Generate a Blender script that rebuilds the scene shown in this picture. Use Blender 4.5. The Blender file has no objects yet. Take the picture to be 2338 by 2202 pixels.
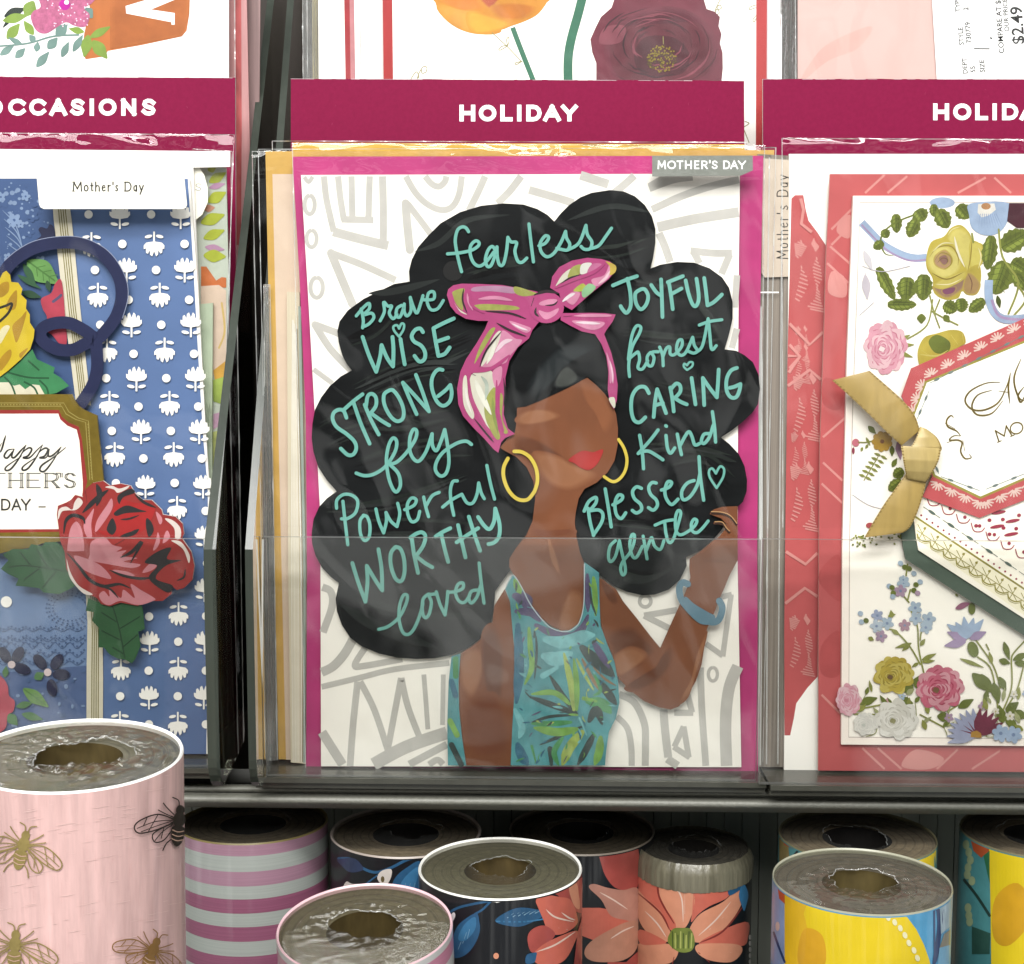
import bpy, math, random
from mathutils import Vector, Matrix, noise
random.seed(7)
S = bpy.context.scene
# ---------------------------------------------------------------- camera, world, lamps
K = 0.124e-3 / 0.42          # metres per photo pixel per metre of depth
CX, CY = 1169.0, 1101.0
PITCH = math.radians(6.0)
CAM = Vector((0, -0.42, 0))
cd = bpy.data.cameras.new('camera'); cam = bpy.data.objects.new('camera', cd); S.collection.objects.link(cam)
cam.location = CAM; cam.rotation_euler = (math.pi/2 - PITCH, 0, 0)
cd.sensor_fit = 'HORIZONTAL'; cd.sensor_width = 36; cd.lens = 36 / (2338 * K); cd.clip_start = 0.01; cd.clip_end = 60
S.camera = cam
S.render.engine = 'CYCLES'
S.cycles.use_denoising = True
S.cycles.transparent_max_bounces = 48; S.cycles.max_bounces = 10; S.cycles.diffuse_bounces = 3; S.cycles.glossy_bounces = 3
S.view_settings.view_transform = 'Standard'; S.view_settings.look = 'None'
S.view_settings.exposure = -0.08; S.view_settings.gamma = 1.0; S.view_settings.use_curve_mapping = False
W = bpy.data.worlds.new('World'); S.world = W; W.use_nodes = True
wn, wl = W.node_tree.nodes, W.node_tree.links
def nd(tree, typ, **kw):
    n = tree.nodes.new(typ)
    for k, v in kw.items():
        if k in n.inputs: n.inputs[k].default_value = v
        else: setattr(n, k, v)
    return n
bg = wn['Background']
# noise patches made up for broken reflections, standing in for the shop all round
tc = nd(W.node_tree, 'ShaderNodeTexCoord')
mp = nd(W.node_tree, 'ShaderNodeMapping'); mp.inputs['Scale'].default_value = (2.6, 2.6, 4.2); wl.new(tc.outputs['Generated'], mp.inputs['Vector'])
ns = nd(W.node_tree, 'ShaderNodeTexNoise', Scale=3.0, Detail=2.5, Roughness=0.5, Distortion=0.6); wl.new(mp.outputs['Vector'], ns.inputs['Vector'])
rp = nd(W.node_tree, 'ShaderNodeValToRGB'); wl.new(ns.outputs['Fac'], rp.inputs['Fac'])
rp.color_ramp.elements[0].position = 0.50; rp.color_ramp.elements[0].color = (0.03, 0.033, 0.03, 1)
rp.color_ramp.elements[1].position = 0.60; rp.color_ramp.elements[1].color = (1.5, 1.52, 1.47, 1)
wl.new(rp.outputs['Color'], bg.inputs['Color']); bg.inputs['Strength'].default_value = 1.0
def area(name, loc, target, sx, sy, power, col=(1, 0.988, 0.965)):
    l = bpy.data.lights.new(name, 'AREA'); l.shape = 'RECTANGLE'; l.size = sx; l.size_y = sy; l.energy = power; l.color = col
    o = bpy.data.objects.new(name, l); S.collection.objects.link(o); o.location = loc
    o.rotation_euler = (Vector(target) - Vector(loc)).to_track_quat('-Z', 'Y').to_euler()
    return o
area('ceiling_lamp', (0.15, -0.95, 1.15), (0, 0, 0), 1.3, 0.22, 25)
area('ceiling_lamp', (-0.3, -1.55, 1.08), (0, 0, -0.08), 1.6, 0.5, 44)  # added broad frontal fill, lightens the lower cards and under the shelf

# ---------------------------------------------------------------- pixel <-> space
ct, st = math.cos(PITCH), math.sin(PITCH)
def ray(px, py):
    x, y = (px - CX) * K, (CY - py) * K
    return Vector((x, ct + y * st, -st + y * ct))      # depth 1 along the axis
def at(px, py, Y=0.0):
    d = ray(px, py); t = (Y - CAM.y) / d.y
    return CAM + d * t
def pix(P):
    v = P - CAM; d = v.y*ct - v.z*st
    return CX + v.x/(K*d), CY - (v.y*st + v.z*ct)/(K*d)
def at_depth(px, py, d): return CAM + ray(px, py) * d
def fr(ox, oy, s=3.12):
    return lambda p: (ox + p[0] / s, oy + p[1] / s)
N_ = lambda p: p
T1, T2, T3 = fr(0, 0), fr(0, 500), fr(0, 1100)
M1, M2, M3, M4, M5, M6 = fr(650, 350), fr(1200, 350), fr(650, 850), fr(1200, 850), fr(550, 1300), fr(1150, 1300)
R4, R5, R6 = fr(1738, 300), fr(1738, 800), fr(1738, 1250)
q = 1988 / 600
U1, U2, U3 = fr(600, 0, q), fr(1200, 0, q), fr(1738, 0, q)
B0, B1, B2, B3 = fr(0, 1600, 2.84), fr(400, 1700, 2.84), fr(1000, 1700, 2.84), fr(1638, 1700, 2.84)

# ---------------------------------------------------------------- materials
ALB = 0.64
def lin(h, k=ALB):
    r = [int(h[i:i+2], 16) / 255 for i in (0, 2, 4)]
    return [k * (v / 12.92 if v <= 0.04045 else ((v + 0.055) / 1.055) ** 2.4) for v in r]
MATS = {}
def ink(h, rough=0.5, var=0.10, scale=(160, 160, 160), metal=0.0, coat=0.0, spec=0.35, alb=ALB, bump=0.0, detail=3.0):
    key = (h, rough, var, scale, metal, coat, spec, alb, bump)
    if key in MATS: return MATS[key]
    m = bpy.data.materials.new('ink_' + h); m.use_nodes = True; t = m.node_tree
    b = t.nodes['Principled BSDF']; L = t.links
    c = lin(h, alb)
    tcn = nd(t, 'ShaderNodeTexCoord'); mpn = nd(t, 'ShaderNodeMapping'); mpn.inputs['Scale'].default_value = scale
    L.new(tcn.outputs['Object'], mpn.inputs['Vector'])
    n = nd(t, 'ShaderNodeTexNoise', Scale=1.0, Detail=detail, Roughness=0.6); L.new(mpn.outputs['Vector'], n.inputs['Vector'])
    r = nd(t, 'ShaderNodeValToRGB'); L.new(n.outputs['Fac'], r.inputs['Fac'])
    r.color_ramp.elements[0].position = 0.28; r.color_ramp.elements[1].position = 0.72
    r.color_ramp.elements[0].color = [max(0, v * (1 - var)) for v in c] + [1]
    r.color_ramp.elements[1].color = [min(0.95, v * (1 + var) + 0.012 * var) for v in c] + [1]
    L.new(r.outputs['Color'], b.inputs['Base Color'])
    b.inputs['Roughness'].default_value = rough; b.inputs['Metallic'].default_value = metal
    b.inputs['Specular IOR Level'].default_value = spec; b.inputs['Coat Weight'].default_value = coat; b.inputs['Coat Roughness'].default_value = 0.08
    if bump:
        bp = nd(t, 'ShaderNodeBump', Strength=bump, Distance=0.0006); L.new(n.outputs['Fac'], bp.inputs['Height']); L.new(bp.outputs['Normal'], b.inputs['Normal'])
    MATS[key] = m
    return m
def gold(h='a8892f', rough=0.32): return ink(h, rough=rough, var=0.2, metal=0.55, spec=0.5)
def clear(name, tint, gloss, rough, bscale=None, bump=0.0, haze=0.0, detail=3.0):
    if name in MATS: return MATS[name]
    m = bpy.data.materials.new(name); m.use_nodes = True; t = m.node_tree; t.nodes.clear(); L = t.links
    out = nd(t, 'ShaderNodeOutputMaterial'); tr = nd(t, 'ShaderNodeBsdfTransparent'); tr.inputs['Color'].default_value = (*tint, 1)
    g = nd(t, 'ShaderNodeBsdfGlossy', Roughness=rough); g.inputs['Color'].default_value = (1, 1, 1, 1)
    lw = nd(t, 'ShaderNodeFresnel', IOR=1.45)
    mu = nd(t, 'ShaderNodeMath', operation='MULTIPLY'); mu.inputs[1].default_value = gloss; L.new(lw.outputs[0], mu.inputs[0])
    mn = nd(t, 'ShaderNodeMath', operation='MINIMUM'); mn.inputs[1].default_value = 0.9; L.new(mu.outputs[0], mn.inputs[0])
    mx = nd(t, 'ShaderNodeMixShader'); L.new(mn.outputs[0], mx.inputs['Fac']); L.new(tr.outputs[0], mx.inputs[1]); L.new(g.outputs[0], mx.inputs[2])
    last = mx
    if haze:
        df = nd(t, 'ShaderNodeBsdfDiffuse'); df.inputs['Color'].default_value = (0.8, 0.82, 0.8, 1)
        m2 = nd(t, 'ShaderNodeMixShader', Fac=haze); L.new(mx.outputs[0], m2.inputs[1]); L.new(df.outputs[0], m2.inputs[2]); last = m2
    if bump:
        tcn = nd(t, 'ShaderNodeTexCoord'); mpn = nd(t, 'ShaderNodeMapping'); mpn.inputs['Scale'].default_value = bscale
        L.new(tcn.outputs['Object'], mpn.inputs['Vector'])
        n = nd(t, 'ShaderNodeTexNoise', Scale=1.0, Detail=detail, Distortion=0.8); L.new(mpn.outputs['Vector'], n.inputs['Vector'])
        bp = nd(t, 'ShaderNodeBump', Strength=bump, Distance=0.002); L.new(n.outputs['Fac'], bp.inputs['Height'])
        L.new(bp.outputs['Normal'], g.inputs['Normal']); L.new(bp.outputs['Normal'], lw.inputs['Normal'])
    L.new(last.outputs[0], out.inputs['Surface'])
    MATS[name] = m
    return m
def film(): return clear('sleeve_film', (0.985, 0.985, 0.98), 0.75, 0.03, (16, 16, 12), 0.5, detail=1.0)
def film_edge(): return clear('sleeve_seam', (0.9, 0.9, 0.9), 5.0, 0.2, (200, 200, 90), 0.8, haze=0.32)
def acrylic(): return clear('clear_acrylic', (0.985, 0.988, 0.98), 0.62, 0.02, (9, 9, 9), 0.15, haze=0.002)
def smoked(): return clear('smoked_acrylic', (0.62, 0.63, 0.56), 1.0, 0.03, (6, 6, 6), 0.05)

# ---------------------------------------------------------------- mesh builder
def inside(p, poly):
    c = False; j = len(poly)-1
    for i in range(len(poly)):
        (x0, y0), (x1, y1) = poly[i], poly[j]
        if (y0 > p[1]) != (y1 > p[1]) and p[0] < (x1-x0)*(p[1]-y0)/(y1-y0)+x0: c = not c
        j = i
    return c
def catmull(pts, closed=False, n=6):
    P = list(pts); out = []; m = len(P)
    if m < 3: return P
    rng = range(m) if closed else range(m - 1)
    for i in rng:
        if closed: a, b, c, d = P[i-1], P[i], P[(i+1) % m], P[(i+2) % m]
        else: a, b, c, d = P[max(i-1, 0)], P[i], P[i+1], P[min(i+2, m-1)]
        for k in range(n):
            t = k / n; t2, t3 = t*t, t*t*t
            out.append(tuple(0.5 * (2*b[j] + (c[j]-a[j])*t + (2*a[j]-5*b[j]+4*c[j]-d[j])*t2 + (3*b[j]-a[j]-3*c[j]+d[j])*t3) for j in (0, 1)))
    if not closed: out.append(P[-1])
    return out
class MB:
    """collects faces; every face keeps its own material; fill/stroke take photo-frame points and lay print on a surface"""
    def __init__(s, Y=0.0, step=4.0e-6, cyl=None):
        s.v, s.f, s.m, s.mats, s.sm = [], [], [], [], []
        s.Y, s.step, s.lift, s.cyl = Y, step, 0.0, cyl
    def mi(s, m):
        if isinstance(m, str): m = ink(m)
        if m not in s.mats: s.mats.append(m)
        return s.mats.index(m)
    def face(s, pts, m, smooth=False):
        i = len(s.v); s.v += [tuple(p) for p in pts]; s.f.append(tuple(range(i, i + len(pts)))); s.m.append(s.mi(m)); s.sm.append(smooth)
    def mesh(s, pts, faces, m, smooth=True):
        i = len(s.v); s.v += [tuple(p) for p in pts]; k = s.mi(m)
        for f in faces: s.f.append(tuple(i + j for j in f)); s.m.append(k); s.sm.append(smooth)
    def put(s, p, extra=0.0):
        if s.cyl: return s.cyl(p[0], p[1], s.lift + extra)
        r = at(p[0], p[1], s.Y); r.y -= s.lift + extra; return r
    def up(s, k=1): s.lift += s.step * k
    def fill(s, F, pts, m, sm=0, up=1):
        s.up(up); P = [F(p) for p in pts]
        if sm: P = catmull(P, True, 5)
        if s.cyl:
            for piece in s.cyl.strips(P):
                if len(piece) > 2: s.face([s.put(p) for p in piece], m)
        else: s.face([s.put(p) for p in P], m)
    def soft(s, F, pts, h0, h1, n=5, grow=.14, sm=1, **kw):
        """brushed patch: nested shapes blending from the ground colour h0 to h1"""
        cx = sum(p[0] for p in pts)/len(pts); cy = sum(p[1] for p in pts)/len(pts)
        A, B = [int(h0[i:i+2], 16) for i in (0, 2, 4)], [int(h1[i:i+2], 16) for i in (0, 2, 4)]
        for k in range(n):
            f = (k+1)/n; g = 1+grow-2.2*grow*k/max(1, n-1)
            s.fill(F, [(cx+(x-cx)*g, cy+(y-cy)*g) for x, y in pts], ink('%02x%02x%02x' % tuple(round(a+(c-a)*f) for a, c in zip(A, B)), **kw), sm, up=.5)
    def ell(s, F, c, rx, ry, m, rot=0, n=20, up=1):
        a = math.radians(rot); ca, sa = math.cos(a), math.sin(a); P = []
        for i in range(n):
            t = 2*math.pi*i/n; x, y = rx*math.cos(t), ry*math.sin(t)
            P.append((c[0]+x*ca-y*sa, c[1]+x*sa+y*ca))
        s.fill(F, P, m, up=up)
    def stroke(s, F, pts, w, m, sm=1, cap='round', taper=None, up=0.4):
        s.up(up); P = [F(p) for p in pts]; o_, x_ = F((0, 0)), F((1000, 0)); sc = math.hypot(x_[0]-o_[0], x_[1]-o_[1]) / 1000; w = w * sc / 2
        if sm and len(P) > 2: P = catmull(P, False, 6)
        Q = [P[0]]
        for p in P[1:]:
            if math.hypot(p[0]-Q[-1][0], p[1]-Q[-1][1]) > 0.15: Q.append(p)
        P = Q
        if len(P) < 2: return
        n = len(P); Ls, Rs = [], []
        for i, p in enumerate(P):
            a, b = P[max(i-1, 0)], P[min(i+1, n-1)]; dx, dy = b[0]-a[0], b[1]-a[1]; l = math.hypot(dx, dy) or 1
            k = w
            if taper:
                t = i/(n-1); k = w * (taper[0] + (1-taper[0])*min(1, t/0.3)) if t < 0.5 else w * (taper[1] + (1-taper[1])*min(1, (1-t)/0.3))
            nx, ny = -dy/l*k, dx/l*k
            Ls.append((p[0]+nx, p[1]+ny)); Rs.append((p[0]-nx, p[1]-ny))
        if cap == 'square':
            for i, j, e in ((0, 1, 0), (n-1, n-2, n-1)):
                dx, dy = P[i][0]-P[j][0], P[i][1]-P[j][1]; l = math.hypot(dx, dy) or 1
                Ls[e] = (Ls[e][0]+dx/l*w, Ls[e][1]+dy/l*w); Rs[e] = (Rs[e][0]+dx/l*w, Rs[e][1]+dy/l*w)
        V, Fc = [], []
        ramp = 2e-6 if not s.cyl else 6e-6
        for i in range(n):
            e = ramp*i/n; V += [s.put(Ls[i], e), s.put(Rs[i], e)]
        for i in range(n-1): Fc.append((2*i, 2*i+1, 2*i+3, 2*i+2))
        if cap == 'round':
            for i, e in ((0, 0), (n-1, ramp)):
                a0 = math.atan2(Ls[i][1]-P[i][1], Ls[i][0]-P[i][0]); r = math.hypot(Ls[i][0]-P[i][0], Ls[i][1]-P[i][1])
                sg = 1 if i == 0 else -1
                idx = [2*i]
                for k in range(1, 6):
                    t = a0 + sg*math.pi*k/6; V.append(s.put((P[i][0]+r*math.cos(t), P[i][1]+r*math.sin(t)), e)); idx.append(len(V)-1)
                idx.append(2*i+1); Fc.append(tuple(idx))
        s.mesh(V, Fc, m, False)
    def sheet(s, corners, thick, m, edge=None):
        """a real sheet of card: front face at s.Y, given thickness behind"""
        P = [at(x, y, s.Y) for x, y in corners]; n = len(P); B = [p + Vector((0, thick, 0)) for p in P]
        s.face(P, m); s.face(B[::-1], edge or m)
        for i in range(n): s.face([P[i], B[i], B[(i+1) % n], P[(i+1) % n]], edge or m)
    def slab(s, outline, Y0, Y1, m, edge=None):
        P = [at(x, y, Y0) for x, y in outline]; B = [Vector((p.x, Y1, p.z)) for p in P]; n = len(P)
        s.face(P, m); s.face(B[::-1], m)
        for i in range(n): s.face([P[i], B[i], B[(i+1) % n], P[(i+1) % n]], edge or m)
    def box(s, a, b, m):
        x0, y0, z0 = a; x1, y1, z1 = b
        c = [(x0,y0,z0),(x1,y0,z0),(x1,y1,z0),(x0,y1,z0),(x0,y0,z1),(x1,y0,z1),(x1,y1,z1),(x0,y1,z1)]
        s.mesh(c, [(0,3,2,1),(4,5,6,7),(0,1,5,4),(1,2,6,5),(2,3,7,6),(3,0,4,7)], m, False)
    def build(s, name, parent=None, bevel=0):
        me = bpy.data.meshes.new(name); me.from_pydata(s.v, [], s.f)
        for m in s.mats: me.materials.append(m)
        me.polygons.foreach_set('material_index', s.m); me.polygons.foreach_set('use_smooth', s.sm); me.update()
        o = bpy.data.objects.new(name, me); S.collection.objects.link(o)
        if parent:
            o.parent = parent
            o.matrix_parent_inverse = Matrix.Translation(parent['_w']).inverted() if '_w' in parent else Matrix.Identity(4)
        else: o['_w'] = (0.0, 0.0, 0.0)
        return o
def tag(o, label=None, cat=None, group=None, kind=None):
    if label: o['label'] = label
    if cat: o['category'] = cat
    if group: o['group'] = group
    if kind: o['kind'] = kind
    return o
def thing(name, label, cat, loc=(0, 0, 0), group=None):
    o = bpy.data.objects.new(name, None); S.collection.objects.link(o); o.location = loc; o['_w'] = [float(v) for v in loc]; o.empty_display_size = 0.02
    return tag(o, label, cat, group)

# ---------------------------------------------------------------- lettering
def ring(n=22): return [(0.5+0.5*math.sin(2*math.pi*i/n), 0.5-0.5*math.cos(2*math.pi*i/n)) for i in range(n+1)]
GL = {
 'H': [[(0,0),(0,1)],[(1,0),(1,1)],[(0,.5),(1,.5)]], 'O': [ring()], 'L': [[(0,0),(0,1)],[(0,1),(1,1)]], 'I': [[(.5,0),(.5,1)]],
 'D': [[(0,0),(0,1)],[(0,0),(.45,0),(.72,.06),(.92,.24),(1,.5),(.92,.76),(.72,.94),(.45,1),(0,1)]],
 'A': [[(0,1),(.5,0)],[(.5,0),(1,1)],[(.2,.68),(.8,.68)]], 'Y': [[(0,0),(.5,.55)],[(1,0),(.5,.55)],[(.5,.55),(.5,1)]],
 'C': [[(.95,.2),(.75,.04),(.5,0),(.22,.08),(.04,.3),(0,.5),(.04,.7),(.22,.92),(.5,1),(.75,.96),(.95,.8)]],
 'S': [[(.92,.16),(.7,.02),(.4,0),(.12,.1),(.06,.28),(.2,.42),(.5,.5),(.82,.58),(.96,.74),(.86,.92),(.55,1),(.25,.97),(.02,.82)]],
 'N': [[(0,1),(0,0)],[(0,0),(1,1)],[(1,1),(1,0)]], 'M': [[(0,1),(.08,0)],[(.08,0),(.5,.75)],[(.5,.75),(.92,0)],[(.92,0),(1,1)]],
 'T': [[(0,0),(1,0)],[(.5,0),(.5,1)]], 'E': [[(0,0),(0,1)],[(0,0),(1,0)],[(0,.48),(.85,.48)],[(0,1),(1,1)]],
 'R': [[(0,1),(0,0)],[(0,0),(.55,0),(.88,.08),(.96,.27),(.85,.46),(.55,.54),(0,.54)],[(.5,.54),(1,1)]],
 "'": [[(.5,0),(.4,.25)]], 'V': [[(0,0),(.5,1)],[(.5,1),(1,0)]],
 'o': [[(.5+.5*math.sin(a*.5236), .68-.32*math.cos(a*.5236)) for a in range(13)]],
 't': [[(.45,.1),(.45,.85),(.6,1),(.95,.95)],[(0,.38),(.95,.38)]], 'h': [[(0,0),(0,1)],[(0,.55),(.4,.37),(.8,.42),(.95,.6),(.95,1)]],
 'e': [[(.02,.66),(.98,.6),(.85,.42),(.5,.36),(.15,.45),(0,.68),(.15,.92),(.5,1),(.95,.9)]], 'r': [[(.1,.36),(.1,1)],[(.1,.6),(.5,.38),(1,.4)]],
 's': [[(.9,.42),(.5,.36),(.1,.47),(.25,.63),(.75,.72),(.9,.88),(.5,1),(.05,.92)]],
 'a': [[(.9,.38),(.9,1)],[(.9,.55),(.5,.36),(.1,.5),(0,.7),(.15,.95),(.5,1),(.9,.8)]], 'y': [[(0,.38),(.5,.98)],[(1,.38),(.5,.98),(.15,1.35)]],
}
def glyph(mb, F, ch, x0, x1, y0, y1, t, m, cap='square', rot=None):
    for st_ in GL[ch]:
        P = []
        for u, v in st_:
            x, y = x0 + t/2 + u*(x1-x0-t), y0 + t/2 + v*(y1-y0-t)
            P.append((x, y))
        mb.stroke(F, P, t, m, sm=0, cap=cap if len(st_) == 2 else ('none' if ch == 'O' else 'square'), up=0.2)
def text(mb, F, body, org, size, ang, m, bold=0.0, sx=1.0):
    """plain lettering in the built-in face, laid on the sheet"""
    cu = bpy.data.curves.new('t', 'FONT'); cu.body = body; cu.size = 1; cu.offset = bold; cu.resolution_u = 3
    ob = bpy.data.objects.new('t', cu); S.collection.objects.link(ob)
    bpy.context.view_layer.update()
    e = ob.evaluated_get(bpy.context.evaluated_depsgraph_get()); me = e.to_mesh()
    a = math.radians(ang); ca, sa = math.cos(a), math.sin(a); mb.up()
    V = []
    for v in me.vertices:
        x, y = v.co.x*size*sx, -v.co.y*size
        V.append(mb.put(F((org[0]+x*ca-y*sa, org[1]+x*sa+y*ca))))
    mb.mesh(V, [tuple(p.vertices) for p in me.polygons], m, False)
    e.to_mesh_clear(); bpy.data.objects.remove(ob); bpy.data.curves.remove(cu)

# ---------------------------------------------------------------- printed plants
def leaf(mb, F, a, b, w, m, vein=None, sm=1):
    dx, dy = b[0]-a[0], b[1]-a[1]; l = math.hypot(dx, dy) or 1; nx, ny = -dy/l*w, dx/l*w
    P = [a, (a[0]+dx*.25+nx*.8, a[1]+dy*.25+ny*.8), (a[0]+dx*.5+nx, a[1]+dy*.5+ny), (a[0]+dx*.8+nx*.5, a[1]+dy*.8+ny*.5), b,
         (a[0]+dx*.8-nx*.5, a[1]+dy*.8-ny*.5), (a[0]+dx*.5-nx, a[1]+dy*.5-ny), (a[0]+dx*.25-nx*.8, a[1]+dy*.25-ny*.8)]
    mb.fill(F, P, m, sm)
    if vein:
        mb.stroke(F, [a, (a[0]+dx*.9, a[1]+dy*.9)], max(3, w*.14), vein, cap='none')
        for t in (.3, .5, .7):
            for sg in (1, -1):
                mb.stroke(F, [(a[0]+dx*t, a[1]+dy*t), (a[0]+dx*(t+.16)+sg*nx*.6, a[1]+dy*(t+.16)+sg*ny*.6)], max(2, w*.08), vein, cap='none', up=.1)
def jleaf(mb, F, a, b, w, m, vein, teeth=5):
    """leaf with a saw-tooth edge"""
    dx, dy = b[0]-a[0], b[1]-a[1]; l = math.hypot(dx, dy); nx, ny = -dy/l, dx/l
    def prof(t): return w*math.sin(math.pi*min(1, t*0.9+0.08))**0.7
    P = []
    for sg in (1, -1):
        side = []
        for i in range(teeth*2+1):
            t = i/(teeth*2); k = prof(t)*(1.08 if i % 2 else 0.9)*sg
            side.append((a[0]+dx*t+nx*k, a[1]+dy*t+ny*k))
        P += side if sg == 1 else side[::-1]
    P.insert(teeth*2+1, b); mb.fill(F, P, m)
    h = m.name[4:10]; A_ = [int(h[i:i+2], 16) for i in (0, 2, 4)]; hi = ink('%02x%02x%02x' % tuple(min(255, round(c*1.22+8)) for c in A_), var=.15); lo = ink('%02x%02x%02x' % tuple(round(c*.82) for c in A_), var=.15)
    for t, k, q_, m_ in ((.30, .42, .36, hi), (.55, .40, .34, hi), (.35, -.42, .34, lo), (.60, -.36, .28, lo)):
        mb.stroke(F, [(a[0]+dx*(t-.2)+nx*w*k*.7, a[1]+dy*(t-.2)+ny*w*k*.7), (a[0]+dx*t+nx*w*k, a[1]+dy*t+ny*w*k), (a[0]+dx*(t+.22)+nx*w*k*.8, a[1]+dy*(t+.22)+ny*w*k*.8)], w*q_, m_, taper=(.1, .1), up=.2)
    mb.stroke(F, [a, (a[0]+dx*.95, a[1]+dy*.95)], max(4, w*.07), vein, cap='none')
    for i in range(1, teeth):
        t = i/teeth*.9
        for sg in (1, -1):
            mb.stroke(F, [(a[0]+dx*t, a[1]+dy*t), (a[0]+dx*(t+.14)+sg*nx*w*.75, a[1]+dy*(t+.14)+sg*ny*w*.75)], max(3, w*.04), vein, cap='none', up=.1)
def lobes(c, r, n, amp=.13, ph=0.0, sq=1.0):
    P = []
    for i in range(n*6):
        t = 2*math.pi*i/(n*6); k = r*(1-amp+amp*abs(math.cos(n*t/2+ph))*1.6-amp*.4)
        P.append((c[0]+k*math.cos(t), c[1]+k*math.sin(t)*sq))
    return P
def rose(mb, F, c, r, dark, mid, light, heart, seed=0, sq=.95):
    """painted bloom: lobed ground, then rings of crescent petals tightening on the heart"""
    rd = random.Random(seed); mb.fill(F, lobes(c, r, 7, .14, seed, sq), mid)
    hx, hy = c[0]-r*.18, c[1]+r*.08
    for k in range(7):
        f = 1-k/7; rr = r*(.86*f+.10); ox, oy = c[0]+(hx-c[0])*(1-f), c[1]+(hy-c[1])*(1-f); n = max(3, round(7*f)+1); ph = rd.random()*6.28
        for i in range(n):
            t0 = ph+6.283*i/n+rd.uniform(-.15, .15); w = 6.283/n*.72; arc = [(ox+rr*math.cos(t0+w*(j/6-.5))*(1-.10*abs(j-3)/3), oy+rr*sq*math.sin(t0+w*(j/6-.5))*(1-.10*abs(j-3)/3)) for j in range(7)]
            mb.stroke(F, arc, r*.22*(.5+.5*f), (light, mid, light)[i % 3], taper=(.25, .25), up=.2)
            mb.stroke(F, [(ox+(x-ox)*.88, oy+(y-oy)*.88) for x, y in arc], r*.055, dark, taper=(.1, .1), cap='none', up=.2)
    mb.ell(F, (hx, hy), r*.16, r*.13, heart, 20)
    for k in range(4): mb.stroke(F, [(hx+r*.16*math.cos(k*1.6+j*.3), hy+r*.13*math.sin(k*1.6+j*.3)) for j in range(4)], r*.04, dark, cap='none', up=.2)
def blossom(mb, F, c, r, col, eye, n=5, ph=0.3):
    for i in range(n):
        t = 2*math.pi*i/n+ph
        mb.ell(F, (c[0]+r*.58*math.cos(t), c[1]+r*.58*math.sin(t)), r*.5, r*.38, col, math.degrees(t), 12, up=.3)
    mb.ell(F, c, r*.22, r*.22, eye, n=10, up=.5)

# ---------------------------------------------------------------- plastic sleeves
def sleeve(name, corners, Y, parent, amp=0.0006, top=0.0016, nx=170, ny=120, seed=0, m=None, seam=True, crumple=0.05):
    """thin film bag: gently waved, puckered along its top seam"""
    (x0, y0), (x1, y1), (x2, y2), (x3, y3) = corners            # tl tr br bl
    V, Fc = [], []
    for j in range(ny+1):
        v = (j/ny)**1.6
        for i in range(nx+1):
            u = i/nx
            px = (x0*(1-u)+x1*u)*(1-v)+(x3*(1-u)+x2*u)*v; py = (y0*(1-u)+y1*u)*(1-v)+(y3*(1-u)+y2*u)*v
            p = at(px, py, Y)
            d = amp*(noise.noise(Vector((p.x*45+seed, p.z*30+p.x*20, seed)))*1.5+.8)
            k = max(0, 1-v/crumple)
            d += top*k*(.9+noise.noise(Vector((p.x*95+p.z*60, p.z*210+seed, seed+3)))+.22*noise.noise(Vector((p.x*260, p.z*420, seed))))*min(1, (v*ny)/3+.25)
            p.y -= max(0.0, d); V.append(p)
    for j in range(ny):
        for i in range(nx):
            a = j*(nx+1)+i; Fc.append((a, a+1, a+nx+2, a+nx+1))
    b = MB(); b.mesh(V, Fc, m or film(), True)
    if seam:
        for (A, B) in (((x0, y0), (x1, y1)), ((x1, y1), (x2, y2)), ((x0, y0), (x3, y3))):
            n = 40; L_, R_ = [], []
            dx, dy = B[0]-A[0], B[1]-A[1]; l = math.hypot(dx, dy); ox, oy = -dy/l*1.5, dx/l*1.5
            for i in range(n+1):
                t = i/n; x, y = A[0]+dx*t, A[1]+dy*t; w = .5+.9*abs(noise.noise(Vector((x*.05, y*.05, seed))))*2
                p = at(x+ox*w, y+oy*w, Y-0.0009); r = at(x-ox*w*.4, y-oy*w*.4, Y-0.0009)
                k = 0.0005*noise.noise(Vector((x*.11, y*.11, seed+5))); p.y += k; r.y -= k
                L_.append(p); R_.append(r)
            b.mesh([c for pr in zip(L_, R_) for c in pr], [(2*i, 2*i+1, 2*i+3, 2*i+2) for i in range(n)], film_edge(), True)
    return b.build(name, parent)

# ================================================================ the setting
def strip_x(name, prof, m, x0=-300, x1=2640, dy=0.0094, parent=None, mb=None, kind=None):
    """profile [(py, Y)] run along the rack from side to side (photo shows it falling a little to the right)"""
    b = mb or MB(); n = len(prof)
    A = [at(x0, py + (x0-CX)*dy, Y) for py, Y in prof]; B = [at(x1, py + (x1-CX)*dy, Y) for py, Y in prof]
    V = A + B
    b.mesh(V, [(i, (i+1) % n, n+(i+1) % n, n+i) for i in range(n)], m, True)
    b.face(A, m); b.face(B[::-1], m)
    return b if mb else b.build(name, parent)
WALL_Y = 0.092
b = MB(); wm = ink('352c25', rough=0.6, var=0.25, scale=(40, 40, 4))
b.box((-0.34, WALL_Y, -0.30), (0.34, WALL_Y+0.02, 0.30), wm)
o = b.build('back_wall'); tag(o, kind='structure')
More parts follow.
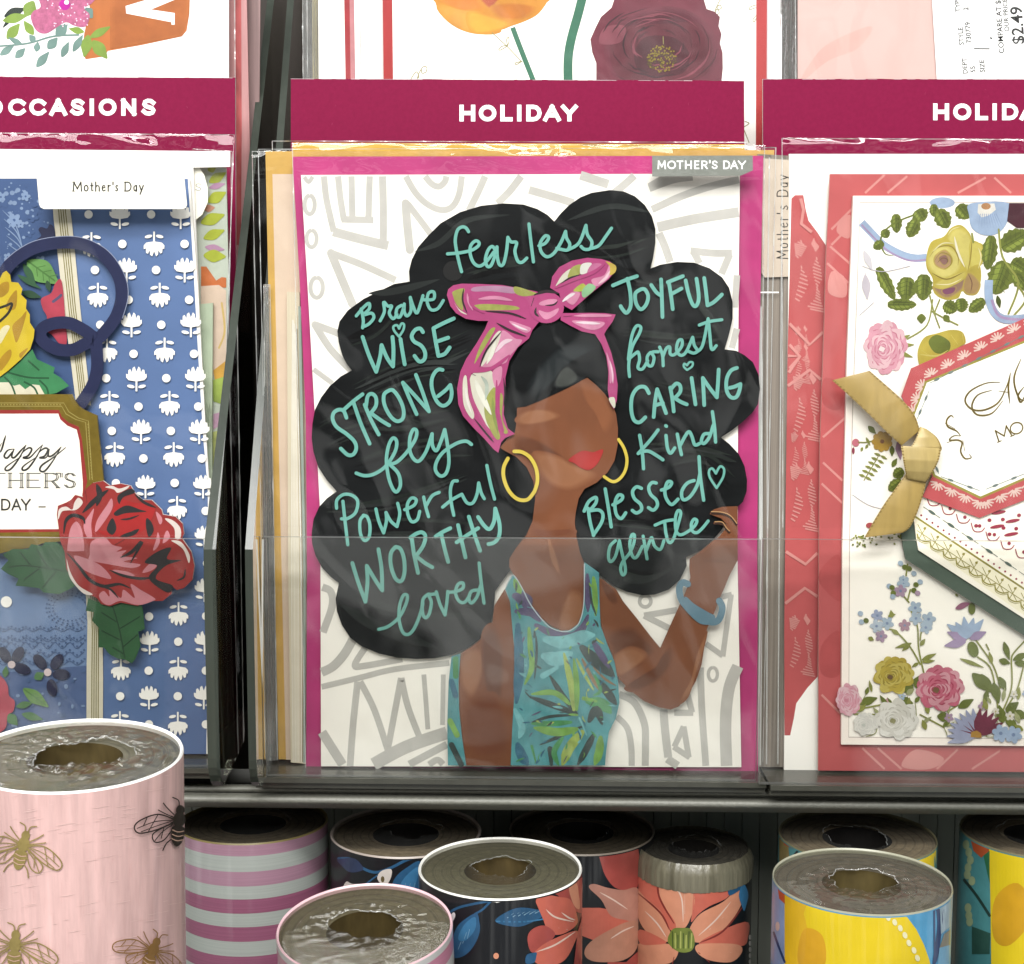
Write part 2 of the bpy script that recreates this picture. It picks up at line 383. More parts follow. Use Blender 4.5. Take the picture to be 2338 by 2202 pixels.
# ribbed lower backing behind the rolls
b = MB(); rm = ink('bcbfb2', rough=0.5, var=0.2, scale=(60, 60, 5))
z1 = at(CX, 1806, 0.067).z
for i in range(96):
    x = -0.288 + i*0.006
    b.box((x, 0.067, -0.26), (x+0.0057, WALL_Y, z1), rm)
o = b.build('lower_panel'); tag(o, kind='structure')
b = MB(); b.box((-0.34, -0.20, -0.30), (0.34, WALL_Y, -0.26), ink('5a5d56', rough=0.6)); o = b.build('bin_floor'); tag(o, kind='structure')
FLOOR_Z = -0.26
# shelf rail under the pockets
t = thing('shelf_rail', 'long grey metal shelf rail running under the row of card pockets', 'shelf', at(CX, 1830, 0.03))
gm = ink('8a8a80', rough=0.48, var=0.14, scale=(700, 300, 900), spec=0.5, bump=0.3)
strip_x('rail', [(1797, 0.004), (1800, -0.002), (1808, -0.004), (1814, -0.002), (1816, 0.000), (1820, -0.004), (1830, -0.007), (1840, -0.006), (1850, 0.001), (1850, 0.008), (1797, 0.020)], gm, parent=t)
strip_x('shelf_board', [(1762, 0.012), (1797, 0.0215), (1850, 0.0095), (1850, 0.066), (1762, 0.066)], ink('2b2a24', rough=0.5, var=0.2), parent=t)

EDGE = ink('434a42', rough=0.25, var=0.12, scale=(300, 300, 20), spec=0.5)
def side_plate(parent, px0, px1, yf=-0.045):
    xa, xb = at(px0, 1500, yf).x, at(px1, 1500, yf).x
    z_top, z_knee, z_bot = at(CX, -60, 0.078).z, at(CX, 1255, yf).z, at(CX, 1816, yf).z
    prof = [(0.088, z_top), (0.078, z_top), (yf, z_knee), (yf-.0005, z_knee-0.01)]
    r = 0.010
    for k in range(7):
        a = math.pi/2*k/6; prof.append((yf-.0005+r-r*math.cos(a), z_bot+r-r*math.sin(a)))
    prof += [(0.0, z_bot+0.004), (0.088, at(CX, 1745, 0.0).z)]
    b = MB(); n = len(prof); A = [Vector((xa, y, z)) for y, z in prof]; B = [Vector((xb, y, z)) for y, z in prof]
    b.face(A, smoked()); b.face(B[::-1], smoked())
    for i in range(n):
        m = EDGE if 1 <= i <= 9 else smoked()
        b.face([A[i], A[(i+1) % n], B[(i+1) % n], B[i]], m)
    return b.build('side_panel', parent)
def front_panel(parent, x0, x1, y0, y1, fl0, fl1, Y, th=0.0022):
    """upper edge given where it shows; lower edge stands on the pocket floor"""
    b = MB(); A, B = at(x0, y0, Y), at(x1, y1, Y)
    P = [A, B, Vector((B.x, Y, at(x1, fl1, 0).z)), Vector((A.x, Y, at(x0, fl0, 0).z))]; Q = [p+Vector((0, th, 0)) for p in P]
    b.face(P, acrylic()); b.face(Q[::-1], acrylic())
    for i in range(4):
        b.face([P[i], Q[i], Q[(i+1) % 4], P[(i+1) % 4]], clear('acrylic_edge', (0.35, 0.37, 0.33), 0.4, 0.3, haze=0.06))
    return b.build('front_panel', parent)
def pocket_floor(parent, x0, x1, y0, y1, Yf):
    b = MB(); P = [at(x0, y0, 0), at(x1, y1, 0)]
    dm = ink('4a4a42', rough=0.22, var=0.15, spec=0.6)
    for dz0, dz1, ya, yb in ((-0.0001, -0.0016, Yf-0.0008, 0.07), (-0.0022, -0.0036, Yf+0.001, 0.07)):
        c = []
        for p in P: c += [Vector((p.x, ya, p.z+dz0)), Vector((p.x, yb, p.z+dz0)), Vector((p.x, yb, p.z+dz1)), Vector((p.x, ya, p.z+dz1))]
        b.mesh(c, [(0,1,2,3),(7,6,5,4),(0,4,5,1),(1,5,6,2),(2,6,7,3),(3,7,4,0)], dm, False)
    return b.build('pocket_floor', parent)
PFL, PFM, PFR = -0.0108, -0.0088, -0.0112
GP = 'acrylic card pockets in one row'
tl = thing('card_pocket', 'smoked acrylic card pocket at the left holding the blue floral card', 'card pocket', at(240, 1726, 0.0), GP)
front_panel(tl, -260, 497, 1226, 1232, 1722, 1727, PFL); side_plate(tl, 470, 490); pocket_floor(tl, -260, 500, 1722, 1727, PFL)
tcn_ = thing('card_pocket', 'smoked acrylic card pocket in the middle holding the pink card with black curly hair', 'card pocket', at(1150, 1758, 0.0), GP)
front_panel(tcn_, 598, 1737, 1227, 1233, 1752, 1764, PFM); side_plate(tcn_, 564, 582, -0.021); pocket_floor(tcn_, 594, 1737, 1752, 1764, PFM)
tr_ = thing('card_pocket', 'smoked acrylic card pocket at the right holding the coral floral card', 'card pocket', at(2050, 1768, 0.0), GP)
front_panel(tr_, 1743, 2640, 1232, 1240, 1764, 1772, PFR); pocket_floor(tr_, 1743, 2640, 1764, 1772, PFR)
# highlight at the pocket wall's corner, painted as pale hazy strips
b = MB(PFM-0.0012); b.stroke(N_, [(600, 1232), (598, 1490), (594, 1762)], 4, clear('bright_edge', (.8, .85, .83), 4, .2, haze=.5), cap='none'); b.build('corner_bead', tcn_)
b = MB(PFL-0.0012); b.stroke(N_, [(501, 1234), (497, 1490), (492, 1742)], 7, clear('bright_edge2', (.8, .85, .83), 4, .2, (300, 300, 60), .8, haze=.3), cap='none'); b.build('corner_bead', tl)

# ================================================================ header signs
SIGN = ink('931548', rough=0.6, var=0.07, scale=(900, 900, 900), spec=0.12)
def sign(label, pts, low, boxes, y0, y1, F, th):
    """tall card divider; only its head shows above the cards"""
    Y = 0.022
    p0 = at(pts[0][0], pts[0][1], Y)
    t = thing('header_sign', label, 'sign', at((pts[0][0]+pts[1][0])/2, low, Y), 'magenta section signs above the cards')
    b = MB(Y)
    (xa, ya), (xb, yb) = pts; rd = random.Random(int(xa)); top = []
    for i in range(31):
        u = i/30; top.append((xa+(xb-xa)*u, ya+(yb-ya)*u+rd.uniform(-.8, .8)))
    b.sheet(top + [(xb+5, low), (xa-2, low)], 0.0011, SIGN, ink('e8dcd8', rough=.7))
    rim = ink('f0dde2', var=.1)
    for i in range(30):
        if rd.random() < .8: x = xa+(xb-xa)*i/30; b.stroke(N_, [(x, ya+(yb-ya)*i/30+.4), (x+(xb-xa)/30*rd.uniform(.5, 1), ya+(yb-ya)*(i+1)/30+.4)], rd.uniform(1.5, 3.4), rim, sm=0, taper=(.3, .3), up=.2)
    for i in range(7):
        x, y = rd.uniform(xa+20, xb-20), rd.uniform(ya+12, ya+120); b.stroke(N_, [(x, y), (x+rd.uniform(-3, 3), y+rd.uniform(-7, 7))], rd.uniform(.7, 1.5), ink('c65f86'), sm=0, taper=(.2, .2), up=.2)
    b.build('board', t)
    b = MB(Y-0.00006)
    for ch, x0, x1 in boxes: glyph(b, F, ch, x0, x1, y0, y1, th, ink('fdfdfd', alb=0.95, var=0.0))
    b.build('lettering', t)
    return t
sign('magenta header sign reading OCCASIONS above the blue floral card', [(-260, 174), (537, 178)], 1690,
     [('O', -110, 20), ('C', 58, 187), ('C', 208, 332), ('A', 352, 478), ('S', 500, 605), ('I', 639, 669), ('O', 703, 830), ('N', 864, 970), ('S', 1008, 1112)], 704, 826, T1, 30)
sign('magenta header sign reading HOLIDAY above the pink card with black curly hair', [(664, 180), (1699, 185)], 1700,
     [('H', 1488, 1607), ('O', 1634, 1767), ('L', 1797, 1890), ('I', 1924, 1956), ('D', 1993, 2110), ('A', 2122, 2254), ('Y', 2257, 2382)], 794, 920, U1, 32)
sign('magenta header sign reading HOLIDAY above the coral floral card', [(1742, 181), (2640, 181)], 1700,
     [('H', 1301, 1421), ('O', 1452, 1589), ('L', 1619, 1716), ('I', 1748, 1784), ('D', 1822, 1946), ('A', 1956, 2090), ('Y', 2096, 2220)], 784, 911, U3, 32)

# ================================================================ the middle card
card = thing('greeting_card', 'magenta card of a woman with huge black curly hair full of teal words', 'greeting card', at(1200, 1756, 0.0))
MAG = ink('c73a80', rough=0.5, var=0.16, scale=(60, 60, 60))
b = MB(0.0016)
b.sheet([(667.6, 358), (1743, 356), (1738, 600), (1733, 831), (1729, 1235), (1730, 1500), (1730, 1761), (699, 1751), (700, 1500), (701, 1299), (698, 950), (684, 640)], 0.0012, MAG); b.build('envelope', card)
b = MB(0.0)
PW = ink('f7f3ea', rough=0.6, var=0.02, alb=0.86)
b.sheet([(687, 400), (1689.5, 397), (1687, 600), (1685.5, 800), (1684, 1279), (1692.6, 1752), (733, 1750), (731.7, 1299), (730, 1150), (719, 950), (702, 650)], 0.0010, PW)
GR = ink('d6d3cc', rough=0.6, var=0.06)
def gs(F, *ss, w=42, cap='none'):
    for s_ in ss: b.stroke(F, s_, w*1.14, GR, sm=(len(s_) > 2), cap=cap)
gs(M1, [(280, 165), (298, 330), (350, 560)], [(380, 165), (398, 330), (422, 478)], [(476, 165), (482, 455)], [(606, 165), (597, 455)], w=40)
gs(M1, [(405, 472), (632, 478)], w=42); gs(M1, [(697, 165), (703, 420), (702, 660)], w=46); gs(M1, [(345, 560), (530, 610), (738, 660)], w=58)
gs(M1, [(862, 165), (930, 280), (1010, 360), (1110, 405), (1190, 385), (1240, 300), (1262, 165)], w=40)
gs(M1, [(1000, 165), (1050, 222), (1100, 238), (1140, 205), (1152, 165)], w=40); gs(M1, [(1428, 165), (1372, 290), (1312, 410)], w=44); gs(M1, [(1685, 165), (1600, 275), (1515, 358)], w=46)
gs(M1, [(862, 358), (872, 500), (892, 690)], w=52, cap='round'); gs(M1, [(875, 360), (960, 470), (1050, 590)], w=40)
gs(M1, [(330, 712), (400, 880), (482, 1075)], w=52, cap='round'); gs(M1, [(330, 712), (550, 795), (790, 905)], w=44)
gs(M1, [(215, 1222), (330, 1400), (470, 1545)], [(222, 1225), (385, 1285)], w=44, cap='round'); gs(M1, [(205, 1540), (340, 1640)], w=32)
def loop(F, c, rx, ry, w, rot=0):
    a = math.radians(rot); P = []
    for i in range(15):
        t = 6.2832*i/14; x, y = rx*math.sin(t), -ry*math.cos(t); P.append((c[0]+x*math.cos(a)-y*math.sin(a), c[1]+x*math.sin(a)+y*math.cos(a)))
    b.stroke(F, P, w, GR, cap='none')
loop(M1, (178, 368), 36, 66, 30); loop(M1, (192, 610), 36, 60, 28); loop(M1, (228, 958), 44, 72, 30); gs(M1, [(140, 170), (170, 205), (200, 168)], w=26)
gs(M2, [(25, 262), (200, 312), (340, 355)], w=50); gs(M2, [(390, 158), (490, 190), (590, 222)], w=56); gs(M2, [(775, 160), (700, 228), (622, 290)], w=48)
gs(M2, [(880, 240), (1000, 172), (1060, 160)], w=44); gs(M2, [(880, 252), (1050, 190), (1190, 170)], w=46); gs(M2, [(900, 402), (1100, 312), (1300, 242), (1520, 188)], w=46); gs(M2, [(940, 528), (1200, 470), (1518, 420)], w=62)
gs(M2, [(950, 570), (990, 660), (1030, 775)], w=48); gs(M2, [(1175, 695), (1330, 712), (1470, 712)], w=44); gs(M2, [(1195, 700), (1240, 785)], [(1455, 722), (1395, 860)], w=44); gs(M2, [(1505, 870), (1490, 1100)], [(1505, 1250), (1470, 1390)], w=40)
gs(M5, [(580, 128), (640, 160), (650, 262), (585, 450)], w=46); gs(M5, [(575, 735), (660, 690), (740, 600), (800, 495)], w=56); gs(M5, [(885, 560), (812, 680), (870, 690), (1150, 640)], w=40)
gs(M5, [(575, 838), (850, 772), (1100, 712), (1485, 668)], w=36); gs(M5, [(832, 800), (800, 1100), (778, 1402)], w=42); gs(M5, [(850, 800), (950, 1000), (1046, 1285)], [(1046, 1285), (1090, 1050), (1142, 775)], [(1142, 775), (1190, 980), (1272, 1195)], w=40)
gs(M5, [(1303, 750), (1318, 940), (1332, 1140)], w=30); gs(M5, [(1442, 750), (1436, 1110)], w=30); gs(M5, [(945, 1390), (1180, 1265), (1468, 1165)], w=80); gs(M5, [(1200, 1390), (1350, 1310), (1468, 1248)], w=46); gs(M5, [(578, 1160), (660, 1290), (725, 1392)], w=58); gs(M5, [(1340, 1392), (1400, 1358), (1440, 1390)], w=40)
gs(M6, [(820, 890), (930, 950), (1002, 1100), (1010, 1250), (1008, 1400)], w=44); gs(M6, [(805, 1050), (880, 1130), (908, 1260), (912, 1400)], w=38); gs(M6, [(1138, 1000), (1150, 1150), (1172, 1340)], w=50); gs(M6, [(1165, 1350), (1240, 1400)], w=50)
gs(M6, [(1282, 1120), (1215, 1265)], [(1210, 1265), (1325, 1340)], [(1318, 1340), (1282, 1120)], w=36); gs(M6, [(1402, 700), (1412, 1000), (1440, 1400)], w=42); gs(M6, [(1668, 690), (1605, 850), (1580, 1100), (1588, 1400)], w=72)
loop(M6, (1490, 748), 32, 48, 24); gs(M6, [(1310, 890), (1342, 1020)], [(1350, 1022), (1215, 1022)], w=38); loop(M6, (1008, 228), 40, 40, 26); gs(M6, [(1235, 290), (1000, 330)], [(1000, 330), (1180, 420)], w=38); gs(M6, [(1440, 530), (1560, 615)], [(1560, 620), (1620, 180)], [(1625, 180), (1540, 200)], w=34)
b.build('front_panel', card)

# woman figure and hair are die-cut and glued on
HAIR = ink('111416', rough=0.6, var=0.5, scale=(22, 22, 70), alb=0.6, spec=0.1)
hp = []
hp += [M1(p) for p in [(890, 915), (885, 840), (905, 760), (950, 670), (1020, 590), (1110, 500), (1250, 420), (1400, 375), (1560, 358), (1700, 366), (1800, 398), (1872, 440)]]
hp += [M2(p) for p in [(205, 487), (250, 430), (310, 370), (390, 315), (470, 283), (600, 263), (700, 273), (780, 308), (850, 370), (900, 450), (925, 540), (925, 640), (908, 750), (890, 822), (960, 795), (1080, 775), (1200, 780), (1310, 820), (1400, 885), (1450, 960), (1475, 1060), (1475, 1180), (1450, 1290), (1418, 1398), (1500, 1408), (1560, 1440), (1620, 1490), (1660, 1580), (1670, 1680)]]
hp += [M4(p) for p in [(1655, 230), (1615, 290), (1540, 360), (1470, 415), (1392, 466), (1450, 510), (1520, 585), (1560, 670), (1578, 770), (1575, 850), (1548, 925), (1480, 985), (1400, 1120), (1340, 1190), (1250, 1270), (1142, 1318), (1148, 1380), (1100, 1480), (1020, 1550), (920, 1585), (830, 1590), (720, 1565), (620, 1520), (540, 1455), (470, 1400), (300, 1300), (0, 1300)]]
hp += [M3(p) for p in [(1600, 1420), (1500, 1560), (1492, 1660)]]
hp += [M5(p) for p in [(1800, 300), (1780, 400), (1720, 490), (1620, 562), (1500, 612), (1380, 635), (1250, 640), (1110, 630), (980, 600), (860, 550), (780, 490), (720, 400), (684, 300), (675, 210), (698, 100)]]
hp += [M3(p) for p in [(330, 1460), (270, 1400), (220, 1310), (195, 1220), (192, 1150), (205, 1050), (245, 960), (300, 900), (370, 850), (300, 770), (240, 680), (205, 570), (192, 470), (197, 370), (215, 270), (260, 180), (320, 100), (400, 30)]]
hp += [M1(p) for p in [(478, 1548), (440, 1500), (410, 1440), (385, 1350), (375, 1270), (390, 1200), (450, 1120), (560, 1040), (680, 980), (780, 932)]]
YH = -0.0017
b = MB(YH); b.sheet(hp, 0.0013, HAIR, ink('e6e6e2', var=0.02))
H2 = ink('272b2a', rough=0.6, spec=.1, var=0.5, scale=(20, 20, 80), alb=.75); H3 = ink('07080a', rough=0.6, spec=.1, var=0.4, alb=.7)
H4 = ink('272d29', rough=.5, spec=.15, var=.3); H5 = ink('1f2622', rough=.5, spec=.15, var=.3); hr = random.Random(21)
for F, pts, w, m in (
    (M1, [(930, 700), (1100, 640), (1300, 480), (1600, 440)], 40, H2), (M1, [(1300, 900), (1500, 830), (1720, 820)], 60, H3), (M1, [(420, 1330), (640, 1240), (800, 1060)], 60, H3), (M1, [(600, 1000), (800, 980), (1100, 900)], 50, H2),
    (M1, [(640, 1640), (950, 1500), (1330, 1330)], 30, H3), (M1, [(500, 1680), (900, 1520), (1200, 1480)], 40, H2), (M3, [(260, 420), (600, 300), (1000, 420)], 40, H3), (M3, [(300, 520), (560, 420), (840, 400), (1180, 330)], 36, H2), (M3, [(540, 660), (900, 560), (1300, 520)], 34, H3),
    (M3, [(300, 1000), (800, 950), (1300, 760)], 36, H2), (M3, [(420, 1120), (900, 1100), (1500, 1150)], 60, H3), (M2, [(300, 480), (600, 380), (880, 420)], 40, H2), (M2, [(440, 710), (680, 700), (900, 620)], 60, H3), (M2, [(700, 820), (1000, 880), (1300, 900)], 50, H3),
    (M2, [(1150, 900), (1300, 1100), (1400, 1250)], 60, H3), (M2, [(700, 1300), (1100, 1340), (1400, 1320)], 70, H2), (M4, [(900, 100), (1300, 180), (1600, 120)], 70, H3), (M4, [(850, 560), (1200, 560), (1500, 640)], 60, H2), (M4, [(1050, 680), (1250, 640), (1450, 800)], 50, H3), (M4, [(500, 1000), (900, 1040), (1300, 1080)], 70, H3), (M4, [(560, 1400), (800, 1480), (1040, 1400)], 60, H2),
    (M5, [(720, 260), (1000, 420), (1400, 560)], 80, H2), (M5, [(900, 200), (1300, 300), (1700, 300)], 70, H3)):
    b.stroke(F, pts, w, m, taper=(.1, .1))
    for j in range(5):                                      # brushed strands beside it
        ox, oy = hr.uniform(-40, 40), hr.uniform(-75, 75)
        sp = [(x+ox+hr.uniform(-14, 14), y+oy+hr.uniform(-14, 14)) for x, y in pts]
        if not all(inside(F((x+dx, y+dy)), hp) for x, y in catmull(sp) for dx in (-22, 22) for dy in (-22, 22)): continue
        b.stroke(F, sp, hr.uniform(12, 34), (H4, H2, H3, H5, H3)[j], taper=(.05, .05), cap='none')
b.ell(M1, (1200, 840), 72, 72, ink('030303', var=0))
hair = b.build('hair', card)

TEAL = ink('74bdb0', rough=0.5, var=0.08)
b = MB(YH-0.00052)
def wr(F, w, *ss):
    for s_ in ss: b.stroke(F, s_, w*.86, TEAL, up=.35)
# fearless
wr(M1, 27, [(1310, 560), (1290, 532), (1260, 527), (1230, 552), (1215, 620), (1225, 700), (1245, 790), (1260, 845)], [(1160, 718), (1250, 710), (1330, 692), (1375, 665), (1385, 640), (1360, 625), (1325, 660), (1322, 720), (1345, 780), (1385, 805), (1430, 780), (1490, 705)],
   [(1505, 700), (1480, 665), (1450, 690), (1430, 755), (1442, 805), (1470, 800), (1498, 730), (1512, 668)], [(1512, 668), (1515, 740), (1530, 795), (1558, 790), (1580, 700), (1590, 600)], [(1590, 600), (1612, 632), (1652, 638), (1640, 700), (1660, 768), (1690, 778), (1725, 748)], [(1740, 505), (1755, 640), (1772, 775)])
wr(M2, 27, [(95, 660), (140, 642), (165, 602), (140, 590), (105, 640), (110, 700), (150, 738), (200, 715), (250, 640), (285, 558)], [(285, 558), (292, 605), (315, 650), (298, 690), (250, 685), (222, 678)], [(300, 690), (380, 640), (430, 515)], [(430, 515), (440, 580), (472, 632), (460, 680), (420, 685), (395, 665)], [(462, 680), (520, 660), (570, 595), (612, 535)])
# Brave / Wise
wr(M1, 26, [(545, 1110), (560, 1190), (555, 1245)], [(510, 1160), (560, 1100), (600, 1070), (602, 1110), (562, 1152), (618, 1140), (635, 1172), (602, 1215), (555, 1240)], [(680, 1195), (710, 1130), (705, 1062), (735, 1090), (762, 1090), (745, 1140), (772, 1180), (800, 1150)],
   [(832, 1085), (800, 1108), (795, 1158), (820, 1168), (842, 1120), (852, 1075)], [(852, 1075), (852, 1130), (872, 1160), (900, 1120), (895, 1028)], [(895, 1028), (915, 1090), (942, 1140), (972, 1060), (985, 1015)], [(985, 1045), (1060, 1040), (1062, 990), (1025, 998), (1015, 1060), (1042, 1115), (1090, 1108), (1130, 1050)])
wr(M1, 32, [(555, 1310), (600, 1440), (652, 1558)], [(652, 1558), (680, 1450), (690, 1368)], [(690, 1368), (730, 1460), (772, 1520)], [(772, 1520), (775, 1400), (768, 1310)], [(825, 1325), (840, 1420), (855, 1505)], [(985, 1275), (965, 1250), (930, 1260), (905, 1302), (922, 1342), (972, 1372), (1000, 1420), (995, 1468), (960, 1485), (925, 1445)],
   [(1205, 1178), (1130, 1212), (1060, 1248)], [(1060, 1250), (1075, 1340), (1095, 1445)], [(1078, 1345), (1165, 1315)], [(1095, 1445), (1140, 1430), (1175, 1385)])
wr(M1, 20, [(815, 1308), (780, 1265), (775, 1236), (800, 1226), (815, 1250)], [(815, 1250), (832, 1215), (850, 1222), (845, 1260), (815, 1308)])
# Strong
wr(M3, 31, [(440, 325), (420, 277), (385, 268), (350, 290), (342, 335), (370, 390), (440, 440), (495, 492), (510, 542), (490, 585), (450, 590), (400, 545)], [(425, 265), (490, 207), (555, 158)], [(490, 215), (540, 360), (605, 510)], [(570, 232), (615, 340), (670, 445)], [(580, 240), (592, 172), (622, 155), (650, 182), (650, 240), (615, 290)], [(612, 290), (680, 340), (745, 380)],
   [(745, 130), (708, 160), (710, 230), (750, 310), (800, 350), (842, 328), (845, 260), (812, 180), (772, 130), (745, 130)], [(940, 300), (890, 190), (842, 75)], [(842, 75), (930, 170), (1028, 280)], [(1028, 280), (985, 150), (935, 20)], [(1125, -15), (1095, -18), (1065, 10), (1047, 60), (1052, 130), (1085, 210), (1130, 240), (1175, 210), (1190, 150), (1180, 92)], [(1180, 92), (1145, 130), (1092, 172)])
# fly
wr(M3, 29, [(510, 720), (570, 738), (640, 725), (720, 670), (785, 570), (798, 495), (772, 470), (742, 520), (725, 620), (738, 740), (770, 830), (800, 852), (825, 800), (808, 720), (745, 655)], [(745, 655), (800, 640), (870, 570), (930, 480), (940, 420), (915, 410), (892, 470), (892, 560), (920, 620), (960, 632), (1010, 560), (1050, 440)], [(1050, 440), (1052, 520), (1080, 560), (1110, 500), (1140, 410)], [(1140, 410), (1160, 520), (1170, 640), (1150, 720), (1110, 740), (1075, 700), (1082, 640), (1130, 570), (1220, 510), (1290, 492), (1330, 515)])
# Powerful
wr(M3, 27, [(415, 920), (430, 1060), (450, 1230)], [(370, 970), (372, 912), (420, 872), (480, 878), (520, 920), (505, 1000), (450, 1042), (405, 1045)], [(565, 1020), (537, 1060), (540, 1150), (570, 1200), (602, 1170), (607, 1090), (588, 1032), (560, 1020)], [(650, 975), (670, 1060), (705, 1145)], [(705, 1145), (725, 1060), (722, 1000)], [(722, 1000), (755, 1060), (800, 1100)], [(800, 1100), (820, 1010), (805, 935)],
   [(855, 980), (920, 950), (937, 910), (905, 897), (875, 940), (877, 1010), (905, 1065), (945, 1050), (962, 992)], [(990, 890), (1005, 960), (1025, 1030)], [(1010, 950), (1050, 882), (1100, 857)], [(1230, 775), (1197, 782), (1180, 850), (1190, 950), (1205, 1020)], [(1125, 962), (1190, 910), (1262, 870)], [(1262, 870), (1298, 930), (1340, 932), (1370, 870), (1382, 790)], [(1382, 790), (1400, 860), (1422, 902)], [(1440, 665), (1465, 790), (1495, 905)])
# Worthy / loved
wr(M3, 32, [(482, 1360), (525, 1500), (575, 1635)], [(575, 1635), (590, 1500), (585, 1380)], [(585, 1380), (645, 1480), (695, 1555)], [(695, 1555), (690, 1400), (668, 1262)], [(790, 1245), (757, 1290), (757, 1380), (790, 1470), (830, 1488), (853, 1430), (850, 1330), (825, 1260), (790, 1245)], [(905, 1180), (922, 1300), (950, 1430)], [(895, 1180), (940, 1150), (980, 1142), (1003, 1172), (985, 1240), (935, 1310)], [(935, 1310), (1000, 1360), (1052, 1390)],
   [(1075, 1172), (1120, 1142), (1180, 1112)], [(1115, 1150), (1140, 1260), (1165, 1352)], [(1235, 1090), (1260, 1200), (1288, 1320)], [(1312, 1030), (1350, 1150), (1392, 1272)], [(1225, 1212), (1300, 1162), (1378, 1112)], [(1378, 1032), (1420, 1092), (1460, 1118), (1492, 1060), (1500, 972)], [(1500, 972), (1530, 1080), (1528, 1165), (1495, 1212), (1452, 1225)])
wr(M3, 27, [(670, 1832), (740, 1810), (820, 1740), (868, 1640), (872, 1590), (845, 1592), (820, 1660), (815, 1760), (840, 1850), (880, 1868), (920, 1830), (960, 1740), (985, 1650)], [(1025, 1580), (985, 1620), (982, 1710), (1002, 1750), (1030, 1720), (1045, 1640), (1030, 1590), (1080, 1580)], [(1080, 1565), (1105, 1650), (1142, 1730)], [(1142, 1730), (1155, 1640), (1162, 1562)], [(1162, 1570), (1220, 1562), (1268, 1540), (1270, 1502), (1235, 1512), (1217, 1570), (1240, 1628), (1280, 1640), (1318, 1592)], [(1370, 1552), (1330, 1562), (1312, 1610), (1330, 1645), (1370, 1600), (1395, 1520)], [(1385, 1360), (1400, 1500), (1420, 1645)])
# Joyful
wr(M2, 31, [(622, 943), (720, 902), (793, 877)], [(725, 895), (745, 990), (748, 1090), (720, 1138), (692, 1115), (677, 1090)], [(822, 970), (782, 1000), (787, 1070), (820, 1113), (858, 1080), (873, 1020), (850, 972), (822, 970)], [(895, 940), (930, 990), (965, 1015)], [(965, 900), (970, 1020), (975, 1168)], [(1012, 920), (1120, 877)], [(1020, 920), (1035, 1010), (1048, 1112)], [(1037, 1005), (1110, 965)], [(1140, 907), (1160, 1000), (1190, 1078), (1215, 1088), (1233, 1040), (1227, 960), (1217, 895)], [(1272, 890), (1285, 990), (1295, 1082)], [(1295, 1085), (1340, 1062), (1398, 1008)])
# honest
wr(M2, 26, [(740, 1592), (735, 1500), (760, 1380), (810, 1285), (820, 1240), (790, 1232), (760, 1290), (740, 1400), (732, 1470)], [(732, 1470), (785, 1425), (803, 1420), (812, 1470), (800, 1528), (832, 1538), (870, 1480)], [(890, 1420), (866, 1452), (872, 1508), (900, 1513), (915, 1460), (900, 1420), (945, 1415)], [(955, 1382), (975, 1440), (980, 1515)], [(977, 1452), (1002, 1392), (1027, 1382), (1030, 1430), (1060, 1435), (1110, 1380), (1113, 1332), (1087, 1340), (1075, 1400), (1102, 1440), (1142, 1418), (1190, 1312)], [(1190, 1312), (1202, 1370), (1225, 1408), (1197, 1425), (1160, 1412)], [(1212, 1420), (1260, 1370), (1300, 1180)], [(1302, 1190), (1312, 1290), (1325, 1398), (1358, 1372)], [(1237, 1225), (1310, 1200), (1398, 1187)])
wr(M2, 18, [(1150, 1545), (1127, 1522), (1130, 1500), (1150, 1512)], [(1150, 1512), (1167, 1490), (1190, 1492), (1185, 1520), (1150, 1545)])
# Caring / Kind / Blessed / gentle
wr(M4, 31, [(878, 150), (850, 107), (800, 112), (760, 170), (752, 260), (770, 338), (810, 358), (853, 322)], [(912, 320), (922, 210), (937, 122)], [(937, 122), (970, 210), (1000, 292)], [(918, 238), (978, 220)], [(1030, 110), (1045, 190), (1055, 280)], [(1037, 120), (1072, 82), (1100, 97), (1100, 142), (1062, 185)], [(1062, 185), (1105, 212), (1148, 230)], [(1182, 42), (1195, 130), (1210, 230)], [(1272, 235), (1267, 130), (1262, 42)], [(1262, 42), (1310, 112), (1362, 180)], [(1362, 180), (1370, 80), (1375, -18)], [(1505, -30), (1462, -10), (1432, 50), (1432, 130), (1460, 178), (1500, 178), (1523, 130), (1530, 85)], [(1530, 85), (1485, 105), (1455, 112)])
wr(M4, 28, [(812, 450), (830, 560), (840, 688)], [(943, 412), (890, 482), (802, 580)], [(810, 575), (870, 562), (930, 592), (978, 625)], [(1000, 452), (1010, 540), (1032, 578), (1062, 540)], [(998, 382), (1003, 386)], [(1080, 442), (1095, 520), (1110, 588)], [(1100, 525), (1140, 450), (1165, 425), (1185, 460), (1205, 518), (1240, 508)], [(1318, 440), (1272, 442), (1252, 490), (1272, 508), (1310, 460), (1335, 380)], [(1330, 282), (1345, 390), (1353, 498)])
wr(M4, 28, [(445, 970), (460, 1070), (485, 1162)], [(417, 990), (450, 922), (500, 892), (500, 932), (455, 988)], [(455, 988), (520, 982), (550, 1012), (540, 1072), (482, 1162)], [(567, 832), (590, 970), (610, 1102)], [(622, 945), (680, 912), (690, 882), (660, 877), (637, 930), (645, 1010), (680, 1043), (713, 1002)], [(825, 828), (790, 817), (762, 850), (775, 900), (818, 940), (825, 980), (790, 1003), (760, 985)], [(930, 790), (900, 787), (877, 820), (890, 870), (930, 910), (938, 950), (910, 983), (875, 965)], [(967, 840), (1020, 820), (1040, 787), (1012, 782), (992, 840), (1002, 900), (1040, 943), (1085, 905)], [(1200, 772), (1150, 792), (1112, 850), (1122, 908), (1170, 888), (1220, 810), (1240, 730)], [(1235, 602), (1245, 750), (1268, 912)])
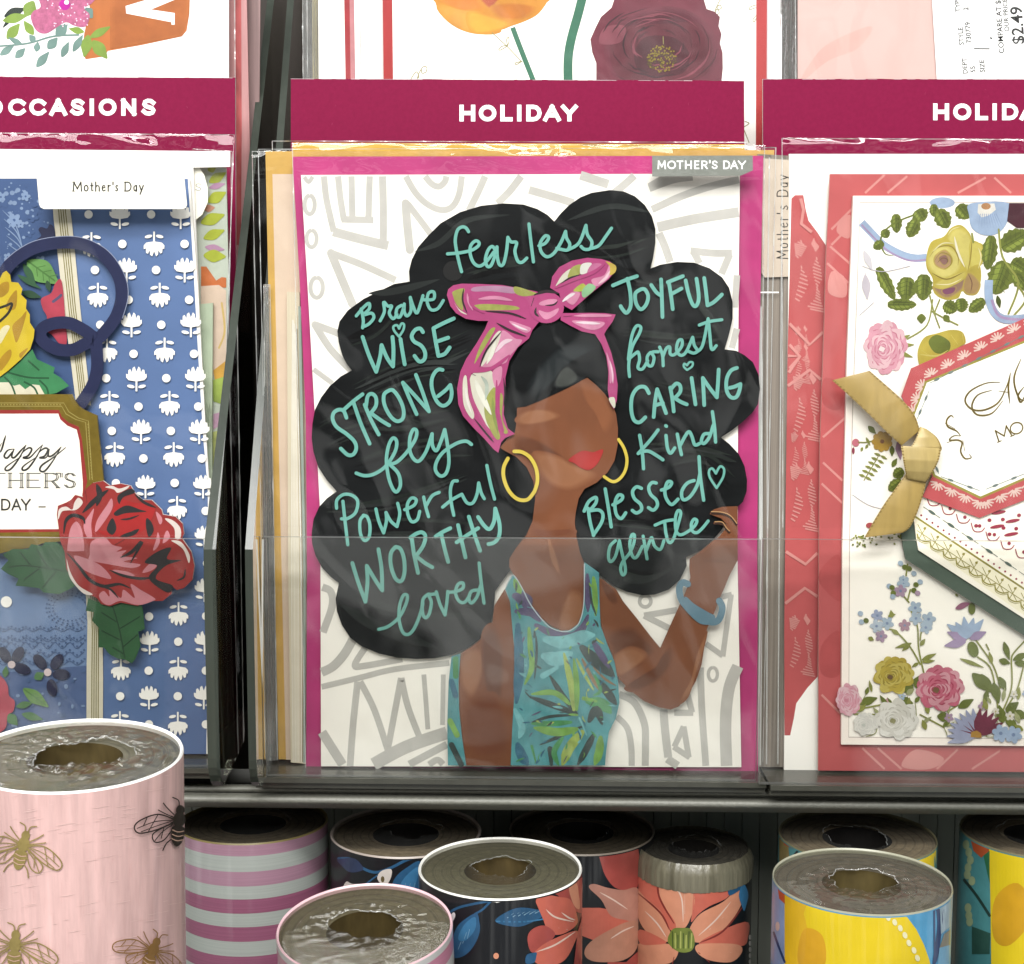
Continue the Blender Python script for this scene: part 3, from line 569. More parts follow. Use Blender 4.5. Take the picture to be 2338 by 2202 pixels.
wr(M4, 20, [(1360, 825), (1312, 750), (1307, 702), (1330, 687), (1355, 722)], [(1355, 722), (1385, 672), (1413, 692), (1405, 750), (1360, 825)])
wr(M4, 26, [(640, 1200), (602, 1240), (590, 1310), (605, 1350), (640, 1310), (668, 1200)], [(668, 1200), (682, 1270), (708, 1380), (708, 1430), (690, 1443), (677, 1400), (692, 1350), (740, 1290), (770, 1220), (775, 1162), (755, 1162), (742, 1230), (760, 1308), (790, 1318), (832, 1240)], [(837, 1168), (850, 1240), (865, 1330)], [(860, 1270), (890, 1190), (900, 1182), (920, 1240), (960, 1262), (985, 1200)], [(990, 1062), (1000, 1150), (1020, 1212), (1052, 1190), (1090, 1070), (1105, 1002), (1085, 987), (1067, 1040), (1072, 1130), (1110, 1158), (1190, 1110), (1220, 1062), (1200, 1047), (1180, 1082), (1187, 1130), (1220, 1143), (1260, 1110), (1300, 1060)], [(922, 1090), (990, 1062), (1048, 1052)])
b.build('lettering', hair)

SK = ink('864e2d', rough=0.5, var=0.14, scale=(70, 70, 50)); SKL = ink('b07c5b', rough=0.5, var=0.12, scale=(70, 70, 50)); SKD = ink('744023', rough=0.5, var=0.14, scale=(70, 70, 50))
b = MB(YH-0.0012)
o3 = 1716
face = [M3(p) for p in [(1655, 255)]] + [M4(p) for p in [(0, 245), (100, 205), (210, 155), (300, 112), (380, 70), (440, 40), (500, 90), (560, 150), (620, 235), (645, 300), (658, 400), (656, 520), (634, 630), (584, 715), (505, 788), (420, 832), (378, 900), (357, 1000), (350, 1070), (362, 1170), (388, 1290), (415, 1355), (415, 1500), (421, 1650), (400, 1760), (350, 1830), (280, 1845), (200, 1820), (120, 1760), (60, 1690), (0, 1600)]] + \
       [M3(p) for p in [(1665, 1490), (1622, 1430), (1600, 1390), (1600, 1330), (1650, 1250), (1722, 1160), (1766, 1060), (1785, 900), (1772, 780), (1725, 680), (1650, 605), (1570, 562), (1532, 538), (1590, 470), (1640, 430), (1652, 350)]]
b.fill(N_, face, SK)
larm = [(1805, 260), (1790, 390), (1720, 490), (1640, 552), (1565, 600), (1552, 800), (1556, 1000), (1576, 1200), (1606, 1398), (1928, 1402), (1936, 1150), (1946, 900), (1946, 550), (1932, 400), (1917, 230), (1880, 140)]
b.fill(M5, larm, SK)
rarm = [M6(p) for p in [(680, 60), (800, 140), (850, 228), (950, 352), (1050, 482), (1115, 560), (1160, 460), (1200, 370), (1250, 260), (1300, 150), (1330, 60), (1322, -10)]] + [M4(p) for p in [(1168, 1330), (1250, 1272), (1330, 1205), (1380, 1170), (1420, 1122), (1415, 1092), (1378, 1087), (1340, 1082), (1340, 1070), (1390, 1068), (1440, 1092), (1392, 1042), (1312, 1012), (1320, 996), (1342, 978), (1400, 960), (1510, 955), (1511, 1340), (1452, 1450), (1420, 1530)]] + [M6(p) for p in [(1535, 215), (1500, 310), (1450, 420), (1430, 550), (1410, 680), (1368, 800), (1310, 900), (1248, 978), (1190, 1000), (1110, 985), (1000, 940), (900, 862), (820, 782), (795, 690), (770, 600), (735, 530), (700, 440), (682, 300)]]
b.fill(N_, rarm, SK)
for F, pts, m in ((M4, [(0, 285), (130, 270), (230, 310), (150, 350), (0, 372), (-62, 340)], 'a36c49'), (M4, [(-60, 470), (60, 480), (200, 560), (290, 640), (180, 640), (60, 580), (-60, 590)], '6d3c20'), (M4, [(80, 580), (220, 600), (330, 660), (480, 720), (420, 790), (300, 830), (180, 790), (90, 680)], 'a36c49'), (M4, [(400, 80), (500, 120), (580, 220), (620, 330), (560, 420), (500, 300), (430, 200)], '965a36'),
                  (M4, [(160, 1180), (200, 1260), (240, 1400), (225, 1420), (180, 1330)], 'a36c49'), (M4, [(330, 1560), (400, 1600), (408, 1720), (350, 1820), (270, 1838), (240, 1780), (280, 1640)], 'a36c49'), (M4, [(70, 1115), (150, 1128), (325, 1120), (325, 1155), (150, 1172), (60, 1150)], '7a4327'),
                  (M6, [(700, 80), (770, 140), (810, 225), (770, 240), (720, 170)], '6d3c20'), (M6, [(760, 470), (900, 420), (980, 480), (1060, 580), (960, 640), (820, 690), (790, 600)], '6d3c20'), (M6, [(880, 830), (980, 760), (1090, 690), (1140, 600), (1190, 580), (1180, 680), (1100, 780), (980, 850), (920, 860)], '6d3c20'),
                  (M6, [(1370, 740), (1425, 560), (1440, 470), (1380, 600), (1330, 800), (1260, 930), (1320, 890)], 'a36c49'), (M6, [(780, 640), (900, 560), (1010, 620), (880, 730), (815, 750)], 'a36c49'), (M5, [(1580, 620), (1680, 570), (1720, 640), (1700, 800), (1640, 900), (1570, 800)], 'a36c49'), (M5, [(1720, 500), (1800, 420), (1860, 600), (1850, 900), (1800, 1000), (1740, 800)], '6d3c20'), (M5, [(1600, 1000), (1800, 900), (1880, 1100), (1870, 1300), (1650, 1300)], '7a4327')):
    b.soft(F, pts, '864e2d', m, 5, .13, rough=.5, var=.12, scale=(70, 70, 50))
b.fill(M4, [(305, 625), (390, 565), (440, 562), (480, 570), (550, 550), (540, 600), (505, 660), (450, 698), (390, 680), (350, 650)], ink('b8302d', var=.15), 1)
for p in ([(1320, 1005), (1400, 1010), (1460, 1035), (1505, 1090)], [(1345, 1078), (1400, 1080), (1430, 1120), (1455, 1145)]):
    b.stroke(M4, p, 16, ink('3a1f12'), cap='none'); b.stroke(M4, [(x, y-12) for x, y in p], 7, ink('c79a6a'), cap='none')
b.stroke(M4, [(1280, 1345), (1340, 1340), (1405, 1350)], 6, SKD, cap='none')
# fringe falls over the forehead
b.fill(N_, [M1(p) for p in [(1640, 1810), (1600, 1640), (1610, 1520), (1680, 1400), (1760, 1280), (1860, 1200)]] + [M2(p) for p in [(250, 1200), (420, 1270), (500, 1290), (560, 1420), (590, 1560), (580, 1690), (520, 1650), (440, 1590), (380, 1630), (300, 1672), (210, 1715), (100, 1765), (0, 1805)]], HAIR)
b.soft(M2, [(40, 1640), (180, 1440), (330, 1360), (480, 1390), (330, 1480), (220, 1600), (90, 1720)], '111416', '2d3234', 6, .16, rough=.6, spec=.1)
b.soft(M2, [(210, 1660), (230, 1580), (290, 1520), (350, 1560), (370, 1610), (300, 1660)], '111416', '4a4d4a', 4, .1, rough=.6, spec=.1)
fig = b.build('woman_figure', card)

b = MB(YH-0.0018)
top = [(10, 140), (65, 40), (130, 130), (180, 230), (250, 330), (330, 410), (410, 440), (470, 435), (530, 390), (560, 310), (572, 200), (575, -50), (680, 25), (682, 200), (690, 400), (740, 540), (790, 660), (815, 800), (825, 950), (800, 1060), (750, 1160), (730, 1300), (722, 1398), (50, 1398), (60, 1150), (75, 900), (75, 550), (60, 400), (45, 230)]
AQ = ink('57a0a6', rough=.5, var=.28, scale=(220, 220, 120)); b.fill(M6, top, AQ)
b.fill(M5, [(1500, 620), (1565, 600), (1550, 800), (1554, 1000), (1575, 1200), (1605, 1398), (1475, 1398), (1470, 1100), (1480, 800)], AQ)
cols = {'g': '7fb054', 'd': '3a4a48', 'p': '5d5478', 'a': '7cc0c4', 'y': 'a8bd62', 'b': '2f6c86', 'o': '9a7a5a', 'G': '4f9a5e'}
for pts, w, c_ in (([(80, 190), (150, 215), (190, 260)], 90, 'p'), ([(90, 300), (200, 310), (260, 370)], 60, 'p'), ([(230, 400), (330, 450), (480, 480), (560, 420), (600, 330)], 60, 'p'), ([(595, 40), (600, 180), (600, 300)], 44, 'p'), ([(640, 60), (650, 180), (655, 330)], 40, 'g'), ([(612, 120), (628, 240), (660, 330)], 16, 'd'), ([(80, 80), (100, 130), (120, 170)], 50, 'g'),
     ([(100, 400), (110, 700), (90, 950)], 70, 'b'), ([(180, 420), (190, 560), (200, 700), (150, 820)], 40, 'g'), ([(230, 480), (235, 600), (220, 780)], 18, 'd'), ([(300, 500), (420, 520), (560, 480), (640, 470)], 90, 'a'), ([(290, 620), (380, 640), (480, 600)], 100, 'a'), ([(280, 760), (380, 700)], 90, 'a'),
     ([(560, 560), (640, 640), (720, 700), (780, 760)], 90, 'd'), ([(640, 520), (690, 600), (750, 700)], 50, 'p'), ([(560, 640), (620, 760), (680, 860)], 26, 'o'), ([(640, 700), (720, 780), (800, 830)], 16, 'o'), ([(680, 800), (740, 880), (800, 960)], 60, 'd'), ([(520, 640), (570, 740), (640, 860)], 22, 'y'), ([(640, 740), (690, 860), (640, 900)], 26, 'G'),
     ([(520, 1030), (420, 900), (330, 760)], 40, 'd'), ([(520, 1030), (380, 980), (190, 910)], 44, 'd'), ([(500, 1000), (480, 820), (430, 600)], 46, 'y'), ([(520, 1000), (520, 820), (500, 640)], 40, 'g'), ([(480, 1040), (330, 1050), (200, 1090)], 22, 'd'), ([(470, 960), (360, 880), (200, 890)], 40, 'g'), ([(560, 1120), (420, 1180), (260, 1250)], 26, 'd'), ([(520, 1140), (380, 1160), (220, 1130)], 60, 'g'), ([(480, 1090), (330, 1100), (200, 1100)], 40, 'G'),
     ([(600, 940), (700, 960), (760, 1020)], 80, 'G'), ([(610, 1080), (660, 1000), (700, 1100)], 60, 'd'), ([(640, 1180), (590, 1280), (530, 1390)], 50, 'd'), ([(690, 1200), (680, 1300), (650, 1390)], 60, 'g'), ([(560, 1160), (470, 1270), (420, 1390)], 70, 'y'), ([(330, 1280), (340, 1390)], 80, 'd'), ([(420, 1200), (360, 1300), (390, 1395)], 40, 'G'), ([(100, 1250), (130, 1330), (170, 1390)], 70, 'b'), ([(200, 1260), (230, 1380)], 40, 'G'), ([(80, 1000), (130, 1120), (110, 1200)], 50, 'a'), ([(570, 920), (660, 940)], 60, 'g'), ([(540, 1060), (590, 1180)], 30, 'a')):
    b.stroke(M6, pts, w, ink(cols[c_], rough=.5, var=.25, scale=(400, 400, 300)), taper=(.5, .3), up=.5)
tr = random.Random(5)
for i in range(150):                                        # dry-brush dashes
    x, y = tr.uniform(60, 820), tr.uniform(60, 1380); a = tr.uniform(-.7, .7)+(math.atan2(y-1030, x-560) if y > 560 else tr.uniform(0, 3)); l = tr.uniform(20, 75)
    sp = [(x, y), (x+l*.5*math.cos(a)+tr.uniform(-8, 8), y+l*.5*math.sin(a)), (x+l*math.cos(a), y+l*math.sin(a))]
    if all(inside((px+dx, py), top) for px, py in sp for dx in (-14, 14)): b.stroke(M6, sp, tr.uniform(5, 17), ink(cols[tr.choice('gdpabGdbay')], rough=.5, var=.25, scale=(400, 400, 300)), taper=(.2, .2), up=.3)
for pts, w, c_ in (([(1530, 640), (1530, 760)], 40, 'G'), ([(1500, 800), (1530, 900)], 40, 'b'), ([(1490, 1080), (1540, 1180)], 40, 'g'), ([(1500, 1250), (1570, 1390)], 40, 'd')):
    b.stroke(M5, pts, w, ink(cols[c_], var=.25), up=.5)
b.stroke(M6, [(12, 138), (65, 42), (130, 132), (180, 232), (250, 332), (330, 412), (410, 442), (470, 437), (530, 392), (560, 312), (573, 200), (575, -40)], 7, ink('c9d8dd'), cap='none')
b.build('tank_top', fig)

b = MB(YH-0.0019)
for e in ([(1590, 615), (1560, 680), (1562, 760), (1600, 850), (1660, 905), (1730, 908), (1780, 850)], [(1780, 850), (1800, 780), (1792, 690), (1750, 610), (1690, 570), (1635, 565)]): b.stroke(M3, e, 26, ink('e3cb4e', var=.08))
b.build('earring', fig)
b = MB(YH-0.0014)
b.stroke(M4, [(662, 480), (700, 540), (722, 620), (710, 700), (670, 760), (620, 780), (560, 745)], 22, ink('e3cb4e', var=.08)); b.build('earring', fig)
b = MB(YH-0.0016)
b.stroke(M4, [(1155, 1510), (1118, 1500), (1095, 1540), (1110, 1620), (1170, 1690), (1240, 1740), (1320, 1780), (1370, 1770), (1395, 1720), (1400, 1670), (1380, 1630)], 48, ink('6f93a6', var=.10)); b.fill(M4, [(1140, 1600), (1200, 1650), (1300, 1710), (1350, 1740), (1330, 1795), (1240, 1790), (1150, 1710), (1110, 1650)], ink('6f93a6', var=.10), 1)
b.build('bracelet', fig)

# tied head scarf
b = MB(YH-0.0021)
PK = ink('b9447f', rough=.5, var=.10, scale=(90, 90, 90)); PL = ink('dc8fb0', var=.15); PW2 = ink('dfdcc9', var=.12, scale=(200, 200, 120)); OL = ink('a3a653', var=.2, scale=(250, 250, 200)); DK = ink('2a1720'); YL = ink('cdb24e', var=.2)
b.fill(N_, [M1(p) for p in [(1155, 1010), (1165, 970), (1200, 942), (1260, 930), (1400, 933), (1550, 940), (1700, 968), (1790, 985), (1860, 1010), (1872, 1150), (1800, 1215), (1765, 1260), (1740, 1320), (1660, 1385), (1600, 1480), (1572, 1600), (1572, 1660), (1566, 1760)]] + [M3(p) for p in [(1560, 300), (1590, 400), (1640, 440), (1570, 470), (1542, 500), (1522, 575), (1490, 552), (1420, 472), (1340, 392), (1270, 312), (1237, 230), (1228, 120)]] + [M1(p) for p in [(1235, 1640), (1252, 1555), (1292, 1468), (1370, 1350), (1428, 1250), (1450, 1195), (1380, 1195), (1290, 1180), (1220, 1140), (1180, 1090)]], PK)
b.fill(M2, [(175, 960), (190, 880), (240, 812), (330, 766), (440, 746), (540, 755), (600, 772), (640, 802), (640, 842), (590, 900), (500, 972), (420, 1040), (330, 1118), (260, 1080), (240, 1000)], PK)
b.fill(M2, [(250, 1140), (350, 1140), (450, 1138), (560, 1140), (642, 1150), (620, 1200), (575, 1262), (560, 1290), (610, 1420), (640, 1540), (656, 1650), (650, 1760), (630, 1825), (600, 1780), (585, 1680), (590, 1560), (575, 1450), (540, 1360), (495, 1290), (400, 1270), (320, 1230), (250, 1190)], PK)
for F, pts, m in ((M1, [(1200, 985), (1280, 965), (1265, 1040), (1270, 1120), (1225, 1080), (1200, 1020)], OL), (M1, [(1205, 1060), (1240, 1110), (1300, 1150), (1250, 1130)], PW2), (M1, [(1350, 1085), (1450, 1075), (1640, 1090), (1660, 1115), (1480, 1120), (1370, 1115)], OL), (M1, [(1350, 955), (1500, 945), (1640, 960), (1640, 1000), (1480, 985), (1340, 985)], ink('b98aa8', var=.15)), (M1, [(1640, 950), (1760, 985), (1800, 1005), (1700, 1020), (1640, 995)], OL),
     (M1, [(1600, 1195), (1700, 1225), (1755, 1250), (1720, 1280), (1640, 1240)], PL), (M1, [(1545, 1265), (1640, 1320), (1690, 1340), (1600, 1450), (1560, 1500), (1400, 1520), (1470, 1400)], PL), (M1, [(1500, 1290), (1540, 1270), (1520, 1360), (1470, 1440), (1400, 1520), (1440, 1400)], PW2), (M1, [(1460, 1260), (1500, 1250), (1450, 1340), (1390, 1440), (1350, 1500), (1390, 1380)], OL),
     (M3, [(1330, 20), (1470, -10), (1500, 130), (1480, 330), (1520, 460), (1400, 330), (1330, 180)], PW2), (M3, [(1270, 60), (1295, 30), (1310, 180), (1350, 300), (1330, 330), (1275, 230)], PW2), (M3, [(1430, 200), (1500, 110), (1500, 330), (1535, 460), (1500, 470), (1430, 330)], OL), (M3, [(1480, 0), (1545, -40), (1540, 60), (1500, 110)], PL), (M3, [(1535, 160), (1555, 180), (1550, 330), (1590, 425), (1560, 430), (1535, 320)], OL),
     (M2, [(215, 945), (260, 870), (320, 825), (300, 890), (240, 930)], PW2), (M2, [(300, 880), (330, 815), (395, 795), (385, 860), (320, 890)], OL), (M2, [(390, 860), (400, 792), (470, 785), (440, 850)], ink('e6e6dc', var=.1)), (M2, [(440, 850), (475, 790), (540, 790), (520, 830)], ink('c86f9a', var=.15)), (M2, [(470, 900), (560, 870), (600, 790), (620, 850), (560, 920), (500, 950)], PL), (M2, [(570, 770), (640, 800), (640, 845), (600, 870), (600, 810)], YL), (M2, [(340, 980), (400, 930), (430, 950), (400, 985)], ink('b7c04e', var=.2)), (M2, [(400, 985), (450, 930), (500, 960), (420, 1030)], ink('93c493', var=.15)), (M2, [(285, 1040), (330, 990), (390, 1000), (340, 1080)], PL),
     (M2, [(330, 1195), (450, 1195), (560, 1205), (540, 1240), (480, 1260), (400, 1240)], PL), (M2, [(340, 1160), (450, 1145), (590, 1150), (600, 1165), (450, 1168)], PL), (M2, [(575, 1420), (600, 1480), (620, 1600), (600, 1640), (595, 1540)], PL), (M2, [(592, 1750), (630, 1740), (640, 1790), (628, 1815)], PW2)):
    b.fill(F, pts, m, 1)
for F, p, w, m in ((M1, [(1380, 1040), (1500, 1030), (1620, 1050)], 26, PL), (M1, [(1300, 1000), (1310, 1060), (1340, 1120)], 16, PL), (M1, [(1500, 1420), (1560, 1350), (1620, 1330)], 30, ink('f0d3df', var=.1)), (M1, [(1440, 1500), (1480, 1420), (1500, 1340)], 26, ink('ecebdc', var=.1)), (M3, [(1360, 60), (1400, 160), (1470, 300)], 40, ink('ecebdc', var=.1)), (M3, [(1400, 30), (1440, 90), (1430, 200)], 26, ink('b7c2b4', var=.2)), (M3, [(1480, 180), (1490, 300), (1520, 430)], 22, ink('8d9a4a', var=.2)), (M3, [(1290, 110), (1300, 200), (1330, 290)], 16, ink('f0e9e2', var=.1)),
     (M2, [(260, 1060), (310, 1020), (350, 1000)], 22, ink('f2e6ea', var=.1)), (M2, [(520, 930), (570, 890), (600, 840)], 20, ink('f0c9d6', var=.1)), (M2, [(360, 1205), (450, 1210), (530, 1215)], 18, ink('f3dfe7', var=.1)), (M2, [(600, 1480), (618, 1560), (622, 1640)], 12, ink('f3c9da', var=.1)), (M1, [(1620, 1215), (1680, 1245), (1730, 1262)], 14, ink('f3dfe7', var=.1))): b.stroke(F, p, w, m, taper=(.2, .2))  # pale streaks put the scarf foil's highlights into the colour
b.ell(M2, (148, 1100), 125, 112, PK, n=24)
for pts, m in (([(100, 1065), (160, 1042), (225, 1045), (190, 1080), (110, 1085)], PL), ([(95, 1120), (160, 1135), (235, 1105), (215, 1150), (150, 1185), (110, 1160)], PL)): b.fill(M2, pts, m, 1)
for F, pts, w in ((M1, [(1275, 965), (1268, 1050), (1300, 1140)], 12), (M1, [(1430, 1125), (1600, 1140), (1720, 1180)], 14), (M1, [(1510, 1210), (1600, 1260), (1720, 1305)], 16), (M1, [(1545, 1270), (1440, 1400), (1390, 1520)], 14), (M1, [(1330, 1570), (1360, 1585)], 16), (M3, [(1350, 330), (1430, 430), (1490, 500)], 12), (M3, [(1560, 40), (1568, 150), (1560, 240)], 10),
     (M2, [(235, 950), (320, 890), (450, 862)], 16), (M2, [(500, 845), (530, 820)], 14), (M2, [(60, 1010), (150, 985), (240, 1000)], 22), (M2, [(40, 1090), (60, 1030)], 20), (M2, [(140, 1085), (200, 1080), (228, 1055)], 12), (M2, [(75, 1100), (70, 1140), (95, 1165)], 16), (M2, [(270, 1165), (330, 1160)], 12)):
    b.stroke(F, pts, w, DK, taper=(.2, .2))
for F, pts, w in ((M3, [(1310, 30), (1330, 180), (1400, 330), (1480, 470)], 22), (M3, [(1510, 60), (1515, 250), (1560, 420)], 20), (M1, [(1350, 1560), (1480, 1530), (1600, 1440)], 26), (M1, [(1320, 1000), (1330, 1080), (1420, 1140)], 18), (M2, [(215, 960), (330, 905), (480, 850), (560, 790)], 26)):
    b.stroke(F, pts, w, PK, taper=(.4, .4))
b.build('head_scarf', fig)

b = MB(-0.0046); TG = ink('8f938b', rough=.35, var=.10, spec=.6, scale=(60, 60, 60))
b.sheet([U2(p) for p in [(958, 1180), (1718, 1178), (1720, 1290), (1630, 1330), (958, 1336)]], 0.0002, TG)
WH = ink('fbfbfb', alb=.95, var=0)
for ch, x0, x1 in (('M', 998, 1062), ('O', 1072, 1138), ('T', 1143, 1193), ('H', 1206, 1258), ('E', 1275, 1314), ('R', 1330, 1378), ("'", 1384, 1404), ('S', 1408, 1454), ('D', 1495, 1548), ('A', 1548, 1608), ('Y', 1606, 1668)):
    y0 = 1216 if ch != "'" else 1212
    glyph(b, U2, ch, x0, x1, y0, y0+65, 11, WH)
b.build('occasion_tag', card)
sleeve('plastic_sleeve', [(668, 328), (1746, 333), (1732, 1764), (698, 1753)], -0.0053, card, seed=3)

# ================================================================ cards stacked behind the middle one
def plain_card(label, Y, outline, m, insets=(), sl=None, seed=0, group=None, name='greeting_card'):
    xs = [p[0] for p in outline]; ys = [p[1] for p in outline]
    t = thing(name, label, 'greeting card', at((min(xs)+max(xs))/2, max(ys), Y), group)
    b = MB(Y); b.sheet(outline, 0.0010, m); 
    for pts, mm in insets: b.fill(N_, pts, mm)
    b.build('card_sheet', t)
    if sl: sleeve('plastic_sleeve', sl, Y-0.0018, t, seed=seed, amp=0.0002, top=0.0004, nx=40, ny=60)
    return t
GS = 'cards stacked behind the pink card'
plain_card('orange card with a pale peach panel, directly behind the pink card', 0.0048, [(606, 346), (1768, 343), (1744, 1752), (636, 1734)], ink('e0b35c', var=.10),
           [([(622, 398), (1700, 396), (1700, 1735), (653, 1735)], ink('efd6bd', var=.05))], [(590, 341), (1772, 337), (1742, 1740), (618, 1736)], 11, GS)
plain_card('yellow card peeping above the orange card behind the pink card', 0.0090, [(668, 326), (1700, 330), (1696, 1700), (672, 1700)], ink('eec04a', var=.10), (), [(622, 322), (1705, 325), (1700, 1700), (640, 1700)], 12, GS)
STK = ink('b9b09f', rough=.4, var=.35, scale=(900, 900, 14), spec=.5)
CRM = ink('efe3c6', rough=.5, var=.12, scale=(700, 700, 10))
plain_card('cream card edges in a sleeve left of the pink card', 0.0034, [(655, 666), (684, 668), (688, 1000), (694, 1300), (698, 1745), (664, 1741), (658, 1300)], CRM, [([(681, 700), (687, 700), (698, 1300), (697, 1742), (690, 1742), (690, 1300)], ink('b9c9bd', var=.2, scale=(700, 700, 12)))], None, 13, GS)
t = thing('card_envelope', 'thin cream envelope edges packed beside the orange card', 'envelope', at(672, 1744, 0.003), GS)
b = MB(0.0031); er = random.Random(8)
b.sheet([(667, 720), (679, 720), (692, 1300), (692, 1743), (668, 1742), (664, 1300)], .0002, CRM)
for i in range(9):
    u = (i+.5)/9; b.stroke(N_, [(667+12*u, 722+er.uniform(0, 40)), (664+28*u, 1300), (668+24*u, 1740)], er.uniform(.8, 2.2), ink(er.choice(('8f836a', 'fbf6e6', 'b5a888', 'fdfaf0', '9aa69c')), var=.1), cap='none', up=.3)
b.build('envelope_edges', t)
# clear empty sleeves fanning out at the left
t = thing('plastic_sleeve', 'clear crinkled plastic sleeve edges fanned out left of the orange card', 'plastic sleeve', at(600, 1738, 0.008), GS)
sleeve('film', [(576, 346), (760, 344), (720, 1738), (606, 1738)], 0.0110, t, seed=21, amp=0.0005, nx=30)
STR = clear('streaky_film', (.86, .85, .8), 3.0, .18, (1500, 1500, 12), .9, haze=.12)
sleeve('film', [(603, 650), (617, 650), (634, 1736), (607, 1738)], 0.0042, t, seed=22, amp=0.0006, nx=24, m=STR)
# right-hand side: edges of the sleeved cards and a tag
t = thing('greeting_card', 'taupe card edges in crinkled sleeves between the pink card and the coral card', 'greeting card', at(1770, 1752, 0.004), GS)
b = MB(0.0040); b.sheet([(1730, 352), (1802, 356), (1796, 1240), (1792, 1752), (1726, 1752), (1728, 1240)], .001, ink('8f857a', rough=.4, var=.45, scale=(1100, 1100, 9), spec=.5, detail=5.0)); b.build('card_sheet', t)
b = MB(0.0032); b.sheet([(1741, 362), (1808, 366), (1804, 632), (1746, 634), (1739, 624)], .0004, ink('e3d3c0', var=.06)); 
DKT = ink('2e2a28', var=0)
def vtext(s, x, y0, h, col):
    """reads upwards"""
    F = lambda p: (x + p[1], y0 - p[0]); cur = 0
    for ch in s:
        w = {'M': h*.75, ' ': h*.35, "'": h*.2, 'D': h*.62, 't': h*.32, 'r': h*.32}.get(ch, h*.45)
        if ch in GL: glyph(b, F, ch, cur, cur+w, 0, h, h*.09, col)
        cur += w + h*.17
vtext("Mother's Day", 1773, 592, 27, DKT); b.build('occasion_tag', t)
b = MB(0.0028); b.stroke(N_, [(1735, 700), (1737, 1200), (1733, 1748)], 9, clear('green_edge', (.8, .9, .86), 3, .15, (400, 400, 30), .5, haze=.45), cap='none'); b.stroke(N_, [(1757, 360), (1752, 800), (1752, 1300), (1750, 1745)], 3.5, film_edge(), cap='none'); b.stroke(N_, [(1786, 360), (1783, 800), (1779, 1300), (1776, 1745)], 3, film_edge(), cap='none'); b.stroke(N_, [(1736, 668), (1778, 668)], 3, ink('ffffff', alb=.95), cap='none'); b.build('sleeve_seam', t)

# ================================================================ left card
lc = thing('greeting_card', 'blue floral card with gold framed label and red rose in the left pocket', 'greeting card', at(240, 1725, 0.0))
b = MB(0.0016); b.sheet([(-280, 338), (525, 346), (525, 381), (441, 383), (452, 660), (466, 960), (474, 1110), (476, 1300), (470, 1722), (-280, 1722)], .0012, ink('fbf8f4', var=.02, alb=.9)); b.build('envelope', lc)
b = MB(0.0)
WB = ink('f6f3ec', var=.02, alb=.88)
b.sheet([(-280, 405), (433, 408), (452, 660), (468, 960), (478, 1110), (482, 1300), (474, 1722), (-280, 1722)], .001, WB)
BL = ink('6480b2', rough=.45, var=.13, scale=(30, 30, 30)); BD = ink('46608f', rough=.45, var=.12, scale=(40, 40, 40)); BLt = ink('8ba3c8', var=.15, scale=(120, 120, 120))
b.fill(N_, [(-280, 408), (429, 409), (441, 600), (452, 800), (464, 1000), (474, 1110), (477, 1300), (471, 1722), (-280, 1722)], BL)
b.fill(N_, [(-280, 408), (122, 408), (128, 560), (160, 800), (172, 905), (-280, 905)], BD)
b.fill(N_, [(-280, 1290), (200, 1290), (199, 1722), (-280, 1722)], ink('7c97c2', rough=.45, var=.16, scale=(24, 24, 24)))
b.fill(N_, [(-280, 1560), (199, 1520), (199, 1722), (-280, 1722)], ink('5b719f', rough=.45, var=.14, scale=(50, 50, 50)), 0)
# lace print
rd = random.Random(4)
for i in range(130):
    x, y = rd.uniform(0, 118), rd.uniform(418, 640); r = rd.choice([1.5, 2.5, 4, 6])
    b.ell(N_, (x, y), r, r*.9, BLt if rd.random() < .6 else BD, n=8, up=.15)
for i in range(16):
    x, y = rd.uniform(0, 110), rd.uniform(425, 640); blossom(b, N_, (x, y), rd.uniform(9, 17), BD if i % 2 else BLt, BLt if i % 2 else BD, 5, i)
for k in range(5): b.stroke(T1, [(20+k*9, 1500+k*60), (110+k*8, 1600+k*50), (160+k*5, 1750+k*20)], 8, BLt, taper=(.2, .2))
LB = ink('566f9c', var=.1)
for y0, a in ((1040, 10), (1110, 14), (1150, 22), (1215, 18), (1275, 14)):
    for x in range(-20, 610, 26): b.ell(T3, (x+rd.uniform(-4, 4), y0+a*math.sin(x*.06)), 8, 7, LB, n=8, up=.12)
    b.stroke(T3, [(x, y0+16+a*math.sin(x*.06)) for x in range(-20, 620, 20)], 5, LB, cap='none')
for r in (90, 110, 125):
    for i in range(26):
        t_ = 6.28*i/26; b.ell(T3, (500+r*1.35*math.cos(t_), 900+r*math.sin(t_)), 7, 6, LB, n=8, up=.1)
for i in range(70): b.ell(T3, (rd.uniform(0, 610), rd.uniform(1330, 1880)), rd.uniform(6, 22), rd.uniform(6, 18), BLt if rd.random() < .5 else LB, n=9, up=.12)
b.ell(T3, (48, 855), 40, 40, WB)
# cream stripe with olive pinlines
ST = ink('efe7cf', var=.05); OLV = ink('8c8345', var=.15)
def stripe(F, L, R):
    b.fill(F, L + R[::-1], ST)
    for k in (.32, .45, .58, .71):
        b.stroke(F, [(a[0]+(c[0]-a[0])*k, a[1]+(c[1]-a[1])*k) for a, c in zip(L, R)], 7, OLV, cap='none', sm=0, up=.2)
stripe(T2, [(378, -110), (385, 0), (410, 220), (455, 640), (500, 960), (542, 1300)], [(497, -110), (512, 0), (535, 220), (575, 640), (610, 960), (650, 1330)])
stripe(T3, [(612, 780), (626, 1000), (620, 1300), (618, 1900)], [(722, 780), (735, 1180), (737, 1400), (735, 1900)])
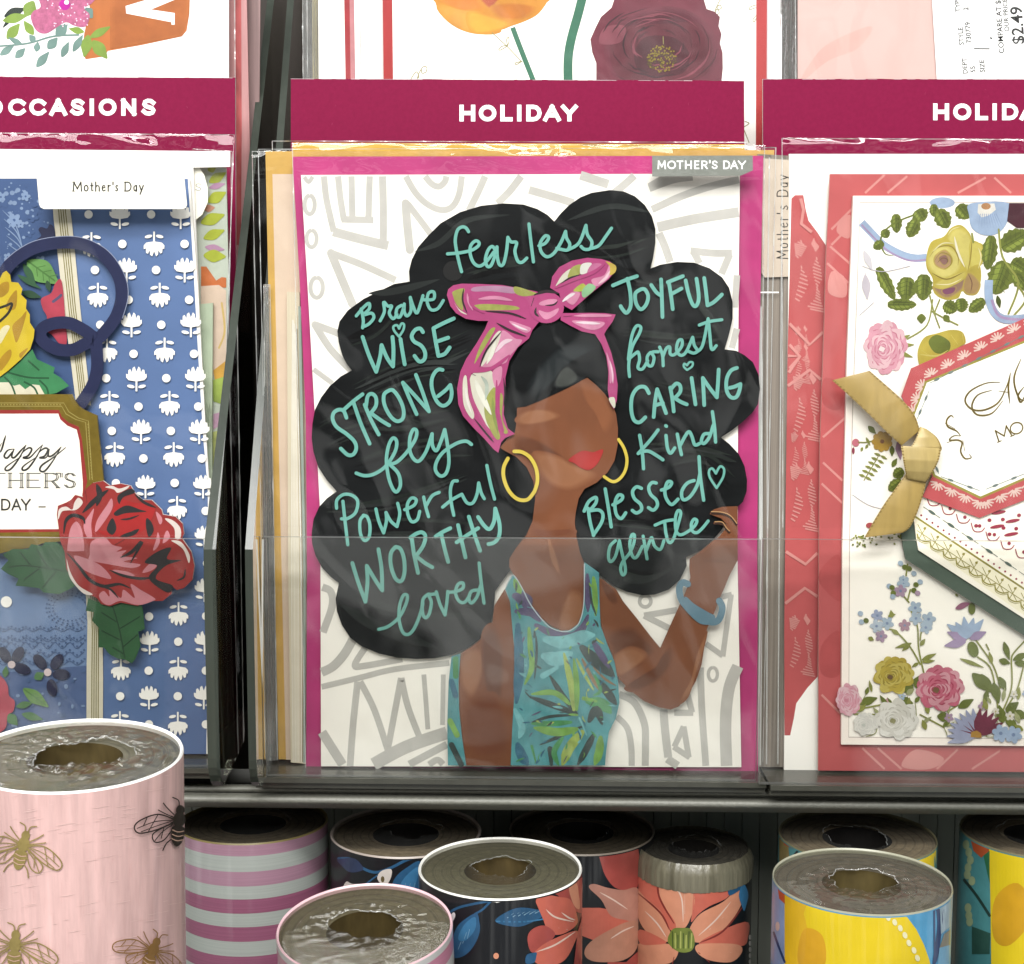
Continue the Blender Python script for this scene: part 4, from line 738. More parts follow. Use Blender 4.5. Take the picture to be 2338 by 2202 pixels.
# white sprig print
def sprig(F, c, up, s=1.0):
    s *= .92
    k = -1 if up else 1; x, y = c
    def f(pts): return [(x+px*s, y+py*s*k) for px, py in pts]
    b.fill(F, f([(-80, -10), (-60, -32), (0, -42), (60, -32), (80, -10), (78, 18), (66, 12), (62, 46), (48, 52), (34, 26), (30, 60), (16, 74), (0, 34), (-14, 74), (-30, 62), (-34, 28), (-48, 54), (-62, 46), (-64, 12), (-80, 18)]), WB)
    b.fill(F, f([(-7, -40), (-7, -118), (7, -118), (7, -40)]), WB, up=.3)
    for sg in (-1, 1): b.ell(F, (x+sg*43*s, y-80*s*k), 30*s, 13*s, WB, 12*sg*k, 12, up=.3)
for c in ((1100, 200), (1140, 565), (700, 565), (1175, 955), (765, 955), (1210, 1335), (783, 1335), (1240, 1700), (820, 1700)): sprig(T2, c, False)
for c in ((1318, 345), (905, 345), (940, 735), (1362, 735), (975, 1120), (1395, 1120), (1008, 1495), (1422, 1495)): sprig(T2, c, True)
for c in ((857, -35), (1290, -35)): sprig(T2, c, True)
sprig(T2, (655, 205), False)
for c in ((875, 180), (1318, 180), (680, 365), (1115, 365), (1350, 577), (920, 577), (718, 755), (1152, 755), (955, 962), (1385, 962), (760, 1135), (1188, 1135), (990, 1337), (1415, 1337), (800, 1510), (1220, 1510), (1025, 1706), (1440, 1706), (635, -30), (1080, -30)): b.ell(T2, c, 30, 30, WB, up=.3)
for c in ((1265, 205), (1275, 960), (865, 1350), (1273, 1350), (1270, 1740), (858, 1735)): sprig(T3, c, False, .95)
for c in ((1040, 15), (1450, 15), (1460, 375), (1460, 750), (1070, 1125), (1460, 1125), (1065, 1515), (1455, 1515)): sprig(T3, c, True, .95)
for c in ((1248, 8), (1468, 207), (1478, 580), (1066, 958), (1472, 955), (1273, 1137), (1063, 1343), (1470, 1343), (860, 1525), (1270, 1525), (1065, 1725), (1470, 1725), (830, 10)): b.ell(T3, c, 30, 30, WB, up=.3)
# printed dark flowers and leaves
NV = ink('2a2c4c', var=.15)
for c, pet in (((88, 1300), ((-50, -70, 60), (45, -70, -60), (75, 30, 20))), ((345, 1355), ((-55, -75, 50), (65, -75, -55), (95, 15, 0), (30, 110, 80)))):
    for dx, dy, r in pet: b.ell(T3, (c[0]+dx, c[1]+dy), 62, 38, NV, r, up=.3)
    b.ell(T3, c, 27, 27, ink('f2dede'), up=.5)
for a, c, w in (((40, 1390), (50, 1310), 22), ((250, 1400), (320, 1360), 30), ((120, 1600), (240, 1570), 24), ((160, 1650), (310, 1690), 28), ((60, 1650), (130, 1730), 36)): leaf(b, T3, a, c, w, ink('5c8a52', var=.15))
leaf(b, T3, (170, 1470), (350, 1600), 45, ink('74a055', var=.2), ink('4f7a3d'))
b.fill(T3, [(-40, 1380), (20, 1390), (60, 1450), (70, 1520), (110, 1560), (100, 1630), (60, 1660), (50, 1740), (10, 1780), (-40, 1790)], ink('cf5566', var=.15), 1)
leaf(b, T2, (200, 300), (420, 460), 80, ink('6fa457', var=.2), ink('4f7f3c')); leaf(b, T2, (170, 320), (260, 470), 26, ink('35603f')); leaf(b, T2, (130, 400), (300, 500), 20, ink('35603f')); leaf(b, T2, (160, 520), (300, 560), 26, ink('2e5137')); leaf(b, T2, (340, 440), (360, 520), 20, ink('2e5137'))
b.fill(T2, [(445, 445), (400, 460), (370, 530), (300, 570), (310, 640), (340, 700), (330, 790), (380, 830), (430, 890), (480, 890), (470, 700)], ink('bf4256', var=.18), 1); b.stroke(T2, [(385, 590), (425, 560), (440, 545)], 20, ink('5a5273'))
b.fill(T2, [(280, 80), (300, 60), (340, 70), (360, 40), (388, 60), (392, 125), (340, 140), (290, 150), (265, 150), (300, 120)], ink('262a4e', var=.1), 1)
b.build('front_panel', lc)

b = MB(-0.0022); NAVY = ink('232a52', rough=.4, var=.10)
b.stroke(T2, [(10, 430), (50, 350), (120, 280), (240, 210), (400, 172), (560, 176), (690, 225), (790, 320), (852, 430), (866, 560), (830, 690), (760, 790), (690, 850), (600, 795), (500, 745), (400, 742), (315, 772), (285, 825), (322, 885), (420, 932), (520, 932), (600, 895), (675, 865), (690, 960), (690, 1080), (652, 1200), (570, 1325)], 88, NAVY)
b.stroke(T2, [(30, 300), (120, 225), (240, 160), (400, 128), (560, 130), (700, 180), (810, 270), (895, 420), (912, 560), (872, 710)], 5, ink('9aa3bf'), cap='none')
b.build('ribbon_scroll', lc)
b = MB(-0.0032); YE = ink('dfc227', var=.12, scale=(90, 90, 90)); YD = ink('b98e1d', var=.15)
b.fill(T2, [(-300, 430), (0, 425), (20, 385), (45, 370), (72, 400), (80, 450), (130, 455), (160, 500), (150, 540), (190, 580), (185, 640), (212, 680), (213, 740), (246, 790), (240, 850), (215, 930), (150, 1000), (60, 1080), (0, 1125), (-300, 1125)], YE)
for p in ([(0, 470), (60, 450), (60, 520), (0, 560)], [(70, 560), (120, 510), (110, 640), (40, 640)], [(90, 760), (150, 700), (190, 660), (160, 780), (120, 880), (100, 840)], [(0, 1000), (70, 930), (80, 980), (30, 1060), (0, 1080)], [(140, 960), (200, 920), (150, 990)]): b.fill(T2, p, YD, 1)
b.stroke(T2, [(-20, 640), (40, 620), (85, 605), (60, 670), (0, 730)], 18, ink('1d1a14')); b.fill(T2, [(0, 800), (40, 760), (70, 770), (40, 830), (0, 890)], ink('efe6b9'), 1)
b.build('yellow_flower', lc)
b = MB(-0.0027); GL_ = ink('3d8a57', var=.15)
b.fill(T2, [(-300, 1125), (0, 1125), (60, 1090), (150, 1010), (230, 930), (262, 1000), (390, 1060), (380, 1100), (430, 1130), (492, 1190), (400, 1242), (330, 1255), (-300, 1255)], GL_)
b.fill(T2, [(-100, 1180), (0, 1165), (60, 1165), (100, 1190), (140, 1180), (180, 1215), (230, 1180), (280, 1185), (320, 1255), (-100, 1258)], ink('ece6cc'))
for p in ([(60, 1095), (200, 1130), (350, 1135)], [(200, 1010), (280, 1080)], [(30, 1125), (80, 1180), (110, 1255)], [(170, 1160), (240, 1200), (270, 1255)], [(280, 1150), (330, 1200), (345, 1250)]): b.stroke(T2, p, 13, ink('1f5a35'), cap='none')
b.build('green_leaf', lc)
# gold framed label
b = MB(-0.0037); GO = gold('9c8433', .35)
lab = [T2(p) for p in [(-400, 1252), (510, 1250), (528, 1290), (562, 1335), (600, 1362), (692, 1402), (698, 1480), (738, 1860)]] + [T3(p) for p in [(735, 30), (600, 60), (420, 380), (440, 425), (300, 440), (230, 470), (90, 490), (0, 512), (-400, 512)]]
b.sheet(lab, .0010, GO)
b.fill(N_, [T2(p) for p in [(-400, 1362), (420, 1362), (440, 1410), (490, 1452), (562, 1482), (582, 1560), (622, 1872)]] + [T3(p) for p in [(600, 80), (580, 355), (-400, 370)]], ink('a8322f', var=.08))
b.fill(N_, [T2(p) for p in [(-400, 1390), (415, 1388), (430, 1430), (480, 1474), (546, 1502), (565, 1580), (590, 1872)]] + [T3(p) for p in [(590, 60), (560, 338), (-400, 342)]], ink('f8f1e4', var=.03, alb=.88))
DKG = ink('c9b768', rough=.3, metal=.4)
for p in ([(-100, 1335), (440, 1335), (470, 1390), (540, 1430), (610, 1450), (640, 1860)], [(-100, 1312), (455, 1312), (490, 1375), (560, 1420), (630, 1440), (658, 1860)]):
    b.stroke(T2, p, 6, DKG, sm=0, cap='none')
for i in range(20): b.ell(T2, (10+i*22, 1324), 6, 5, DKG, n=8, up=.1)
for i in range(19): b.ell(T2, (628+i*1.5, 1465+i*21), 5, 6, DKG, n=8, up=.1)
IK = ink('2b2b28', var=0)
def sc(F, w, *ss):
    for s_ in ss: b.stroke(F, s_, w, IK, up=.3, taper=(.4, .4))
sc(T2, 14, [(-60, 1620), (0, 1660), (30, 1580), (40, 1545)], [(-30, 1690), (10, 1600)], [(98, 1640), (55, 1650), (30, 1690), (52, 1704), (90, 1660), (102, 1640)], [(102, 1640), (84, 1692), (104, 1700), (150, 1650), (186, 1612)], [(186, 1612), (140, 1700), (80, 1780), (42, 1792), (48, 1764), (150, 1694)], [(150, 1694), (160, 1665), (205, 1632), (226, 1645), (200, 1688), (165, 1702), (210, 1702), (262, 1650), (304, 1610)],
   [(304, 1610), (258, 1700), (200, 1778), (162, 1790), (170, 1760), (265, 1694)], [(265, 1694), (282, 1660), (320, 1634), (342, 1645), (318, 1690), (282, 1702), (330, 1700), (352, 1640)], [(352, 1640), (345, 1690), (380, 1682), (436, 1625)], [(436, 1625), (380, 1720), (320, 1796), (285, 1792), (300, 1755), (380, 1700), (468, 1630)])
GY = ink('6c6d66', var=0)
for ch, x0, x1 in (('T', -60, 40), ('H', 62, 165), ('E', 190, 290), ('R', 320, 425), ("'", 425, 450), ('S', 455, 545)):
    for d in (0, 12): glyph(b, T3, ch, x0+d, x1-12+d, -62, 46, 7, GY if d else IK)
    if ch in 'HR': [b.stroke(T3, [(x-14, y), (x+20, y)], 6, IK, cap='none') for x in (x0+6, x1-14) for y in (-60, 44)]
for ch, x0, x1 in (('D', 8, 76), ('A', 82, 152), ('Y', 150, 220)):
    glyph(b, T3, ch, x0, x1, 122, 206, 12, IK)
b.stroke(T3, [(275, 180), (326, 180)], 8, IK, cap='none')
b.build('framed_label', lc)
b = MB(-0.0044); LG = ink('2f5f38', var=.2, scale=(120, 120, 120)); LV = ink('1c3f24')
b.fill(T3, [(5, 622), (60, 560), (18, 520), (90, 480), (200, 482), (222, 445), (300, 460), (320, 432), (400, 430), (480, 490), (500, 600), (540, 740), (490, 770), (420, 802), (310, 790), (280, 760), (200, 750), (110, 742), (132, 692), (60, 660)], LG)
for p in ([(60, 610), (200, 600), (480, 640)], [(140, 500), (220, 600)], [(260, 480), (340, 610)], [(170, 700), (280, 620)], [(300, 760), (400, 640)]): b.stroke(T3, p, 10, LV, cap='none')
b.fill(T3, [(610, 920), (630, 830), (700, 860), (1010, 870), (1020, 930), (1032, 1050), (985, 1070), (1002, 1170), (965, 1260), (940, 1295), (890, 1268), (840, 1262), (780, 1230), (740, 1182), (700, 1182), (702, 1040), (655, 990), (670, 930)], LG)
for p in ([(800, 880), (850, 1050), (890, 1260)], [(830, 1000), (720, 930)], [(850, 1050), (1000, 960)], [(860, 1130), (720, 1060)], [(875, 1180), (980, 1090)], [(885, 1230), (800, 1180)]): b.stroke(T3, p, 10, LV, cap='none')
b.build('rose_leaf', lc)
b = MB(-0.0052); RD = ink('a3322f', var=.14, scale=(100, 100, 100)); PKR = ink('d68c95', var=.12); BK = ink('2c2a2c', var=.1); WR = ink('f0e3da', var=.04); RB = ink('b52727', var=.12)
out = [(405, 235), (412, 172), (470, 150), (505, 130), (535, 95), (590, 110), (612, 50), (660, 10), (735, -5), (780, 28), (860, 15), (930, 30), (960, 80), (1010, 130), (1080, 132), (1150, 200), (1160, 235), (1250, 250), (1300, 300), (1310, 372), (1295, 405), (1362, 500), (1385, 600), (1370, 700), (1312, 758), (1260, 772), (1222, 745), (1222, 800), (1160, 850), (1060, 852), (980, 885), (860, 862), (780, 888), (720, 872), (690, 830), (600, 790), (530, 730), (472, 620), (460, 500), (430, 425)]
b.sheet([T3(p) for p in out], .0009, RD, WR)
for p, m in (([(480, 470), (500, 340), (545, 285), (585, 350), (600, 480), (580, 495), (490, 495)], PKR), ([(595, 310), (640, 230), (670, 195), (650, 300), (655, 395), (620, 395)], PKR), ([(680, 360), (690, 280), (760, 170), (795, 120), (800, 190), (740, 290)], PKR), ([(640, 520), (650, 430), (740, 395), (800, 450), (870, 470), (830, 500), (900, 490), (870, 530), (980, 545), (880, 570), (1000, 590), (940, 615), (780, 590), (640, 560)], PKR),
             ([(525, 530), (620, 550), (720, 600), (790, 680), (760, 690), (600, 630)], PKR), ([(800, 630), (900, 640), (960, 670), (900, 672)], PKR), ([(1015, 650), (1060, 590), (1150, 535), (1100, 620)], PKR), ([(705, 810), (740, 780), (780, 820), (780, 760), (860, 830), (880, 770), (960, 830), (930, 730), (1000, 770), (1100, 830), (1090, 850), (985, 880), (860, 850), (780, 880), (730, 860)], PKR),
             ([(1110, 215), (1150, 250), (1155, 290), (1135, 300)], PKR), ([(1090, 490), (1110, 420), (1125, 360), (1140, 420), (1120, 470)], PKR), ([(1160, 440), (1175, 370), (1195, 350), (1210, 400)], PKR),
             ([(415, 270), (420, 200), (470, 178), (515, 200), (530, 150), (560, 115), (590, 150), (545, 200), (480, 205), (440, 215)], WR), ([(750, 40), (800, 30), (850, 50), (920, 30), (900, 55), (840, 80), (810, 55)], WR), ([(1175, 265), (1230, 275), (1285, 330), (1285, 400), (1250, 405), (1240, 330)], WR), ([(1220, 420), (1290, 430), (1350, 520), (1345, 580), (1310, 490), (1260, 445)], WR), ([(475, 550), (500, 640), (560, 740), (660, 802), (600, 800), (530, 730), (490, 660)], WR),
             ([(700, 345), (760, 350), (820, 280), (800, 210), (860, 130), (960, 150), (1100, 180), (1060, 300), (960, 380), (760, 385)], RB), ([(760, 340), (800, 260), (830, 330), (800, 380)], BK), ([(815, 220), (900, 170), (1000, 200), (1040, 215), (900, 225), (830, 245)], BK), ([(1045, 260), (1080, 290), (1095, 350), (1060, 395), (1040, 320)], BK), ([(840, 100), (930, 50), (960, 80), (880, 110), (850, 160)], BK), ([(1030, 575), (1120, 500), (1220, 470), (1190, 550), (1290, 560), (1180, 600), (1110, 690), (1230, 740), (1190, 790), (1060, 690), (1120, 600)], BK)):
    b.fill(T3, p, m, 1)
for p, w in (([(455, 370), (470, 280), (520, 240), (590, 260), (605, 300)], 26), ([(590, 220), (680, 130), (770, 60)], 34), ([(690, 20), (710, 90), (690, 170)], 40), ([(610, 70), (620, 150)], 10), ([(860, 390), (940, 370), (990, 340)], 30), ([(860, 270), (920, 265), (990, 240)], 14), ([(960, 90), (1030, 150), (1110, 185)], 20), ([(860, 540), (940, 500), (1010, 430), (930, 580)], 26), ([(480, 510), (560, 600), (640, 700), (740, 745), (850, 730), (930, 760)], 24), ([(780, 630), (880, 670), (1000, 690), (1110, 680)], 20), ([(820, 450), (890, 410)], 16), ([(1260, 705), (1310, 680), (1320, 620)], 14), ([(730, 750), (790, 770), (845, 830)], 14)): b.stroke(T3, p, w, BK, taper=(.2, .2))
b.build('rose', lc)
b = MB(-0.0064); CRT = ink('fbf7e9', var=.02, alb=.88)
b.sheet([T1(p) for p in [(262, 1268), (1312, 1268), (1332, 1460), (1322, 1482), (1300, 1490), (312, 1490), (288, 1478), (278, 1455)]], .0003, CRT)
TX = ink('2f2d29', var=0)
def ltext(mb, F, s, x, y0, h, t_, m, sp=.16, wd=None):
    cur = x
    for ch in s:
        w = {'M': .95, ' ': .3, "'": .12, 'D': .72, 't': .34, 'r': .36, 'e': .42, 's': .34, 'o': .5, 'h': .5, 'a': .42, 'y': .5}.get(ch, .5)*h
        if ch in GL: glyph(mb, F, ch, cur, cur+w, y0, y0+h, t_, m)
        if ch in 'MD': mb.stroke(F, [(cur-5, y0+h-4), (cur+18, y0+h-4)], 5, m, cap='none'); mb.stroke(F, [(cur-5, y0+4), (cur+18, y0+4)], 5, m, cap='none')
        cur += w + sp*h
ltext(b, T1, "Mother's Day", 517, 1295, 72, 9.5, TX, .145)
b.build('occasion_tag', lc)
sleeve('plastic_sleeve', [(-280, 302), (535, 308), (483, 1724), (-280, 1722)], -0.0070, lc, seed=5)

# cards behind the left one
GL2 = 'cards stacked behind the blue card'
t = plain_card('pale card with lime leaves and an orange bloom, behind the blue card', 0.0052, [(440, 380), (516, 383), (522, 640), (505, 1200), (478, 1700), (430, 1700)], ink('cfd8c8', var=.06), (), [(440, 340), (531, 346), (512, 1200), (480, 1700)], 31, GL2)
b = MB(0.0051)
LM = ink('b9c43c', var=.15); MV = ink('c295b5', var=.15)
for a, c, w, m in (((1480, 1215), (1540, 1190), 28, LM), ((1490, 1300), (1610, 1230), 34, LM), ((1490, 1340), (1605, 1310), 22, MV), ((1480, 1440), (1610, 1370), 40, LM), ((1450, 1490), (1530, 1480), 26, ink('d79a80', var=.1)), ((1430, 1590), (1600, 1530), 42, LM), ((1450, 1700), (1600, 1640), 36, LM), ((1460, 1760), (1600, 1780), 26, MV), ((1450, 1820), (1610, 1830), 44, LM)): leaf(b, T1, a, c, w, m)
b.fill(T2, [(1432, 340), (1470, 340), (1540, 440), (1580, 415), (1612, 420), (1612, 490), (1432, 490)], ink('d5763d', var=.15)); b.fill(T2, [(1430, 480), (1560, 472), (1612, 510), (1612, 1000), (1560, 1100), (1430, 1150)], ink('ecd3bd', var=.08), 0)
b.stroke(T2, [(1560, 920), (1600, 800), (1580, 600)], 14, ink('e0c27a')); b.fill(T2, [(1520, 1080), (1610, 1010), (1612, 1150), (1530, 1150)], ink('e0ac4a', var=.2)); b.fill(T2, [(1515, 1150), (1610, 1120), (1608, 1330), (1520, 1300)], ink('a9bf5a', var=.25)); b.fill(T2, [(1520, 1390), (1600, 1370), (1590, 1460), (1520, 1500)], ink('c9a0b8', var=.2)); b.fill(T2, [(1510, 1520), (1590, 1500), (1570, 1800), (1510, 1800)], ink('b4bb72', var=.3))
b.build('printed_leaves', t)
plain_card('narrow pale green card edge behind the blue card', 0.0034, [(446, 696), (486, 692), (484, 1000), (488, 1400), (468, 1720), (446, 1720)], ink('c3d2b7', var=.06), (), None, 0, GL2)
b = MB(0.0030)
b.sheet([T1(p) for p in [(1330, 1160), (1410, 1180), (1455, 1250), (1480, 1340), (1480, 1440), (1440, 1530), (1380, 1580), (1340, 1580)]], .0003, CRT); glyph(b, T1, 'S', 1392, 1434, 1308, 1362, 5, ink('8a8a80'))
o = b.build('occasion_tag'); tag(o, 'rounded cream tag ending in the letter S behind the blue card', 'tag')

# ================================================================ top row
def tcard(label, Y, px): return thing('greeting_card', label, 'greeting card', at(px, 320, Y), 'cards in the top row')
YT = 0.034
t = tcard('white card with an orange bunting flag lettered V and a pink glitter flower', YT, 250)
b = MB(YT); b.sheet([(-260, -160), (522, -160), (522, 330), (-260, 330)], .001, ink('fdfafa', var=.015, alb=.92))
OR = ink('d17a3d', var=.14, scale=(120, 120, 60)); b.fill(T1, [(575, -300), (1360, -300), (1350, 100), (1330, 220), (1295, 262), (1000, 325), (770, 365), (740, 405), (610, 425), (585, 360), (600, 240), (640, 60)], OR)
b.fill(T1, [(895, 45), (1245, -60), (1245, 0), (1075, 70), (1245, 95), (1245, 178), (1222, 178), (1222, 160), (900, 98)], ink('ffffff', alb=.93))
GS1, GS2, PG = ink('8fae4a', var=.18), ink('7d9f98', var=.14), ink('d2729c', var=.25, scale=(900, 900, 900))
for a, c, w, m in (((30, 120), (180, 60), 36, ink('24332c')), ((20, 200), (110, 90), 14, ink('24332c')), ((170, 40), (260, 90), 60, GS1), ((20, 150), (200, 110), 34, GS1), ((50, 280), (140, 170), 38, GS1), ((240, 250), (170, 150), 30, GS1), ((600, 230), (490, 205), 24, GS1), ((640, 270), (790, 190), 28, GS1), ((630, 250), (600, 410), 40, GS1), ((660, 290), (765, 420), 44, GS1),
                   ((0, 395), (100, 325), 26, GS2), ((110, 415), (180, 345), 28, GS2), ((260, 480), (350, 370), 30, GS2), ((260, 370), (270, 300), 24, GS2), ((340, 350), (410, 270), 34, GS2), ((440, 410), (490, 300), 26, GS2), ((520, 370), (590, 250), 26, GS2), ((160, 320), (60, 270), 20, GS2), ((250, 300), (210, 250), 24, GS2), ((400, 260), (480, 170), 40, GS2), ((600, 60), (660, 130), 40, GS2)): leaf(b, T1, a, c, w, m)
b.soft(T1, [(800, -60), (1340, -60), (1330, 120), (1290, 250), (800, 340)], 'd17a3d', 'c46f36', 3, .05, 0, var=.14)
b.fill(T1, [(895, 45), (1245, -60), (1245, 0), (1075, 70), (1245, 95), (1245, 178), (1222, 178), (1222, 160), (900, 98)], ink('ffffff', alb=.93))
b.stroke(T1, [(0, 330), (200, 310), (380, 260), (560, 250)], 12, GS2)
b.fill(T1, [(220, 130), (240, 80), (290, 50), (300, -60), (680, -60), (660, 20), (600, 60), (640, 110), (610, 190), (530, 185), (470, 160), (400, 200), (330, 240), (260, 220)], PG, 1)
b.ell(T1, (462, 35), 40, 40, ink('d83fb4', rough=.15, var=.2)); b.ell(T1, (475, 18), 17, 17, ink('ffffff', alb=.95))
rd = random.Random(2)
for i in range(40): b.ell(T1, (rd.uniform(250, 640), rd.uniform(0, 190)), 5, 5, ink('f6dcec', rough=.2, alb=.95), n=7, up=.1)
b.build('front_panel', t); sleeve('plastic_sleeve', [(-260, -160), (535, -160), (538, 330), (-260, 330)], YT-.0015, t, amp=.0002, seed=41, nx=40, ny=40)
GT = 'cards in the top row'
plain_card('pink card edge standing behind the white bunting card', YT+.006, [(500, -160), (560, -160), (572, 420), (570, 760), (500, 760)], ink('d9a0a0', var=.2, scale=(300, 300, 20)), [([(538, -160), (550, -160), (552, 300), (550, 560), (538, 560)], ink('c05a5a', var=.5, scale=(300, 300, 60)))], None, 0, GT)
plain_card('dusty pink card edge furthest behind the white bunting card', YT+.011, [(555, -160), (596, -160), (592, 250), (580, 560), (555, 560)], ink('a88a88', var=.3, scale=(600, 600, 14)), (), None, 0, GT)

t = tcard('white card with an orange poppy and a large dark red flower', YT, 1250)
b = MB(YT); b.sheet([(872, -160), (1752, -160), (1749, 600), (880, 600)], .001, ink('c4383a', var=.12, scale=(200, 200, 40)))
b.fill(N_, [(894, -160), (1727, -160), (1725, 600), (902, 600)], ink('fdfaf5', var=.015, alb=.9))
OG = ink('e39a38', var=.12); b.fill(U1, [(1310, -60), (1305, 20), (1350, 110), (1430, 190), (1530, 240), (1640, 262), (1730, 250), (1880, 200), (1990, 160), (2080, 110), (2150, 20), (2180, -60)], OG, 1)
for p, m in (([(1340, 60), (1500, 50), (1700, 130), (1780, 230), (1640, 250), (1450, 190)], 'eba94b'), ([(1560, 100), (1720, 130), (1860, 190), (1700, 245), (1580, 230)], 'f0b344'), ([(1650, -20), (1720, 60), (1760, 20), (1800, -40)], 'c95f38'), ([(1740, 50), (1900, 30), (2050, 60), (1960, 140), (1800, 130)], 'd4802f'), ([(1350, 0), (1560, -40), (1660, 60), (1500, 70)], 'e78f3f')): b.soft(U1, p, 'e39a38', m, 4, .12, var=.14)
SG = ink('3f7d63', var=.12); b.stroke(U1, [(1890, 210), (1935, 330), (1990, 470), (2050, 620)], 38, SG, cap='none'); b.stroke(U2, [(440, -60), (400, 100), (345, 300), (322, 450), (322, 640)], 68, SG, cap='none')
GLN = ink('a39b62', var=.1)
for F, p in ((U1, [(1735, 250), (1850, 355), (1960, 470)]), (U1, [(1850, 350), (1800, 380), (1785, 375), (1810, 352), (1850, 345)]), (U1, [(1850, 345), (1845, 300), (1860, 285), (1862, 320), (1850, 350)]), (U1, [(1960, 465), (1920, 490), (1910, 478), (1960, 465)]), (U1, [(1120, 600), (1160, 545), (1180, 580), (1170, 595), (1180, 560), (1210, 510), (1240, 510), (1235, 545), (1205, 555), (1200, 530)]), (U2, [(1430, 100), (1450, 70), (1465, 100), (1440, 110), (1440, 60), (1470, 40), (1480, 65), (1450, 70), (1460, 20), (1495, -20)]), (U2, [(1740, 40), (1700, 55), (1695, 75), (1740, 60)]), (U2, [(1742, 120), (1720, 150), (1728, 168), (1745, 140)]), (U2, [(1655, 960), (1690, 935), (1660, 920)]), (U2, [(1655, 990), (1690, 1080)])): b.stroke(F, p, 6, GLN)
MR = ink('7b3646', rough=.6, var=.22, scale=(90, 90, 90)); MRD = ink('54242f', var=.2); MRL = ink('8f4a58', var=.2)
b.fill(U2, [(690, -60), (650, 60), (570, 130), (530, 210), (490, 300), (505, 400), (535, 480), (535, 640), (1480, 640), (1492, 520), (1490, 400), (1470, 330), (1482, 260), (1460, 200), (1470, 130), (1430, 90), (1370, 70), (1330, -60)], MR)
b.soft(U2, [(860, 120), (1100, 80), (1320, 180), (1420, 400), (1300, 600), (760, 600), (640, 420), (700, 230)], '7b3646', '5f2836', 6, .12, var=.22)
for p, m in (([(860, 190), (1100, 180), (1320, 180), (1420, 400), (1300, 600), (760, 600), (640, 420), (700, 230)], ink('6a2f3b', var=.2)), ([(600, 210), (750, 200), (720, 320), (560, 330)], MRL), ([(880, 300), (1000, 270), (1150, 300), (1240, 420), (1180, 560), (900, 570), (820, 430)], MRD)): b.fill(U2, p, m, 1)
rd = random.Random(9)
for i in range(46):
    t_ = rd.uniform(0, 6.28); r = rd.uniform(130, 430); ph = rd.uniform(.5, 1.3)
    b.stroke(U2, [(1000+r*1.08*math.cos(t_+j*ph/5), 340+r*.78*math.sin(t_+j*ph/5)+rd.uniform(-8, 8)) for j in range(6)], rd.uniform(5, 14), (MRD, MRL, ink('43202a', var=.2))[i % 3], taper=(.1, .1), up=.15)
GB = gold('a3913f', .3)
for i in range(150):
    t_, r = rd.uniform(0, 6.28), 112*math.sqrt(rd.random()); b.ell(U2, (1028+r*math.cos(t_), 445+r*.92*math.sin(t_)), 7, 7, GB if i % 3 else ink('5d4a1c'), n=7, up=.12)
b.stroke(U2, [(1040, 280), (1042, 335)], 6, GLN)
b.build('front_panel', t); sleeve('plastic_sleeve', [(820, -160), (1785, -160), (1775, 600), (830, 600)], YT-.0014, t, amp=.0002, seed=43, nx=40, ny=30)
plain_card('white card with a double red edge just left of the poppy card', YT+.004, [(726, -160), (880, -160), (880, 600), (730, 600)], ink('fbf8f6', var=.02, alb=.9), [([(783, -160), (806, -160), (816, 600), (796, 600)], ink('b5333c', var=.15)), ([(796, -160), (806, -160), (818, 600), (806, 600)], ink('d78f95', var=.15))], [(700, -160), (880, -160), (880, 600), (706, 600)], 45, GT)
plain_card('pale yellow card edge at the left end of the poppy stack', YT+.008, [(712, -160), (760, -160), (760, 600), (716, 600)], ink('ecdca0', var=.12, scale=(500, 500, 12)), (), None, 0, GT)
t = thing('plastic_sleeve', 'grey crinkled sleeve edge with torn bits left of the pale yellow card', 'plastic sleeve', at(705, 320, YT+.01), GT)
sleeve('film', [(690, -160), (730, -160), (730, 400), (694, 400)], YT+.006, t, seed=46, m=STR, amp=.0008, nx=16)

t = tcard('blush pink envelope with a white price sticker', YT, 2050)
b = MB(YT); b.sheet([(1822, -160), (2640, -160), (2640, 600), (1822, 600)], .0012, ink('f3cdc6', var=.04, scale=(20, 20, 20))); 
for p in ([(1826, 190), (1860, 130), (1900, 95), (1990, 60), (1960, 110), (1890, 140)],): b.fill(N_, p, ink('f0c3ba', var=.05), 1)
b.build('envelope', t)
b = MB(YT-.0006); b.sheet([(2121, -120), (2640, -190), (2640, 330), (2148, 330)], .0001, ink('fdfdfd', var=.01, alb=.93))
for s_, org, sz in (('DEPT', (1562, 560), 38), ('55', (1620, 550), 38), ('STYLE', (1533, 342), 38), ('730779', (1590, 328), 40), ('TYPE', (1505, 92), 38), ('2', (1568, 80), 40), ('SIZE', (1692, 548), 38)): text(b, U3, s_, org, sz*1.35, -94, ink('262626', var=0), bold=.022)
text(b, U3, 'COMPARE AT $4.00', (1838, 405), 58, -94, ink('222222', var=0), bold=.015); text(b, U3, 'OUR PRICE', (1876, 240), 50, -94, ink('222222', var=0), bold=.015); text(b, U3, '$2.49', (1990, 335), 128, -94, ink('1d1d1d', var=0), bold=.015)
b.stroke(U3, [(1608, 370), (1728, 371)], 9, ink('222222'), cap='none'); b.stroke(U3, [(1735, 288), (1742, 292)], 12, ink('333333'))
b.build('price_sticker', t); sleeve('plastic_sleeve', [(1815, -160), (2640, -160), (2640, 500), (1820, 500)], YT-.0022, t, seed=44, nx=40, ny=30)
t = thing('plastic_sleeve', 'dark shiny folded sleeve edges between the poppy card and the blush envelope', 'plastic sleeve', at(1800, 320, YT), GT)
